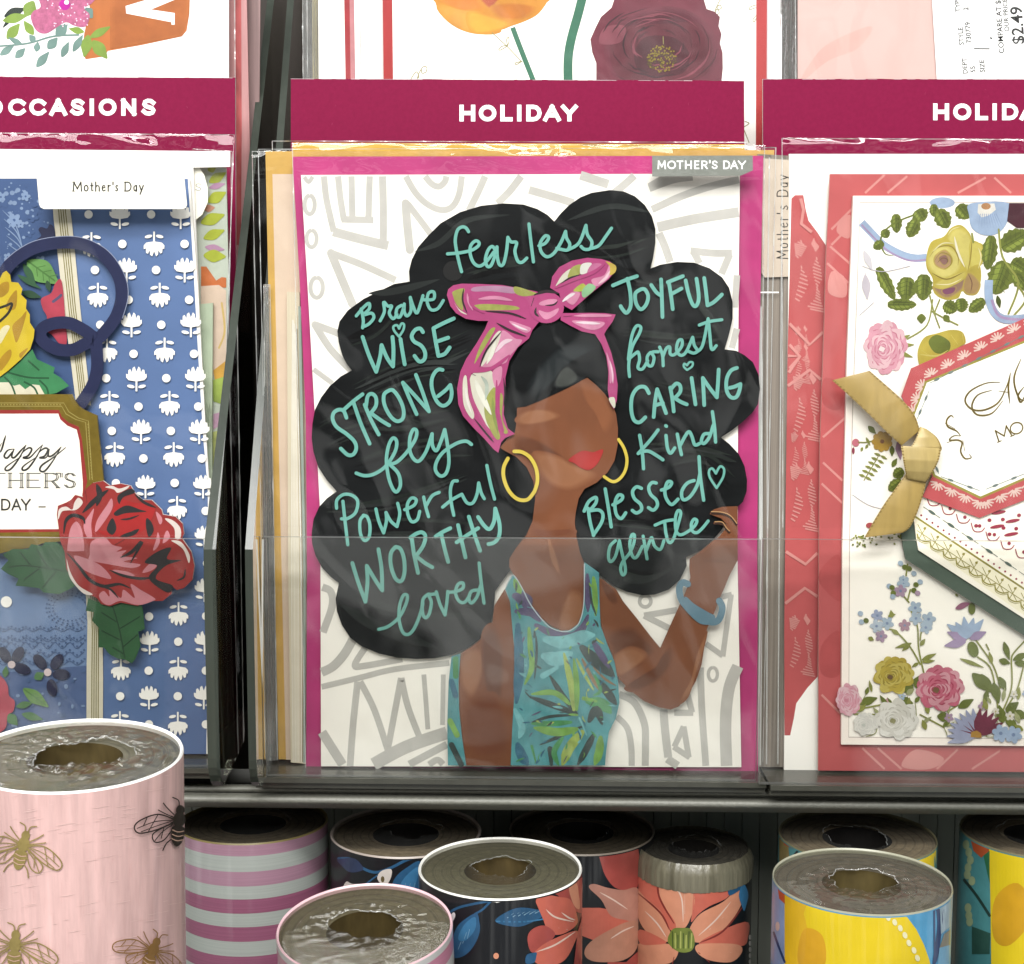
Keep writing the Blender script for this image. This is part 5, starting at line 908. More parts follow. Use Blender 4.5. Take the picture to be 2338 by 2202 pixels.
sleeve('film', [(1780, -160), (1824, -160), (1822, 400), (1778, 400)], YT+.004, t, seed=47, m=clear('dark_film', (.5, .5, .48), 4, .12, (900, 900, 14), .9, haze=.10), amp=.0012, nx=16)
plain_card('white card edge right of the poppy card', YT+.003, [(1740, -160), (1786, -160), (1784, 500), (1740, 500)], ink('f2eff4', var=.04, alb=.88), (), None, 0, GT)

# ================================================================ right card
rc = thing('greeting_card', 'coral framed floral card with gold ribbon bow and layered tag in the right pocket', 'greeting card', at(2100, 1765, 0.0))
CO = ink('cf5f60', rough=.5, var=.09, scale=(70, 70, 70)); COL = ink('e79a94', rough=.5, var=.1, scale=(70, 70, 70)); COD = ink('c25556', var=.1)
b = MB(0.0030); b.sheet([(1802, 352), (2640, 352), (2640, 1766), (1790, 1762), (1798, 1000)], .0012, ink('fdfbf4', var=.015, alb=.9))
b.fill(N_, [R4(p) for p in [(215, 480), (240, 456), (300, 455), (318, 560), (337, 636), (400, 720), (462, 816), (470, 1000)]] + [R6(p) for p in [(412, 0), (405, 400), (402, 922), (330, 1000), (250, 1112), (232, 1220), (206, 1340), (166, 1340), (164, 600), (170, 0)]] + [R5(p) for p in [(178, 800), (188, 0)]] + [R4((195, 1300))], CO)
hatch = COL
def motif(F, ox, oy, s=1.0):
    for pts in ([(60, 0), (100, 60), (110, 120), (80, 190), (40, 250), (10, 260), (30, 180), (50, 90)], [(170, -60), (200, 0), (210, 80), (170, 150), (150, 90), (140, 20)], [(170, 150), (160, 240), (100, 300), (150, 330), (230, 320), (200, 240), (190, 160)], [(100, -150), (60, -80), (20, -60), (10, -150), (60, -180)], [(150, -190), (190, -150), (160, -110), (130, -150)]):
        n = 9; ys = [p[1] for p in pts]; y0, y1 = min(ys), max(ys)
        for k in range(n):
            ya = y0+(y1-y0)*(k+.2)/n; xs = []
            for i in range(len(pts)):
                a, c = pts[i], pts[(i+1) % len(pts)]
                if (a[1]-ya)*(c[1]-ya) < 0: xs.append(a[0]+(c[0]-a[0])*(ya-a[1])/(c[1]-a[1]))
            xs.sort()
            for i in range(0, len(xs)-1, 2): b.stroke(F, [(ox+xs[i]*s, oy+(ya-8)*s), (ox+xs[i+1]*s, oy+(ya+14)*s)], 11*s, hatch, sm=0, cap='none', up=.15)
motif(R4, 225, 960, 1.0); motif(R4, 235, 1480, .5); motif(R5, 230, 60, .55); motif(R5, 205, 690, .6); motif(R5, 215, 340, .95); motif(R5, 195, 980, .95); motif(R6, 190, 640, .85)
for F, p in ((R4, [(200, 1370), (345, 1520), (440, 1430)]), (R4, [(200, 1520), (275, 1605), (200, 1690)]), (R5, [(188, 255), (345, 140), (425, 210)]), (R6, [(175, 30), (315, 120), (400, 40)]), (R6, [(170, 400), (310, 290), (400, 350)]), (R5, [(190, 40), (275, 45), (195, 160)]), (R4, [(280, 480), (300, 560), (285, 660), (360, 720)])):
    b.stroke(F, p, 22, hatch, sm=0, cap='none')
b.build('envelope', rc)
b = MB(0.0)
CF = ink('d16465', rough=.5, var=.10, scale=(50, 50, 50))
b.sheet([R4(p) for p in [(490, 305), (3000, 305)]] + [R6(p) for p in [(3000, 1610), (406, 1590), (410, 300)]] + [R5(p) for p in [(418, 700)]] + [R4(p) for p in [(452, 1300), (462, 900)]], .001, CF, ink('f3c4b8'))
for F, p in ((R4, [(500, 700), (660, 540)]), (R4, [(490, 820), (640, 950)]), (R4, [(500, 810), (650, 660)]), (R4, [(470, 940), (620, 1080)]), (R4, [(740, 440), (880, 310)]), (R4, [(900, 440), (1040, 320)]), (R4, [(1400, 440), (1600, 330)]), (R4, [(1660, 330), (1780, 440)]), (R5, [(440, 620), (600, 480)]), (R5, [(440, 800), (580, 930)]), (R5, [(430, 950), (580, 1090)]), (R6, [(430, 1050), (600, 1220)]), (R6, [(720, 1430), (880, 1580)]), (R6, [(830, 1430), (1000, 1580)]), (R6, [(1250, 1580), (1400, 1440)]), (R6, [(1500, 1580), (1700, 1450)])):
    b.stroke(F, p, 16, COL, sm=0, cap='none')
for F, p in ((R4, [(560, 640), (640, 600), (630, 760), (540, 720)]), (R4, [(500, 1000), (600, 1050), (600, 1180), (480, 1150)]), (R5, [(450, 200), (580, 260), (560, 420), (440, 380)]), (R6, [(430, 150), (560, 60), (570, 380), (420, 260)]), (R6, [(430, 700), (560, 600), (560, 900), (430, 900)]), (R6, [(1100, 1440), (1300, 1500), (1200, 1580), (1000, 1560)])): b.fill(F, p, COD if p[0][0] % 20 else COL, 1)
b.build('card_sheet', rc)
# raised white mat and printed panel
b = MB(-0.0016, 2e-6); MT = ink('f6ece2', var=.03, alb=.88)
mo = [R4((655, 460)), R4((3000, 460)), R6((3000, 1425)), R6((570, 1405)), R6((578, 0)), R5((606, 300)), R4((608, 1700))]
b.sheet(mo, .0014, MT)
ins = [R4((707, 510)), R4((3000, 510)), R6((3000, 1372)), R6((625, 1350)), R6((632, 0)), R5((655, 400)), R4((680, 1300))]
b.stroke(N_, ins[::-1] + [ins[-1]], 4, ink('cfc0b6'), sm=0, cap='none')
b.fill(N_, ins, ink('fbf6ec', var=.02, alb=.88))
OLG, OLD, OLL = ink('6f7a30', var=.2, scale=(250, 250, 250)), ink('4d5a22', var=.2), ink('95994a', var=.2)
PBL = ink('a9bedb', var=.15, scale=(200, 200, 200)); PPL = ink('b09ac0', var=.18); PLV = ink('c9c3cf', var=.1)
b.stroke(R4, [(715, 650), (800, 740), (870, 810), (1000, 880), (1100, 905), (1180, 900)], 56, PBL, cap='none'); b.stroke(R4, [(715, 665), (790, 745), (900, 850), (1050, 920), (1180, 915)], 14, PPL, cap='none')
b.ell(R4, (1290, 510), 90, 40, PBL)
for a, c, w in (((1110, 560), (1160, 640), 62), ((1230, 520), (1230, 610), 34), ((1260, 560), (1330, 690), 62), ((1400, 530), (1480, 620), 60), ((960, 590), (965, 725), 42), ((1110, 630), (1050, 755), 52), ((870, 700), (900, 760), 36), ((870, 790), (800, 835), 36)): jleaf(b, R4, a, c, w, OLG, OLD, 4)
b.stroke(R4, [(1080, 600), (980, 640), (890, 700), (850, 780), (880, 870), (940, 885)], 12, OLG, taper=(1, .3))
for a, c, w in (((830, 970), (950, 1200), 46), ((1040, 1040), (1030, 1205), 72), ((1160, 1020), (1150, 1205), 66), ((900, 1235), (1105, 1235), 44), ((1300, 1230), (1390, 1280), 52), ((1420, 1190), (1430, 1290), 50), ((1590, 1200), (1480, 1285), 46)): jleaf(b, R4, a, c, w, OLG, OLD, 5)
# yellow rose bloom
YR, YRL, YRD, PU = ink('c4b24a', var=.15, scale=(200, 200, 200)), ink('dccf74', var=.12), ink('9c8a3a', var=.2), ink('93617a', var=.2)
b.fill(R4, [(1175, 900), (1210, 790), (1300, 750), (1350, 690), (1420, 668), (1480, 720), (1510, 780), (1580, 810), (1590, 900), (1560, 960), (1560, 1090), (1530, 1160), (1470, 1165), (1430, 1140), (1400, 1190), (1310, 1200), (1230, 1150), (1220, 1050), (1180, 980)], YR, 1)
for p, h in (([(1330, 760), (1390, 690), (1480, 740), (1500, 900), (1470, 990), (1400, 850)], 'd9cb70'), ([(1490, 800), (1570, 820), (1575, 930), (1500, 980)], 'd3c564'), ([(1470, 1000), (1550, 960), (1555, 1080), (1480, 1100)], 'b9a748'), ([(1195, 880), (1290, 815), (1395, 870), (1410, 980), (1310, 1050), (1205, 985)], 'dccf78'), ([(1240, 890), (1310, 850), (1360, 920), (1310, 980), (1240, 950)], 'b3906f'), ([(1262, 905), (1310, 880), (1335, 925), (1300, 955)], '8f6a62'), ([(1235, 1095), (1340, 1050), (1440, 1020), (1440, 1110), (1330, 1185), (1250, 1145)], '9c7a68'), ([(1290, 1130), (1380, 1110), (1370, 1150), (1310, 1165)], '85506a'), ([(1440, 1100), (1480, 1010), (1555, 1080), (1530, 1155), (1460, 1155)], 'a98a5c'), ([(1240, 1085), (1440, 1000), (1430, 1060), (1300, 1120)], 'd2c263')):
    b.soft(R4, p, 'c4b24a', h, 4, .10, var=.12, scale=(250, 250, 250))
for p, w, h in (([(1375, 750), (1400, 860), (1450, 970)], 16, 'f0ead0'), ([(1195, 900), (1255, 830), (1350, 820), (1400, 890), (1400, 960)], 9, '9c8a3a'), ([(1230, 930), (1280, 868), (1345, 890), (1350, 950), (1300, 985)], 9, '9c8a3a'), ([(1250, 940), (1290, 905), (1325, 915), (1320, 945)], 7, '7d5f3c'), ([(1215, 1010), (1320, 1055), (1440, 1005)], 10, '8d7a33'), ([(1240, 1090), (1340, 1090), (1430, 1050)], 7, 'efe7b4'), ([(1500, 780), (1490, 900), (1470, 1000)], 9, '9c8a3a'), ([(1220, 860), (1290, 800), (1370, 800)], 8, 'efe7b4'), ([(1330, 740), (1360, 700), (1420, 680)], 7, 'e8dfa0'), ([(1545, 830), (1565, 900), (1545, 980)], 7, 'efe7b4'), ([(1470, 1010), (1500, 1080), (1490, 1150)], 8, '7d5a45')): b.stroke(R4, p, w, ink(h, var=.1), taper=(.1, .1))
# blue pansy, dark bloom
b.fill(R4, [(1490, 515), (1480, 600), (1500, 690), (1580, 740), (1680, 730), (1750, 650), (1762, 512)], PBL, 1); b.fill(R4, [(1545, 520), (1540, 580), (1570, 615), (1620, 600), (1670, 560), (1660, 515)], ink('f1ece2')); b.ell(R4, (1600, 535), 34, 24, ink('c08a58', var=.2))
for k in range(9): b.stroke(R4, [(1560+k*14, 590), (1545+k*22, 690)], 5, ink('8aa0c4'), taper=(1, .1))
b.fill(R4, [(1765, 512), (1750, 640), (1820, 690), (2000, 690), (2000, 512)], ink('4a1f2c', var=.2)); 
for a, c, w in (((1640, 745), (1610, 985), 56), ((1710, 830), (1900, 720), 80), ((1740, 930), (1660, 1160), 90), ((1780, 930), (1900, 1000), 70), ((1790, 1000), (1900, 1130), 54)): jleaf(b, R4, a, c, w, OLG, OLD, 5)
for p in ([(1690, 700), (1720, 900), (1830, 1080), (1760, 1300)], [(1820, 1090), (1880, 1200), (1800, 1310)], [(1500, 730), (1510, 790)]): b.stroke(R4, p, 14, OLL)
b.stroke(R4, [(1620, 1060), (1620, 1180), (1660, 1290), (1740, 1340), (1900, 1330)], 60, PBL, cap='none'); b.stroke(R4, [(1640, 1200), (1700, 1320), (1880, 1345)], 20, PPL, cap='none'); leaf(b, R4, (1680, 1170), (1700, 1260), 18, OLD)
# faint sprays
for F, p in ((R4, [(720, 960), (860, 1000), (1060, 960)]), (R4, [(740, 1010), (750, 1180)]), (R4, [(700, 1310), (800, 1220)]), (R4, [(740, 860), (790, 980)]), (R5, [(650, 1030), (760, 1100), (860, 1130)])): b.stroke(F, p, 5, PLV)
leaf(b, R4, (740, 1020), (755, 1200), 30, ink('d6cdd6', var=.1)); leaf(b, R4, (730, 850), (790, 990), 24, ink('e2dde2', var=.06))
# pink peony
for p in ([(1200, 1170), (1230, 1290), (1270, 1400)], [(1220, 1200), (1180, 1380), (1040, 1480)], [(1210, 1280), (1300, 1330), (1400, 1380)], [(1270, 1200), (1230, 1300)]): b.stroke(R4, p, 10, OLL)
leaf(b, R4, (1140, 1300), (1140, 1370), 32, OLG); leaf(b, R4, (1300, 1310), (1340, 1360), 24, OLG)
for a, c in (((960, 1500), (1060, 1450)), ((970, 1530), (1090, 1520)), ((960, 1570), (1080, 1610)), ((940, 1500), (1010, 1440))): leaf(b, R4, a, c, 16, OLL)
rose(b, R4, (885, 1540), 150, ink('cf7d93', var=.15), ink('e3a3b3', var=.12), ink('f0c6cd', var=.08), ink('f6e4e2'), 1, 1.25)
b.fill(R4, [(1120, 1650), (1115, 1560), (1160, 1470), (1250, 1440), (1350, 1415), (1430, 1430), (1455, 1500), (1420, 1530), (1300, 1590), (1150, 1660)], YR, 1)
b.fill(R4, [(1190, 1500), (1250, 1450), (1340, 1500), (1330, 1570), (1240, 1580)], OLG, 1)
for p in ([(1130, 1590), (1250, 1600), (1330, 1560)], [(1140, 1560), (1200, 1600)], [(1350, 1450), (1400, 1520)], [(1430, 1440), (1440, 1500)]): b.stroke(R4, p, 10, YRL, taper=(.2, .2))
# spray behind the bow
leaf(b, R5, (760, 540), (815, 595), 20, OLG); b.ell(R5, (672, 658), 26, 28, ink('d77b8a', var=.1)); b.ell(R5, (655, 715), 10, 24, ink('9c3f55')); b.stroke(R5, [(690, 655), (750, 655), (810, 640)], 8, OLL)
for a, c in (((745, 620), (775, 680)), ((720, 690), (710, 720)), ((760, 670), (740, 700))): leaf(b, R5, a, c, 10, OLL)
blossom(b, R5, (860, 650), 70, ink('c19a3f', var=.2), ink('8a5a3a'), 9); leaf(b, R5, (930, 680), (930, 755), 18, OLG); leaf(b, R5, (975, 640), (990, 780), 26, ink('a986a0', var=.2)); leaf(b, R5, (930, 830), (965, 770), 18, OLG)
for k in range(6):
    x, y = 740+k*22, 900-k*30; leaf(b, R5, (x, y), (x-48, y-18), 9, OLL); leaf(b, R5, (x, y), (x+46, y+26), 9, OLL)
b.stroke(R5, [(730, 925), (830, 760)], 6, OLL); jleaf(b, R5, (1010, 850), (940, 900), 40, OLG, OLD, 4); jleaf(b, R5, (1000, 930), (905, 995), 44, OLG, OLD, 4); b.ell(R5, (772, 1247), 28, 20, ink('b5545a'))
rd = random.Random(6)
for cx_, cy_, n in ((700, 1360, 22), (960, 1340, 12), (800, 1345, 8)):
    for i in range(n): b.ell(R5, (cx_+rd.uniform(-60, 60), cy_+rd.uniform(-40, 40)), 9, 7, OLL if i % 2 else OLG, rd.uniform(0, 180), 8, up=.1)
# lower bouquet
for p in ([(1160, 910), (1120, 720), (1110, 560), (1060, 440)], [(1130, 830), (1060, 710), (960, 600), (900, 580)], [(1130, 660), (1140, 600), (1180, 560)], [(1040, 380), (1060, 300)], [(1050, 390), (1000, 330)], [(1030, 200), (1040, 120)], [(1540, 780), (1640, 880), (1690, 1200)], [(1520, 650), (1650, 840), (1700, 1000)], [(1780, 820), (1780, 1000), (1720, 1160)], [(1880, 660), (1790, 760), (1780, 820)], [(1870, 830), (1820, 1010), (1740, 1150)], [(1620, 730), (1600, 690)], [(700, 1150), (850, 1120)], [(660, 1185), (820, 1190)], [(1130, 1190), (1300, 1280)], [(1400, 1120), (1340, 1160)]): b.stroke(R6, p, 11, OLL)
FB, FP = ink('b3c6d8', var=.12), ink('b79cb4', var=.15)
for c, r, m in (((825, 485), 42, ink('a9b4d0', var=.1)), ((895, 540), 46, FB), ((820, 560), 46, ink('c3d2e0', var=.08)), ((852, 632), 42, FP), ((1095, 430), 48, FB), ((1100, 505), 46, FB), ((1190, 510), 50, FB), ((1170, 570), 44, FB), ((1020, 555), 42, ink('b58f9f', var=.15)), ((1012, 250), 46, FB), ((990, 310), 44, FP), ((1010, 230), 30, FB)): blossom(b, R6, c, r, m, ink('7f93b5'), 5, c[0])
for c, m in (((705, 470), FB), ((712, 530), FB), ((745, 520), OLG), ((910, 275), FB), ((930, 285), OLG), ((938, 325), OLG), ((935, 350), FB), ((1130, 245), FB), ((1100, 265), OLG), ((1085, 305), OLG), ((1112, 325), FP), ((1020, 140), OLG), ((1052, 150), OLG), ((990, 112), FB), ((1085, 185), FB)): b.ell(R6, c, 20, 18, m, 30)
for a, c, w in (((930, 500), (920, 445), 16), ((900, 490), (955, 475), 14), ((760, 640), (800, 660), 16), ((1070, 680), (950, 715), 14), ((1060, 690), (1000, 735), 14), ((1130, 700), (1165, 650), 16), ((1140, 800), (1245, 755), 16), ((1140, 815), (1235, 805), 14), ((1120, 820), (1070, 850), 12), ((980, 620), (920, 580), 16),
                ((700, 1110), (825, 1070), 30), ((980, 1080), (1080, 1110), 30), ((1100, 1000), (1130, 910), 40), ((1020, 1030), (1080, 980), 40), ((1400, 1140), (1510, 1080), 30), ((1250, 1200), (1350, 1210), 34),
                ((1410, 790), (1585, 855), 14), ((1500, 895), (1640, 1030), 44), ((1560, 900), (1650, 1030), 30), ((1650, 960), (1690, 1110), 34), ((1690, 920), (1740, 1020), 28), ((1720, 1250), (1690, 1120), 34), ((1730, 1200), (1830, 1300), 30), ((1725, 670), (1765, 800), 22), ((1690, 800), (1770, 825), 24), ((1790, 800), (1900, 750), 24), ((1800, 820), (1900, 830), 24), ((1740, 1170), (1830, 1100), 34), ((1780, 1170), (1900, 1210), 34), ((1640, 830), (1620, 740), 16), ((1380, 330), (1400, 350), 8)): leaf(b, R6, a, c, w, OLG if w > 18 else OLL)
b.ell(R6, (1505, 725), 38, 58, OLG, -20); b.ell(R6, (1497, 435), 26, 42, OLG); b.fill(R6, [(1380, 432), (1420, 395), (1470, 390), (1480, 405), (1420, 440)], ink('a0627f', var=.2), 1)
for a, c in (((1460, 640), (1320, 545)), ((1465, 650), (1440, 490)), ((1475, 640), (1580, 510)), ((1480, 650), (1600, 600)), ((1460, 660), (1320, 600)), ((1455, 670), (1300, 700)), ((1465, 650), (1380, 530)), ((1470, 645), (1510, 500))): leaf(b, R6, a, c, 30, PBL if c[1] < 590 else PPL)
rd = random.Random(17)
for i in range(46):
    x, y = rd.uniform(650, 1880), rd.uniform(1020, 1330); a = rd.uniform(-2.6, -.5); l = rd.uniform(45, 100)
    if i % 4 == 3: blossom(b, R6, (x, y), rd.uniform(22, 36), (FB, FP, ink('e9e4d6', var=.1), ink('dcaab4', var=.12))[i // 4 % 4], ink('b7a860'), 5, i)
    else: leaf(b, R6, (x, y), (x+l*math.cos(a), y+l*math.sin(a)), rd.uniform(9, 20), (OLG, OLL, ink('a9ad7a', var=.15))[i % 3])
    if i % 3 == 0: b.stroke(R6, [(x, y), (x+rd.uniform(-60, 60), y+50), (x+rd.uniform(-90, 90), min(1345, y+120))], 6, OLL, taper=(.3, .6), up=.1)
rose(b, R6, (940, 910), 140, ink('a8963a', var=.15), ink('c6b046', var=.12), ink('d9c765', var=.1), ink('7d5f3c', var=.2), 2)
rose(b, R6, (1270, 1000), 165, ink('b03e5a', var=.15), ink('cf6b82', var=.12), ink('e1a0ac', var=.1), ink('7a5a3e', var=.2), 4)
rose(b, R6, (620, 1080), 88, ink('d98ea0', var=.12), ink('e7aab8', var=.1), ink('f1c9d1', var=.06), ink('d98ea0'), 3, 1.3)
rose(b, R6, (960, 1220), 150, ink('cfccc0', var=.08), ink('e6e3d8', var=.06), ink('f5f3ea', var=.04), ink('97935f', var=.2), 5)
rose(b, R6, (740, 1255), 85, ink('dcdcd4', var=.06), ink('eceae2', var=.05), ink('f5f3ea'), ink('cfd3c9'), 6)
for k in range(13):
    t_ = math.pi + (k-1)*.24; leaf(b, R6, (1530, 1335), (1530+215*math.cos(t_), 1340+200*math.sin(t_)), 30, ink('a8aecb', var=.15) if k < 8 else ink('7a3148', var=.2))
for k in range(8):
    t_ = math.pi+.3 + k*.36; b.stroke(R6, [(1530, 1330), (1530+120*math.cos(t_), 1330+110*math.sin(t_))], 16, ink('7a3148', var=.2), taper=(1, .1))
b.fill(R6, [(1485, 1348), (1490, 1310), (1530, 1300), (1560, 1320), (1565, 1352)], ink('b78a3c', var=.3)); 
for c in ((1700, 1320), (1790, 1330)): blossom(b, R6, c, 60, PBL, ink('7f93b5'), 6)
b.build('printed_panel', rc)
# layered tags
GRN = ink('56675a', rough=.6, var=.07)
b = MB(-0.0036); b.sheet([R5(p) for p in [(1075, 1180), (1000, 1300), (1010, 1400), (1030, 1490), (3000, 2760), (3000, 1180)]], .0008, GRN); b.build('green_tag', rc)
b = MB(-0.0042)
b.sheet([R5(p) for p in [(1080, 1010), (1085, 1180), (1105, 1340), (1120, 1425), (3000, 2640), (3000, 900)]], .0006, ink('f7f1e4', var=.02, alb=.88))
LO, RDD = ink('a99f48', var=.12), ink('a83a50', var=.1)
b.fill(R5, [(1090, 1190), (2300, 2000), (2300, 2190), (1105, 1345)], ink('f1ead0', var=.03, alb=.88))
b.stroke(R5, [(1085, 1178), (1450, 1420), (2300, 1985)], 14, LO, sm=0, cap='none')
for k in range(26):
    u = k*48; x, y = 1100+u*.83, 1150+u*.555
    b.ell(R5, (x, y), 8, 8, RDD, n=8, up=.1)
for k in range(12):
    x, y = 1115+k*92, 1350+k*61
    b.stroke(R5, [(x-4, y-40), (x+10, y-6), (x+52, y+14), (x+92, y+8)], 9, LO); b.stroke(R5, [(x-6, y-66), (x+100, y+4)], 5, LO, cap='none'); b.stroke(R5, [(x, y-110), (x+60, y+10)], 5, LO, cap='none'); b.stroke(R5, [(x+60, y-90), (x+10, y-10)], 5, LO, cap='none'); b.stroke(R5, [(x-4, y-26), (x+6, y+6), (x+50, y+26), (x+94, y+18)], 4, LO)
    b.ell(R5, (x+50, y-80), 10, 10, LO, n=8, up=.1)
for k in range(6):
    x, y = 1215+k*136, 1155+k*92; b.ell(R5, (x, y), 30, 10, ink('66786f'), 34, up=.2); b.stroke(R5, [(x-60, y-40), (x+60, y+40)], 4, ink('66786f'), cap='none')
for k in range(7):
    x, y = 1220+k*105, 1075+k*62
    b.stroke(R5, [(x-40, y-30), (x-20, y+25), (x+30, y+30), (x+55, y+5)], 7, RDD); b.ell(R5, (x+20, y-10), 13, 13, RDD, n=9)
for c in ((1625, 1210), (1720, 1205), (1530, 1250), (1625, 1310), (1725, 1265), (1835, 1175), (1815, 1270)): b.ell(R5, c, 15, 13, RDD, n=9)
for c in ((1680, 1255), (1790, 1215), (1690, 1155), (1780, 1310)): b.ell(R5, c, 52, 12, RDD, -10)
b.build('patterned_tag', rc)
b = MB(-0.0049)
b.sheet([R5(p) for p in [(1070, 130), (1000, 330), (1120, 560), (1220, 900), (1150, 1045), (1555, 1195), (3000, 620), (3000, -720)]], .0006, ink('cf5d60', var=.06))
b.fill(R5, [(1165, 222), (1070, 470), (1140, 640), (1225, 900), (1560, 1060), (3000, 440), (3000, -530)], LO)
b.fill(R5, [(1180, 232), (1088, 472), (1150, 640), (1240, 888), (1562, 1042), (3000, 420), (3000, -510)], ink('fcf9ee', var=.02, alb=.88))
FAN = ink('f2d2c6', var=.04)
def fan(c, ang):
    for k in range(-3, 4):
        a = math.radians(ang+k*26); b.stroke(R5, [(c[0]+12*math.cos(a), c[1]+12*math.sin(a)), (c[0]+52*math.cos(a), c[1]+52*math.sin(a))], 11, FAN, cap='round', up=.1)
for k in range(7): fan((1215+k*118, 180-k*63), -118)
for k in range(3): fan((1152-k*33, 262+k*90), -160)
for k in range(4): fan((1262+k*98, 945+k*44), 112)
for k in range(4): fan((1600+k*100, 1075-k*42), 65)
DS = ink('7e8c88', var=.1)
for A, B, n in (((1200, 235), (2000, -170), 8), ((1195, 290), (1110, 490), 2), ((1240, 820), (1265, 880), 1), ((1280, 900), (1555, 1000), 2), ((1600, 990), (2000, 830), 3)):
    b.stroke(R5, [A, B], 4, DS, sm=0, cap='none')
    for i in range(n):
        u = (i+.5)/n; b.ell(R5, (A[0]+(B[0]-A[0])*u, A[1]+(B[1]-A[1])*u), 24, 9, DS, math.degrees(math.atan2(B[1]-A[1], B[0]-A[0])), 8)
GI = gold('8f7a3a', .35)
def gsx(w, *ss):
    for s_ in ss: b.stroke(R5, s_, w, GI, taper=(.3, .3))
gsx(13, [(1700, 228), (1600, 235), (1490, 290), (1452, 360), (1500, 420), (1590, 425), (1690, 370), (1750, 250), (1775, 160)], [(1775, 160), (1760, 260), (1770, 380)], [(1850, 60), (1800, 200), (1830, 330), (1872, 360)], [(1640, 285), (1540, 320), (1500, 400), (1540, 460), (1640, 450), (1720, 360)], [(1872, 260), (1830, 320), (1850, 370), (1890, 300)], [(1690, 290), (1760, 300)])
gsx(12, [(1370, 480), (1350, 465), (1320, 500), (1330, 545), (1390, 575), (1420, 610)], [(1420, 610), (1370, 610), (1340, 640), (1400, 640), (1430, 660), (1420, 720), (1450, 770), (1495, 765), (1480, 740)], [(1320, 660), (1370, 640)], [(1310, 520), (1380, 560)], [(1435, 640), (1450, 720)])
for ch, org, w in (('M', (1690, 655), 110), ('O', (1790, 615), 100)):
    a = math.radians(-24)
    F = lambda p, org=org, a=a: R5((org[0]+p[0]*math.cos(a)-p[1]*math.sin(a), org[1]+p[0]*math.sin(a)+p[1]*math.cos(a)))
    F0 = F; glyph(b, F0, ch, 0, w, -88, 0, 9, GI); 
    if ch == 'M': [b.stroke(F0, [(x-14, y), (x+20, y)], 6, GI, cap='none') for x in (4, 106) for y in (-2,)]
b.build('greeting_tag', rc)
# satin ribbon bow: folded strips with thickness and sag
RB_ = ink('bfa25c', rough=.42, var=.12, scale=(400, 400, 60), spec=.5, metal=.04); RBL = ink('cfb674', rough=.40, var=.12, scale=(400, 400, 60), spec=.5, metal=.04)
def ribbon(mb, L, R, y, m, n=10):
    """strip between two edges, y = heights along it, rounded across"""
    L, R = catmull(L, False, n), catmull(R, False, n); k = min(len(L), len(R)); V, Fc = [], []
    for i in range(k):
        t_ = i/(k-1); seg = t_*(len(y)-1); j = min(int(seg), len(y)-2); h = y[j]+(y[j+1]-y[j])*(seg-j)
        for c in range(7):
            u = c/6; p = R5((L[i][0]+(R[i][0]-L[i][0])*u, L[i][1]+(R[i][1]-L[i][1])*u))
            V.append(at(p[0], p[1], -0.0056-h*.5-0.0006*math.sin(math.pi*u)))
    for i in range(k-1):
        for c in range(6): a = i*7+c; Fc.append((a, a+1, a+8, a+7))
    mb.mesh(V, Fc, m, True)
    se = ink('9c8246', rough=.6)
    for c0, c1 in ((0, 1), (5, 6)):                       # woven selvedge
        W_ = []
        for i in range(k):
            a_, b_ = Vector(V[i*7+(0 if c0 == 0 else 6)]), Vector(V[i*7+(1 if c0 == 0 else 5)]); W_ += [a_+Vector((0, -.00008, 0)), a_+(b_-a_)*.30+Vector((0, -.00012, 0))]
        mb.mesh(W_, [(2*i, 2*i+1, 2*i+3, 2*i+2) for i in range(k-1) if i % 2 == 0], se, True)
b = MB(); ribbon(b, [(505, 215), (600, 300), (760, 450), (900, 590), (1000, 680)], [(772, 147), (850, 215), (1000, 350), (1090, 460), (1130, 570)], [.0005, .0015, .003, .003, .001], RB_); b.build('ribbon_tail', rc)
b = MB(); ribbon(b, [(1030, 880), (960, 980), (880, 1090), (800, 1220), (735, 1335)], [(1180, 920), (1150, 1040), (1110, 1160), (1060, 1260), (1010, 1300)], [.002, .003, .0035, .003, .002], RB_); b.build('ribbon_tail', rc)
b = MB(); ribbon(b, [(1130, 545), (1105, 620), (1060, 690), (1000, 700)], [(1175, 560), (1250, 620), (1285, 690), (1280, 720)], [.002, .004, .005, .004], RBL)
ribbon(b, [(995, 680), (1010, 780), (1025, 860), (1035, 915)], [(1282, 700), (1262, 790), (1220, 870), (1175, 938)], [.006, .0075, .0065, .004], RBL); b.build('ribbon_knot', rc)

sleeve('plastic_sleeve', [(1786, 316), (2640, 320), (2640, 1205), (1788, 1205)], -0.0112, rc, seed=7, amp=.0005)

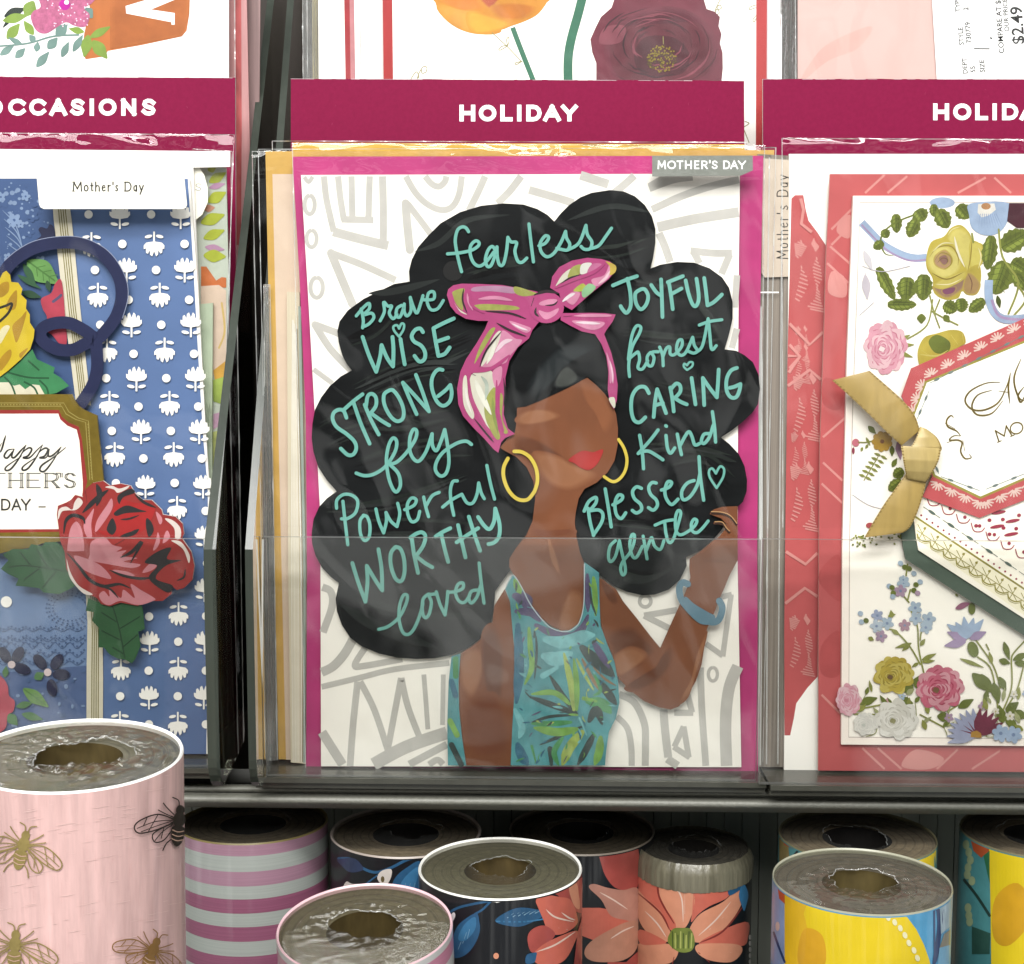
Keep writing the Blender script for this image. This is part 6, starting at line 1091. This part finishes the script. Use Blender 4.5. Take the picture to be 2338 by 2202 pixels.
# ================================================================ rolls of wrapping paper standing in the bin
class Cyl:
    """photo frame -> surface of one roll"""
    def __init__(s, A, u, R):
        s.A, s.u, s.R, s.hmax = A, u, R, -0.0003
        s.e1 = Vector((1, 0, 0)); s.e1 = (s.e1 - u*s.e1.dot(u)).normalized(); s.e2 = u.cross(s.e1)
    def __call__(s, px, py, lift=0.0):
        d = ray(px, py); o = CAM - s.A; r = s.R + 0.00005 + lift
        d2, o2 = d - s.u*d.dot(s.u), o - s.u*o.dot(s.u)
        a, b, c = d2.dot(d2), 2*d2.dot(o2), o2.dot(o2) - r*r
        t = (-b - math.sqrt(max(0.0, b*b-4*a*c))) / (2*a)
        p = CAM + d*t; q_ = p - s.A; h = q_.dot(s.u); rad = q_ - s.u*h
        return s.A + s.u*min(h, s.hmax) + rad.normalized()*r
    def pt(s, th, h, r): return s.A + s.u*h + (s.e1*math.cos(th) + s.e2*math.sin(th))*r
    def strips(s, P):
        cx, a = s.cx, s.a; out = []
        bs = [cx + a*math.sin(math.radians(t)) for t in range(-90, 91, 3)]; bs[0] -= 80; bs[-1] += 80
        def clip(Q, x, sg):
            R_ = []
            for i in range(len(Q)):
                p, n = Q[i], Q[(i+1) % len(Q)]; dp, dn = (p[0]-x)*sg, (n[0]-x)*sg
                if dp >= 0: R_.append(p)
                if dp*dn < 0: k = dp/(dp-dn); R_.append((x, p[1]+(n[1]-p[1])*k))
            return R_
        for i in range(len(bs)-1):
            Q = clip(clip(P, bs[i], 1), bs[i+1], -1) if len(P) > 2 else []
            if len(Q) > 2: out.append(Q)
        return out
def filmcap(h, rough=.16):
    return ink(h, rough=rough, var=.35, scale=(260, 260, 260), spec=.6, coat=.25, bump=.18)
def tubes(b, c, hs, r, m, n=72, smooth=True):
    """bands around the roll: hs = heights, m = material per band"""
    for k in range(len(hs)-1):
        V = [c.pt(6.28318530718*i/n, h, r) for h in (hs[k], hs[k+1]) for i in range(n)]
        b.mesh(V, [(i, (i+1) % n, n+(i+1) % n, n+i) for i in range(n)], m[k] if isinstance(m, list) else m, smooth)
def roll(label, cx, cy, a, R, lean=0.0, side=0.0, body=None, bands=None, rim='e8e8e4', cap='6a6a58', hole=(0, 0, .5, .42), core='4a3c22', seed=0, art=None, crumple=.0006, skirt=0.0, lip=.07, sparkle=1.0, flap=(0, 0)):
    d = R/(a*K); A = at_depth(cx, cy, d)
    u = Vector((math.sin(math.radians(side)), -math.sin(math.radians(lean)), 1)); u.normalize()
    L = (A.z-FLOOR_Z-R*abs(math.sin(math.radians(lean)))-R*abs(math.sin(math.radians(side)))*1.0)/u.z
    base = A - u*L
    t = thing('wrapping_paper_roll', label, 'wrapping paper', base, 'wrapping paper rolls standing in the bin')
    c = Cyl(A, u, R); c.cx, c.a = cx, a
    if skirt: c.hmax = -skirt-0.0024
    b = MB(0, 7e-6, c)
    top = -skirt
    if bands:
        hs, ms = [top], []
        for w_, m_ in bands:
            hs.append(hs[-1]-w_); ms.append(m_)
        hs.append(-L); ms.append(ms[-2]); tubes(b, c, hs, R, ms)
    else: tubes(b, c, [top, -L], R, body)
    rm = ink(rim, rough=.35, var=.06, spec=.5, alb=.9)
    n = 72
    for (r0, h0), (r1, h1) in (((R, top), (R*(1-lip*.3), top+.0005)), ((R*(1-lip*.3), top+.0005), (R*(1-lip), top)), ((R*(1-lip), top), (R*(1-lip), top-.0009))):
        V = [c.pt(6.28318530718*i/n, h0, r0) for i in range(n)] + [c.pt(6.28318530718*i/n, h1, r1) for i in range(n)]
        b.mesh(V, [(i, (i+1) % n, n+(i+1) % n, n+i) for i in range(n)], rm, True)
    V = [c.pt(6.28318530718*i/n, -L, R) for i in range(n)]; b.face(V[::-1], rm)
    if art: art(b)
    b.build('paper', t)
    # cardboard core
    b = MB(); rc_ = R*.44; cm = ink(core, rough=.75, var=.3, scale=(200, 200, 60), alb=.6); em = ink(cap, rough=.7, var=.25, scale=(500, 500, 500), alb=.7)
    V = [c.pt(6.28318530718*i/n, h, rc_) for h in (-.0009, -.06) for i in range(n)]
    b.mesh(V, [(i, n+i, n+(i+1) % n, (i+1) % n) for i in range(n)], cm, True); b.face([c.pt(6.28318530718*i/n, -.06, rc_) for i in range(n)], cm)
    ed = ink('%02x%02x%02x' % tuple(round(int(cap[j:j+2], 16)*.88) for j in (0, 2, 4)), rough=.8, var=.25, scale=(500, 500, 500), alb=.7)
    nr = 24                                                 # wound layers of paper seen end on
    for k in range(nr):
        ra, rb = rc_+(R*(1-lip)-rc_)*k/nr, rc_+(R*(1-lip)-rc_)*(k+1)/nr
        V = [c.pt(6.28318530718*i/n, -.0009, r*(1+.002*math.sin(6.28318530718*i/n+k))*(1 if 0 < k < nr-1 else 1)) for r in (ra, rb) for i in range(n)]
        b.mesh(V, [(i, (i+1) % n, n+(i+1) % n, n+i) for i in range(n)], (em, em, ed, em, em)[k % 5], False)
    b.build('core', t)
    # shrink film drawn over the end and torn open
    b = MB(); V, Fc = [], []; rings = 16; n2 = 110
    hx, hy, hw, hh = hole
    hz = lambda th, r: crumple*sparkle*(noise.noise(Vector((r*420*math.cos(th)+seed*7, r*420*math.sin(th), seed)))+.35*noise.noise(Vector((r*1000*math.cos(th), r*1000*math.sin(th), seed+4))))
    for k in range(rings+1):
        f = k/rings
        for i in range(n2):
            th = 6.28318530718*i/n2
            # edge of the tear
            w = 1+.30*noise.noise(Vector((math.cos(th)*1.6+seed, math.sin(th)*1.6, seed)))+.08*noise.noise(Vector((math.cos(th)*5+seed, math.sin(th)*5, seed)))
            dth = (th-math.radians(flap[0])+math.pi) % 6.28318530718 - math.pi; w *= 1-flap[1]*math.exp(-(dth/.75)**2)
            ix, iy = R*(hx+hw*w*math.cos(th)), R*(hy+hh*w*math.sin(th))
            ox, oy = R*(1-lip)*math.cos(th), R*(1-lip)*math.sin(th)
            x, y = ox+(ix-ox)*f, oy+(iy-oy)*f; r = math.hypot(x, y); g = math.atan2(y, x)
            fade = min(1, f*5)
            sag = .0001 + .0002*math.sin(math.pi*f)
            V.append(c.A + c.u*(sag + abs(hz(g, r))*fade*(.35+.9*f)) + c.e1*x + c.e2*y)
    for k in range(rings):
        for i in range(n2): Fc.append((k*n2+i, k*n2+(i+1) % n2, (k+1)*n2+(i+1) % n2, (k+1)*n2+i))
    b.mesh(V, Fc, clear('end_film', (.92, .91, .87), .65, .05, haze=.015), True)
    E = []
    for i in range(n2):                                     # pale torn edge
        p = Vector(V[rings*n2+i]); q_ = Vector(V[(rings-1)*n2+i]); E += [p + c.u*.0001, p + (q_-p).normalized()*.00028 + c.u*.0002]
    b.mesh(E, [(2*i, 2*i+1, (2*i+3) % (2*n2), (2*i+2) % (2*n2)) for i in range(n2)], clear('torn_edge', (.9, .9, .88), 3.0, .2, (200, 200, 200), .6, haze=.16), True)
    if skirt:
        V = []; n3 = 180
        for h in (0.0004, -.0015, -skirt*.6, -skirt-.0025):
            for i in range(n3):
                th = 6.28318530718*i/n3; k = .0004*noise.noise(Vector((math.cos(th)*26, math.sin(th)*26, h*200+seed)))
                V.append(c.pt(th, h, (R*.93 if h > 0 else R*.985 if h > -.002 else R*1.012) + k))
        b.mesh(V, [(j*n3+i, j*n3+(i+1) % n3, (j+1)*n3+(i+1) % n3, (j+1)*n3+i) for j in range(3) for i in range(n3)], ink('77725f', rough=.33, var=.3, spec=.6, coat=.1, scale=(520, 520, 40), bump=.5), True)
    b.build('film_cap', t)
    return t

LAC = dict(rough=.42, coat=.55, spec=.4)
# ---- back row
PKa, PKb, SIL = ink('b78da1', var=.10, scale=(20, 20, 2600), **LAC), ink('a05f7c', var=.14, scale=(20, 20, 2600), **LAC), ink('b9c0ba', var=.08, scale=(20, 20, 2600), **LAC)
bn = [(.0033, PKa), (.0047, SIL), (.0044, PKa), (.0039, SIL), (.0043, PKb), (.0041, SIL), (.0044, PKb), (.0045, SIL), (.0045, PKb), (.0042, SIL), (.0044, PKa), (.0042, SIL), (.0044, PKb), (.0042, SIL), (.0044, PKb), (.0042, SIL)]
roll('mauve and silver striped roll at back with a dark torn end, beside the bee roll', 578, 1876, 170, .023, lean=-1.5, bands=bn, rim='7d7045', cap='94866f', hole=(.02, .06, .50, .38), core='1c1610', seed=1, lip=.03, flap=(-100, .5), crumple=.0004)
NVY = ink('14161c', var=.25, scale=(60, 60, 60), **LAC)
LF, LF2, LFW, CRL, CRD, CRP, WLN = ink('2a5b82', var=.2, **LAC), ink('3d7aa6', var=.2, **LAC), ink('8fb3c9', var=.1, **LAC), ink('d66f5c', var=.10, **LAC), ink('b3524a', var=.12, **LAC), ink('e39a7a', var=.10, **LAC), ink('f3d3c2', var=.05, **LAC)
PWH = ink('e6dcd4', var=.1, **LAC)
def art3(b):
    b.stroke(B1, [(1060, 740), (1140, 745), (1210, 800), (1300, 830), (1400, 800), (1500, 750), (1620, 715)], 18, LF)
    leaf(b, B1, (1220, 810), (1050, 750), 46, ink('2c3a5c', var=.2, **LAC)); b.fill(B1, [(1310, 860), (1340, 820), (1400, 810), (1400, 860), (1370, 910), (1330, 900)], PWH, 1); b.fill(B1, [(1090, 940), (1110, 890), (1150, 905), (1225, 910), (1210, 960), (1150, 990)], PWH, 1); b.ell(B1, (1345, 875), 12, 20, ink('6a5a3a'))
    b.fill(B1, [(1590, 760), (1500, 800), (1430, 860), (1400, 930), (1390, 1010), (1560, 1060), (1600, 900)], LF, 1); b.fill(B1, [(1580, 800), (1500, 850), (1450, 930), (1440, 1000), (1530, 980)], LF2, 1)
    for x in (1470, 1500, 1530): b.stroke(B1, [(x, 1000), (x+25, 900)], 7, LFW, taper=(.3, .3))
    b.stroke(B1, [(1230, 910), (1310, 850)], 10, LF)
roll('navy leafy roll at the back, just right of the mauve and silver striped roll', 927, 1899, 172, .023, lean=.5, body=NVY, rim='a59a92', cap='94866f', hole=(.02, .08, .42, .36), core='1c1712', seed=2, lip=.04, flap=(-140, .3), art=art3, crumple=.0006)
def art6(b):
    b.fill(B2, [(1050, 700), (1150, 690), (1250, 670), (1300, 680), (1300, 900), (1250, 950), (1150, 930), (1090, 860), (1060, 780)], CRD, 1)
    b.fill(B2, [(930, 1060), (1050, 1060), (1160, 1080), (1300, 1100), (1300, 1300), (1010, 1270), (930, 1240)], CRL)
    b.fill(B2, [(980, 930), (1010, 905), (1100, 930), (1200, 945), (1300, 940), (1300, 1150), (1220, 1140), (1120, 1110), (1060, 1010)], ink('c48a78', var=.12, **LAC), 1)
    b.fill(B2, [(950, 1340), (990, 1280), (1100, 1210), (1230, 1150), (1300, 1160), (1290, 1320), (1200, 1400), (1050, 1412), (970, 1390)], ink('c98d74', var=.12, **LAC), 1)
    b.stroke(B2, [(1120, 1260), (1200, 1210), (1270, 1180)], 9, WLN, taper=(.2, .2)); b.stroke(B2, [(1050, 960), (1140, 1010), (1230, 1070)], 9, WLN, taper=(.2, .2)); b.fill(B2, [(1100, 1412), (1220, 1412), (1300, 1340), (1300, 1500), (1100, 1500)], CRD)
roll('black roll with coral petals at the back, in the middle of the row', 1328, 1895, 166, .023, lean=.5, body=NVY, rim='8a7f72', cap='94866f', hole=(-.02, .02, .46, .40), core='17130f', seed=3, lip=.03, art=art6, crumple=.0004)
YLW, YLO, BLU, TEA, NV2 = ink('f0d21f', var=.14, scale=(40, 40, 40), **LAC), ink('e0a91f', var=.2, scale=(60, 60, 60), **LAC), ink('57a3cf', var=.12, **LAC), ink('4f8f93', var=.15, **LAC), ink('27406f', var=.2, **LAC)
def art8(b):
    b.fill(B3, [(1255, 640), (1400, 600), (1420, 640), (1420, 1200), (1255, 1200)], YLW); b.fill(B3, [(400, 600), (460, 640), (470, 760), (400, 760)], ink('8a7a4a', var=.3, **LAC)); b.stroke(B3, [(480, 740), (520, 670)], 14, ink('20242a', **LAC)); b.fill(B3, [(430, 620), (560, 690), (560, 710), (430, 650)], ink('b4562f', **LAC))
roll('blue and yellow lemon roll at the back, behind the lemon roll with white dots', 1957, 1909, 177, .023, lean=.5, body=TEA, rim='6f6a50', cap='94866f', hole=(.0, .02, .42, .46), core='17120f', seed=4, lip=.02, flap=(80, .4), art=art8, crumple=.0004)
def art10(b):
    b.fill(B3, [(1630, 560), (1765, 660), (1765, 690), (1710, 735), (1660, 690)], ink('b4532c', var=.15, **LAC)); b.fill(B3, [(1764, 620), (2300, 660), (2300, 1500), (1776, 1500), (1770, 1000)], YLW); b.fill(B3, [(1800, 1000), (1950, 900), (2050, 1100), (1900, 1300), (1790, 1250)], YLO, 1)
    b.stroke(B3, [(1600, 880), (1680, 980), (1765, 1110)], 18, ink('243a34', **LAC)); b.fill(B3, [(1650, 1180), (1770, 1225), (1765, 1360), (1650, 1360)], ink('2c5046', var=.2, **LAC)); b.fill(B3, [(1725, 720), (1765, 690), (1765, 900)], ink('2f6a45', var=.2, **LAC))
    for i, (x, y) in enumerate(((1612, 650), (1630, 700), (1640, 750), (1625, 800), (1620, 845), (1650, 885), (1625, 1060), (1630, 1110), (1635, 1150))): b.ell(B3, (x, y), 22, 30, ink('9fae86', var=.15, **LAC))
roll('teal and yellow roll cut off by the right edge of the photo', 2372, 1902, 174, .023, lean=.5, body=TEA, rim='6f6a50', cap='94866f', hole=(-.02, .02, .5, .42), core='17120f', seed=5, lip=.02, art=art10, crumple=.0004)
# ---- front row
def art5(b):
    b.fill(B2, [(300, 990), (360, 985), (450, 985), (470, 990), (440, 1010), (380, 1028), (350, 1005)], ink('f5f3ee', var=.02, **LAC)); b.stroke(B2, [(60, 1100), (130, 1060), (230, 1035), (340, 1015)], 16, LF); b.stroke(B2, [(340, 1020), (290, 1070), (240, 1100)], 14, LF)
    b.fill(B2, [(250, 1095), (180, 1130), (120, 1190), (90, 1290), (100, 1380), (170, 1370), (230, 1310), (270, 1220), (268, 1150)], LF, 1); b.fill(B2, [(240, 1120), (170, 1170), (130, 1260), (180, 1270), (240, 1200)], LF2, 1)
    for p in ([(160, 1290), (185, 1220)], [(190, 1260), (205, 1200)], [(130, 1330), (150, 1280)]): b.stroke(B2, p, 9, LFW, taper=(.3, .3))
    leaf(b, B2, (370, 1145), (720, 1090), 60, LF); b.stroke(B2, [(380, 1148), (560, 1150), (700, 1130)], 10, LF2)
    for i in range(6): b.stroke(B2, [(450+i*36, 1125-i*6), (490+i*36, 1095-i*4)], 9, LFW, taper=(.5, .2))
    b.fill(B2, [(750, 940), (850, 905), (940, 860), (940, 1100), (880, 1080), (800, 1010)], CRD); b.fill(B2, [(850, 930), (900, 900), (920, 1060), (880, 1040)], CRP, 1)
    b.fill(B2, [(635, 1010), (680, 975), (790, 990), (860, 1010), (905, 1120), (890, 1180), (800, 1232), (720, 1220), (680, 1130), (650, 1060)], CRL, 1)
    b.fill(B2, [(580, 1260), (610, 1200), (690, 1175), (760, 1230), (700, 1300), (610, 1350)], CRD, 1); b.fill(B2, [(612, 1370), (680, 1300), (800, 1240), (905, 1210), (880, 1300), (820, 1400), (720, 1440), (640, 1420)], CRL, 1); b.fill(B2, [(905, 1220), (940, 1100), (945, 1440), (880, 1440)], CRD)
    for p in ([(700, 1070), (760, 1120), (880, 1150)], [(800, 1090), (850, 1125), (890, 1140)], [(640, 1345), (760, 1300), (890, 1215)], [(780, 1190), (840, 1200)]): b.stroke(B2, p, 11, WLN, taper=(.1, .2))
    b.ell(B2, (377, 1372), 18, 20, CRP); b.fill(B2, [(60, 1130), (20, 1150), (10, 1180), (60, 1200), (110, 1120), (100, 1090)], ink('eee6ea', var=.05, **LAC), 1); leaf(b, B2, (570, 1420), (640, 1350), 34, LF)
roll('navy floral roll with a bright white rim, in front of the back row', 1142, 1982, 187, .023, lean=1.0, body=NVY, rim='ecece6', cap='65614a', hole=(.03, .0, .34, .30), core='5a4a24', seed=6, art=art5, crumple=.0005, lip=.035)
def art7(b):
    pet = [([(1425, 840), (1620, 850), (1665, 1020), (1640, 1120), (1600, 1190), (1540, 1190), (1480, 1080), (1430, 980)], CRP), ([(1300, 780), (1425, 840), (1440, 1000), (1540, 1160), (1500, 1200), (1300, 960)], CRL), ([(1630, 860), (1890, 850), (1890, 980), (1760, 1050), (1690, 1100), (1640, 1150), (1665, 1000)], CRL), ([(1270, 930), (1350, 1000), (1450, 1090), (1505, 1210), (1500, 1280), (1380, 1240), (1300, 1130)], CRP),
           ([(1960, 920), (1985, 980), (1940, 1090), (1850, 1200), (1720, 1280), (1640, 1270), (1630, 1200), (1700, 1100), (1850, 1020)], CRP), ([(1690, 1290), (1990, 1150), (2010, 1250), (1960, 1310)], CRL), ([(1290, 1300), (1420, 1290), (1520, 1300), (1560, 1340), (1500, 1420), (1290, 1430)], CRP), ([(1680, 1300), (1800, 1290), (1950, 1300), (1970, 1350), (1900, 1412), (1760, 1400), (1680, 1350)], CRP), ([(1310, 1200), (1480, 1280), (1400, 1300), (1310, 1290)], CRL)]
    for p, m in pet: b.fill(B2, p, m, 1)
    for p in ([(1530, 900), (1580, 1000), (1590, 1150)], [(1600, 930), (1600, 1100)], [(1340, 1080), (1420, 1160), (1480, 1250)], [(1900, 1020), (1800, 1140), (1690, 1240)], [(1850, 1120), (1760, 1200)], [(1340, 1350), (1450, 1340)], [(1750, 1340), (1900, 1350)]): b.stroke(B2, p, 9, WLN, taper=(.1, .2))
    for p in ([(1425, 860), (1435, 990), (1530, 1160)], [(1290, 960), (1440, 1090), (1500, 1200)], [(1700, 1285), (1850, 1210), (1985, 1040)], [(1530, 1380), (1520, 1426)], [(1690, 1350), (1760, 1412)]): b.stroke(B2, p, 12, ink('8d3a33', **LAC), taper=(.4, .4))
    b.fill(B2, [(1490, 1280), (1520, 1200), (1580, 1190), (1640, 1200), (1665, 1280), (1640, 1340), (1560, 1345)], ink('7d8a3a', var=.3, **LAC), 1)
    for i in range(8): b.stroke(B2, [(1520+i*18, 1215+(i % 3)*12), (1522+i*17, 1320)], 8, ink('b9bd6a' if i % 2 else '4f5e2a', **LAC))
    b.fill(B2, [(1890, 900), (1960, 880), (1985, 920), (1890, 980)], LF, 1); leaf(b, B2, (1980, 900), (1985, 1080), 30, LF2)
    for y in (1250, 1290, 1330, 1370, 1410): b.ell(B3, (212, y), 9, 16, PWH)
roll('slim coral flower roll with an olive film collar over its end', 1584, 1932, 133, .0180, lean=1.0, body=NVY, rim='c9c7b0', cap='6a6458', hole=(.05, .05, .42, .40), core='1f1a14', seed=7, art=art7, crumple=.0012, skirt=.0052)
def art9(b):
    b.fill(B3, [(436, 900), (600, 960), (850, 1010), (1050, 1030), (1180, 1040), (1230, 1120), (1290, 1200), (1340, 1300), (1375, 1400), (1400, 1520), (436, 1520)], YLW); b.fill(B3, [(436, 900), (600, 960), (560, 1100), (600, 1250), (640, 1500), (436, 1500)], ink('efc01f', var=.2, scale=(70, 70, 40), **LAC), 0); b.fill(B3, [(560, 1200), (680, 1240), (700, 1420), (600, 1500), (520, 1400)], YLO, 1)
    b.fill(B3, [(355, 870), (436, 910), (436, 1520), (355, 1520)], ink('8f9fc6', var=.15, **LAC)); b.fill(B3, [(385, 890), (437, 925), (437, 1035), (400, 1000)], ink('c4552f', var=.15, **LAC)); b.stroke(B3, [(365, 1220), (400, 1320), (436, 1410)], 14, NV2); b.ell(B3, (390, 1180), 14, 30, ink('d9b7b0', **LAC))
    b.fill(B3, [(1400, 1020), (1470, 1000), (1450, 1250), (1425, 1400), (1395, 1420), (1425, 1200), (1420, 1080)], NV2, 1); b.fill(B3, [(1440, 1000), (1510, 960), (1510, 1180), (1450, 1230)], ink('9fb6c4', var=.2, **LAC)); b.fill(B3, [(1470, 1230), (1510, 1200), (1510, 1300), (1440, 1320)], ink('8a8578', **LAC)); b.fill(B3, [(1440, 1320), (1510, 1300), (1510, 1500), (1420, 1500)], ink('7db4d6', **LAC))
    for x, y in ((1020, 1085), (1062, 1100), (1107, 1124), (1150, 1154), (1186, 1192), (1216, 1238), (1242, 1288), (1275, 1336), (1297, 1386)): b.ell(B3, (x, y), 15, 22, ink('f6f1c4', **LAC), -20)
roll('yellow and blue lemon roll with white dots, in front at the right', 1967, 2012, 201, .023, lean=.5, body=BLU, rim='9b9b88', cap='5f584a', hole=(.0, .0, .36, .34), core='5f5128', seed=8, art=art9, crumple=.0005, lip=.02)
PS1, PS2 = ink('dd93ad', var=.10, scale=(20, 20, 2600), **LAC), ink('e3e1de', var=.05, scale=(20, 20, 2600), **LAC)
roll('short pink and white striped roll with a gold lined rim, at the very front', 833, 2118, 201, .023, lean=7.0, side=-1.5, bands=[(.0018, PS2), (.0042, PS1), (.0046, PS2)] + [(.0044, PS1), (.0042, PS2)]*6, rim='e2bcc4', cap='645c44', hole=(.0, .02, .40, .36), core='57481f', seed=9, flap=(-120, .35), crumple=.0006, lip=.03)
LIN = ink('e4bcb8', rough=.5, var=.22, scale=(330, 330, 22), coat=.35, spec=.4, alb=.72, detail=6.0)
BG, BGd, BGr = gold('c2ac6a', .4), ink('2a2018', rough=.4), ink('b98b52', rough=.35, metal=.5, var=.2)
def bee(b, F, o, s, m, rot=0, half=None):
    a = math.radians(rot); G = lambda p: F((o[0]+s*(p[0]*math.cos(a)-p[1]*math.sin(a)), o[1]+s*(p[0]*math.sin(a)+p[1]*math.cos(a))))
    b.ell(G, (0, -95), 30, 34, m); b.ell(G, (0, -30), 42, 55, m); b.fill(G, [(-38, 20), (38, 20), (46, 70), (30, 130), (0, 155), (-30, 130), (-46, 70)], m, 1)
    for sg in (-1, 1):
        if half and sg != half: continue
        b.stroke(G, [(sg*10, -120), (sg*20, -160), (sg*60, -175)], 8, m); b.stroke(G, [(sg*40, -60), (sg*90, -100), (sg*120, -130)], 8, m); b.stroke(G, [(sg*40, -40), (sg*100, -60), (sg*150, -80)], 7, m); b.stroke(G, [(sg*30, 100), (sg*70, 140), (sg*90, 190)], 8, m)
        up_, lo = [(sg*40, -30), (sg*150, -50), (sg*260, 0), (sg*300, 50), (sg*270, 90), (sg*180, 70), (sg*80, 20), (sg*40, -10)], [(sg*40, 0), (sg*110, 40), (sg*170, 90), (sg*150, 140), (sg*90, 120), (sg*40, 40)]
        b.stroke(G, up_, 9, m); b.stroke(G, lo, 8, m)
        for p in ([(sg*45, -20), (sg*160, 0), (sg*280, 60)], [(sg*60, -10), (sg*150, 30), (sg*250, 80)], [(sg*150, -45), (sg*170, 0), (sg*200, 70)], [(sg*220, -20), (sg*240, 40)], [(sg*45, 10), (sg*110, 70), (sg*150, 130)], [(sg*100, 40), (sg*110, 110)]): b.stroke(G, p, 6, m)
        for k in range(5): b.stroke(G, [(sg*(20+k*6), -30+k*12), (sg*(70+k*8), -60+k*26)], 4, m, taper=(1, .2), up=.2)
    for y in (45, 75, 105): b.stroke(G, [(-38, y), (0, y+10), (38, y)], 7, ink('d9b19a', var=.1))
def art1(b):
    rd = random.Random(12); L1, L2 = ink('f0d0ca', var=.1, rough=.5, coat=.35, alb=.76), ink('d99f9d', var=.1, rough=.5, coat=.35, alb=.72)
    for i in range(420):                                     # slubs of the linen print
        x, y = rd.uniform(-60, 1170), rd.uniform(480, 1720); h = rd.uniform(30, 170)
        if rd.random() < .72: b.stroke(B0, [(x, y), (x+rd.uniform(-3, 3), y+h)], rd.uniform(2, 6), L1 if i % 2 else L2, cap='none', sm=0, taper=(.1, .1), up=.05)
        else: b.stroke(B0, [(x, y), (x+h*.4, y-h*.05), (x+h*.8, y-h*.14)], rd.uniform(1.5, 3), L1, cap='none', taper=(.1, .1), up=.05)
    bee(b, B0, (145, 960), .92, BG, 14); bee(b, B0, (95, 1610), .95, BG, 4); bee(b, B0, (1160, 800), .95, BGd, 6, half=-1); bee(b, B0, (985, 1640), .85, BGr, 22)
roll('large pale pink roll printed with gold bees, at the front left', 171, 1724, 243, .0232, lean=3.5, side=1.5, body=LIN, rim='fbfbf8', cap='6c6857', hole=(.04, .06, .46, .42), core='5c4d26', seed=10, flap=(115, .55), art=art1, crumple=.0009, lip=.035)
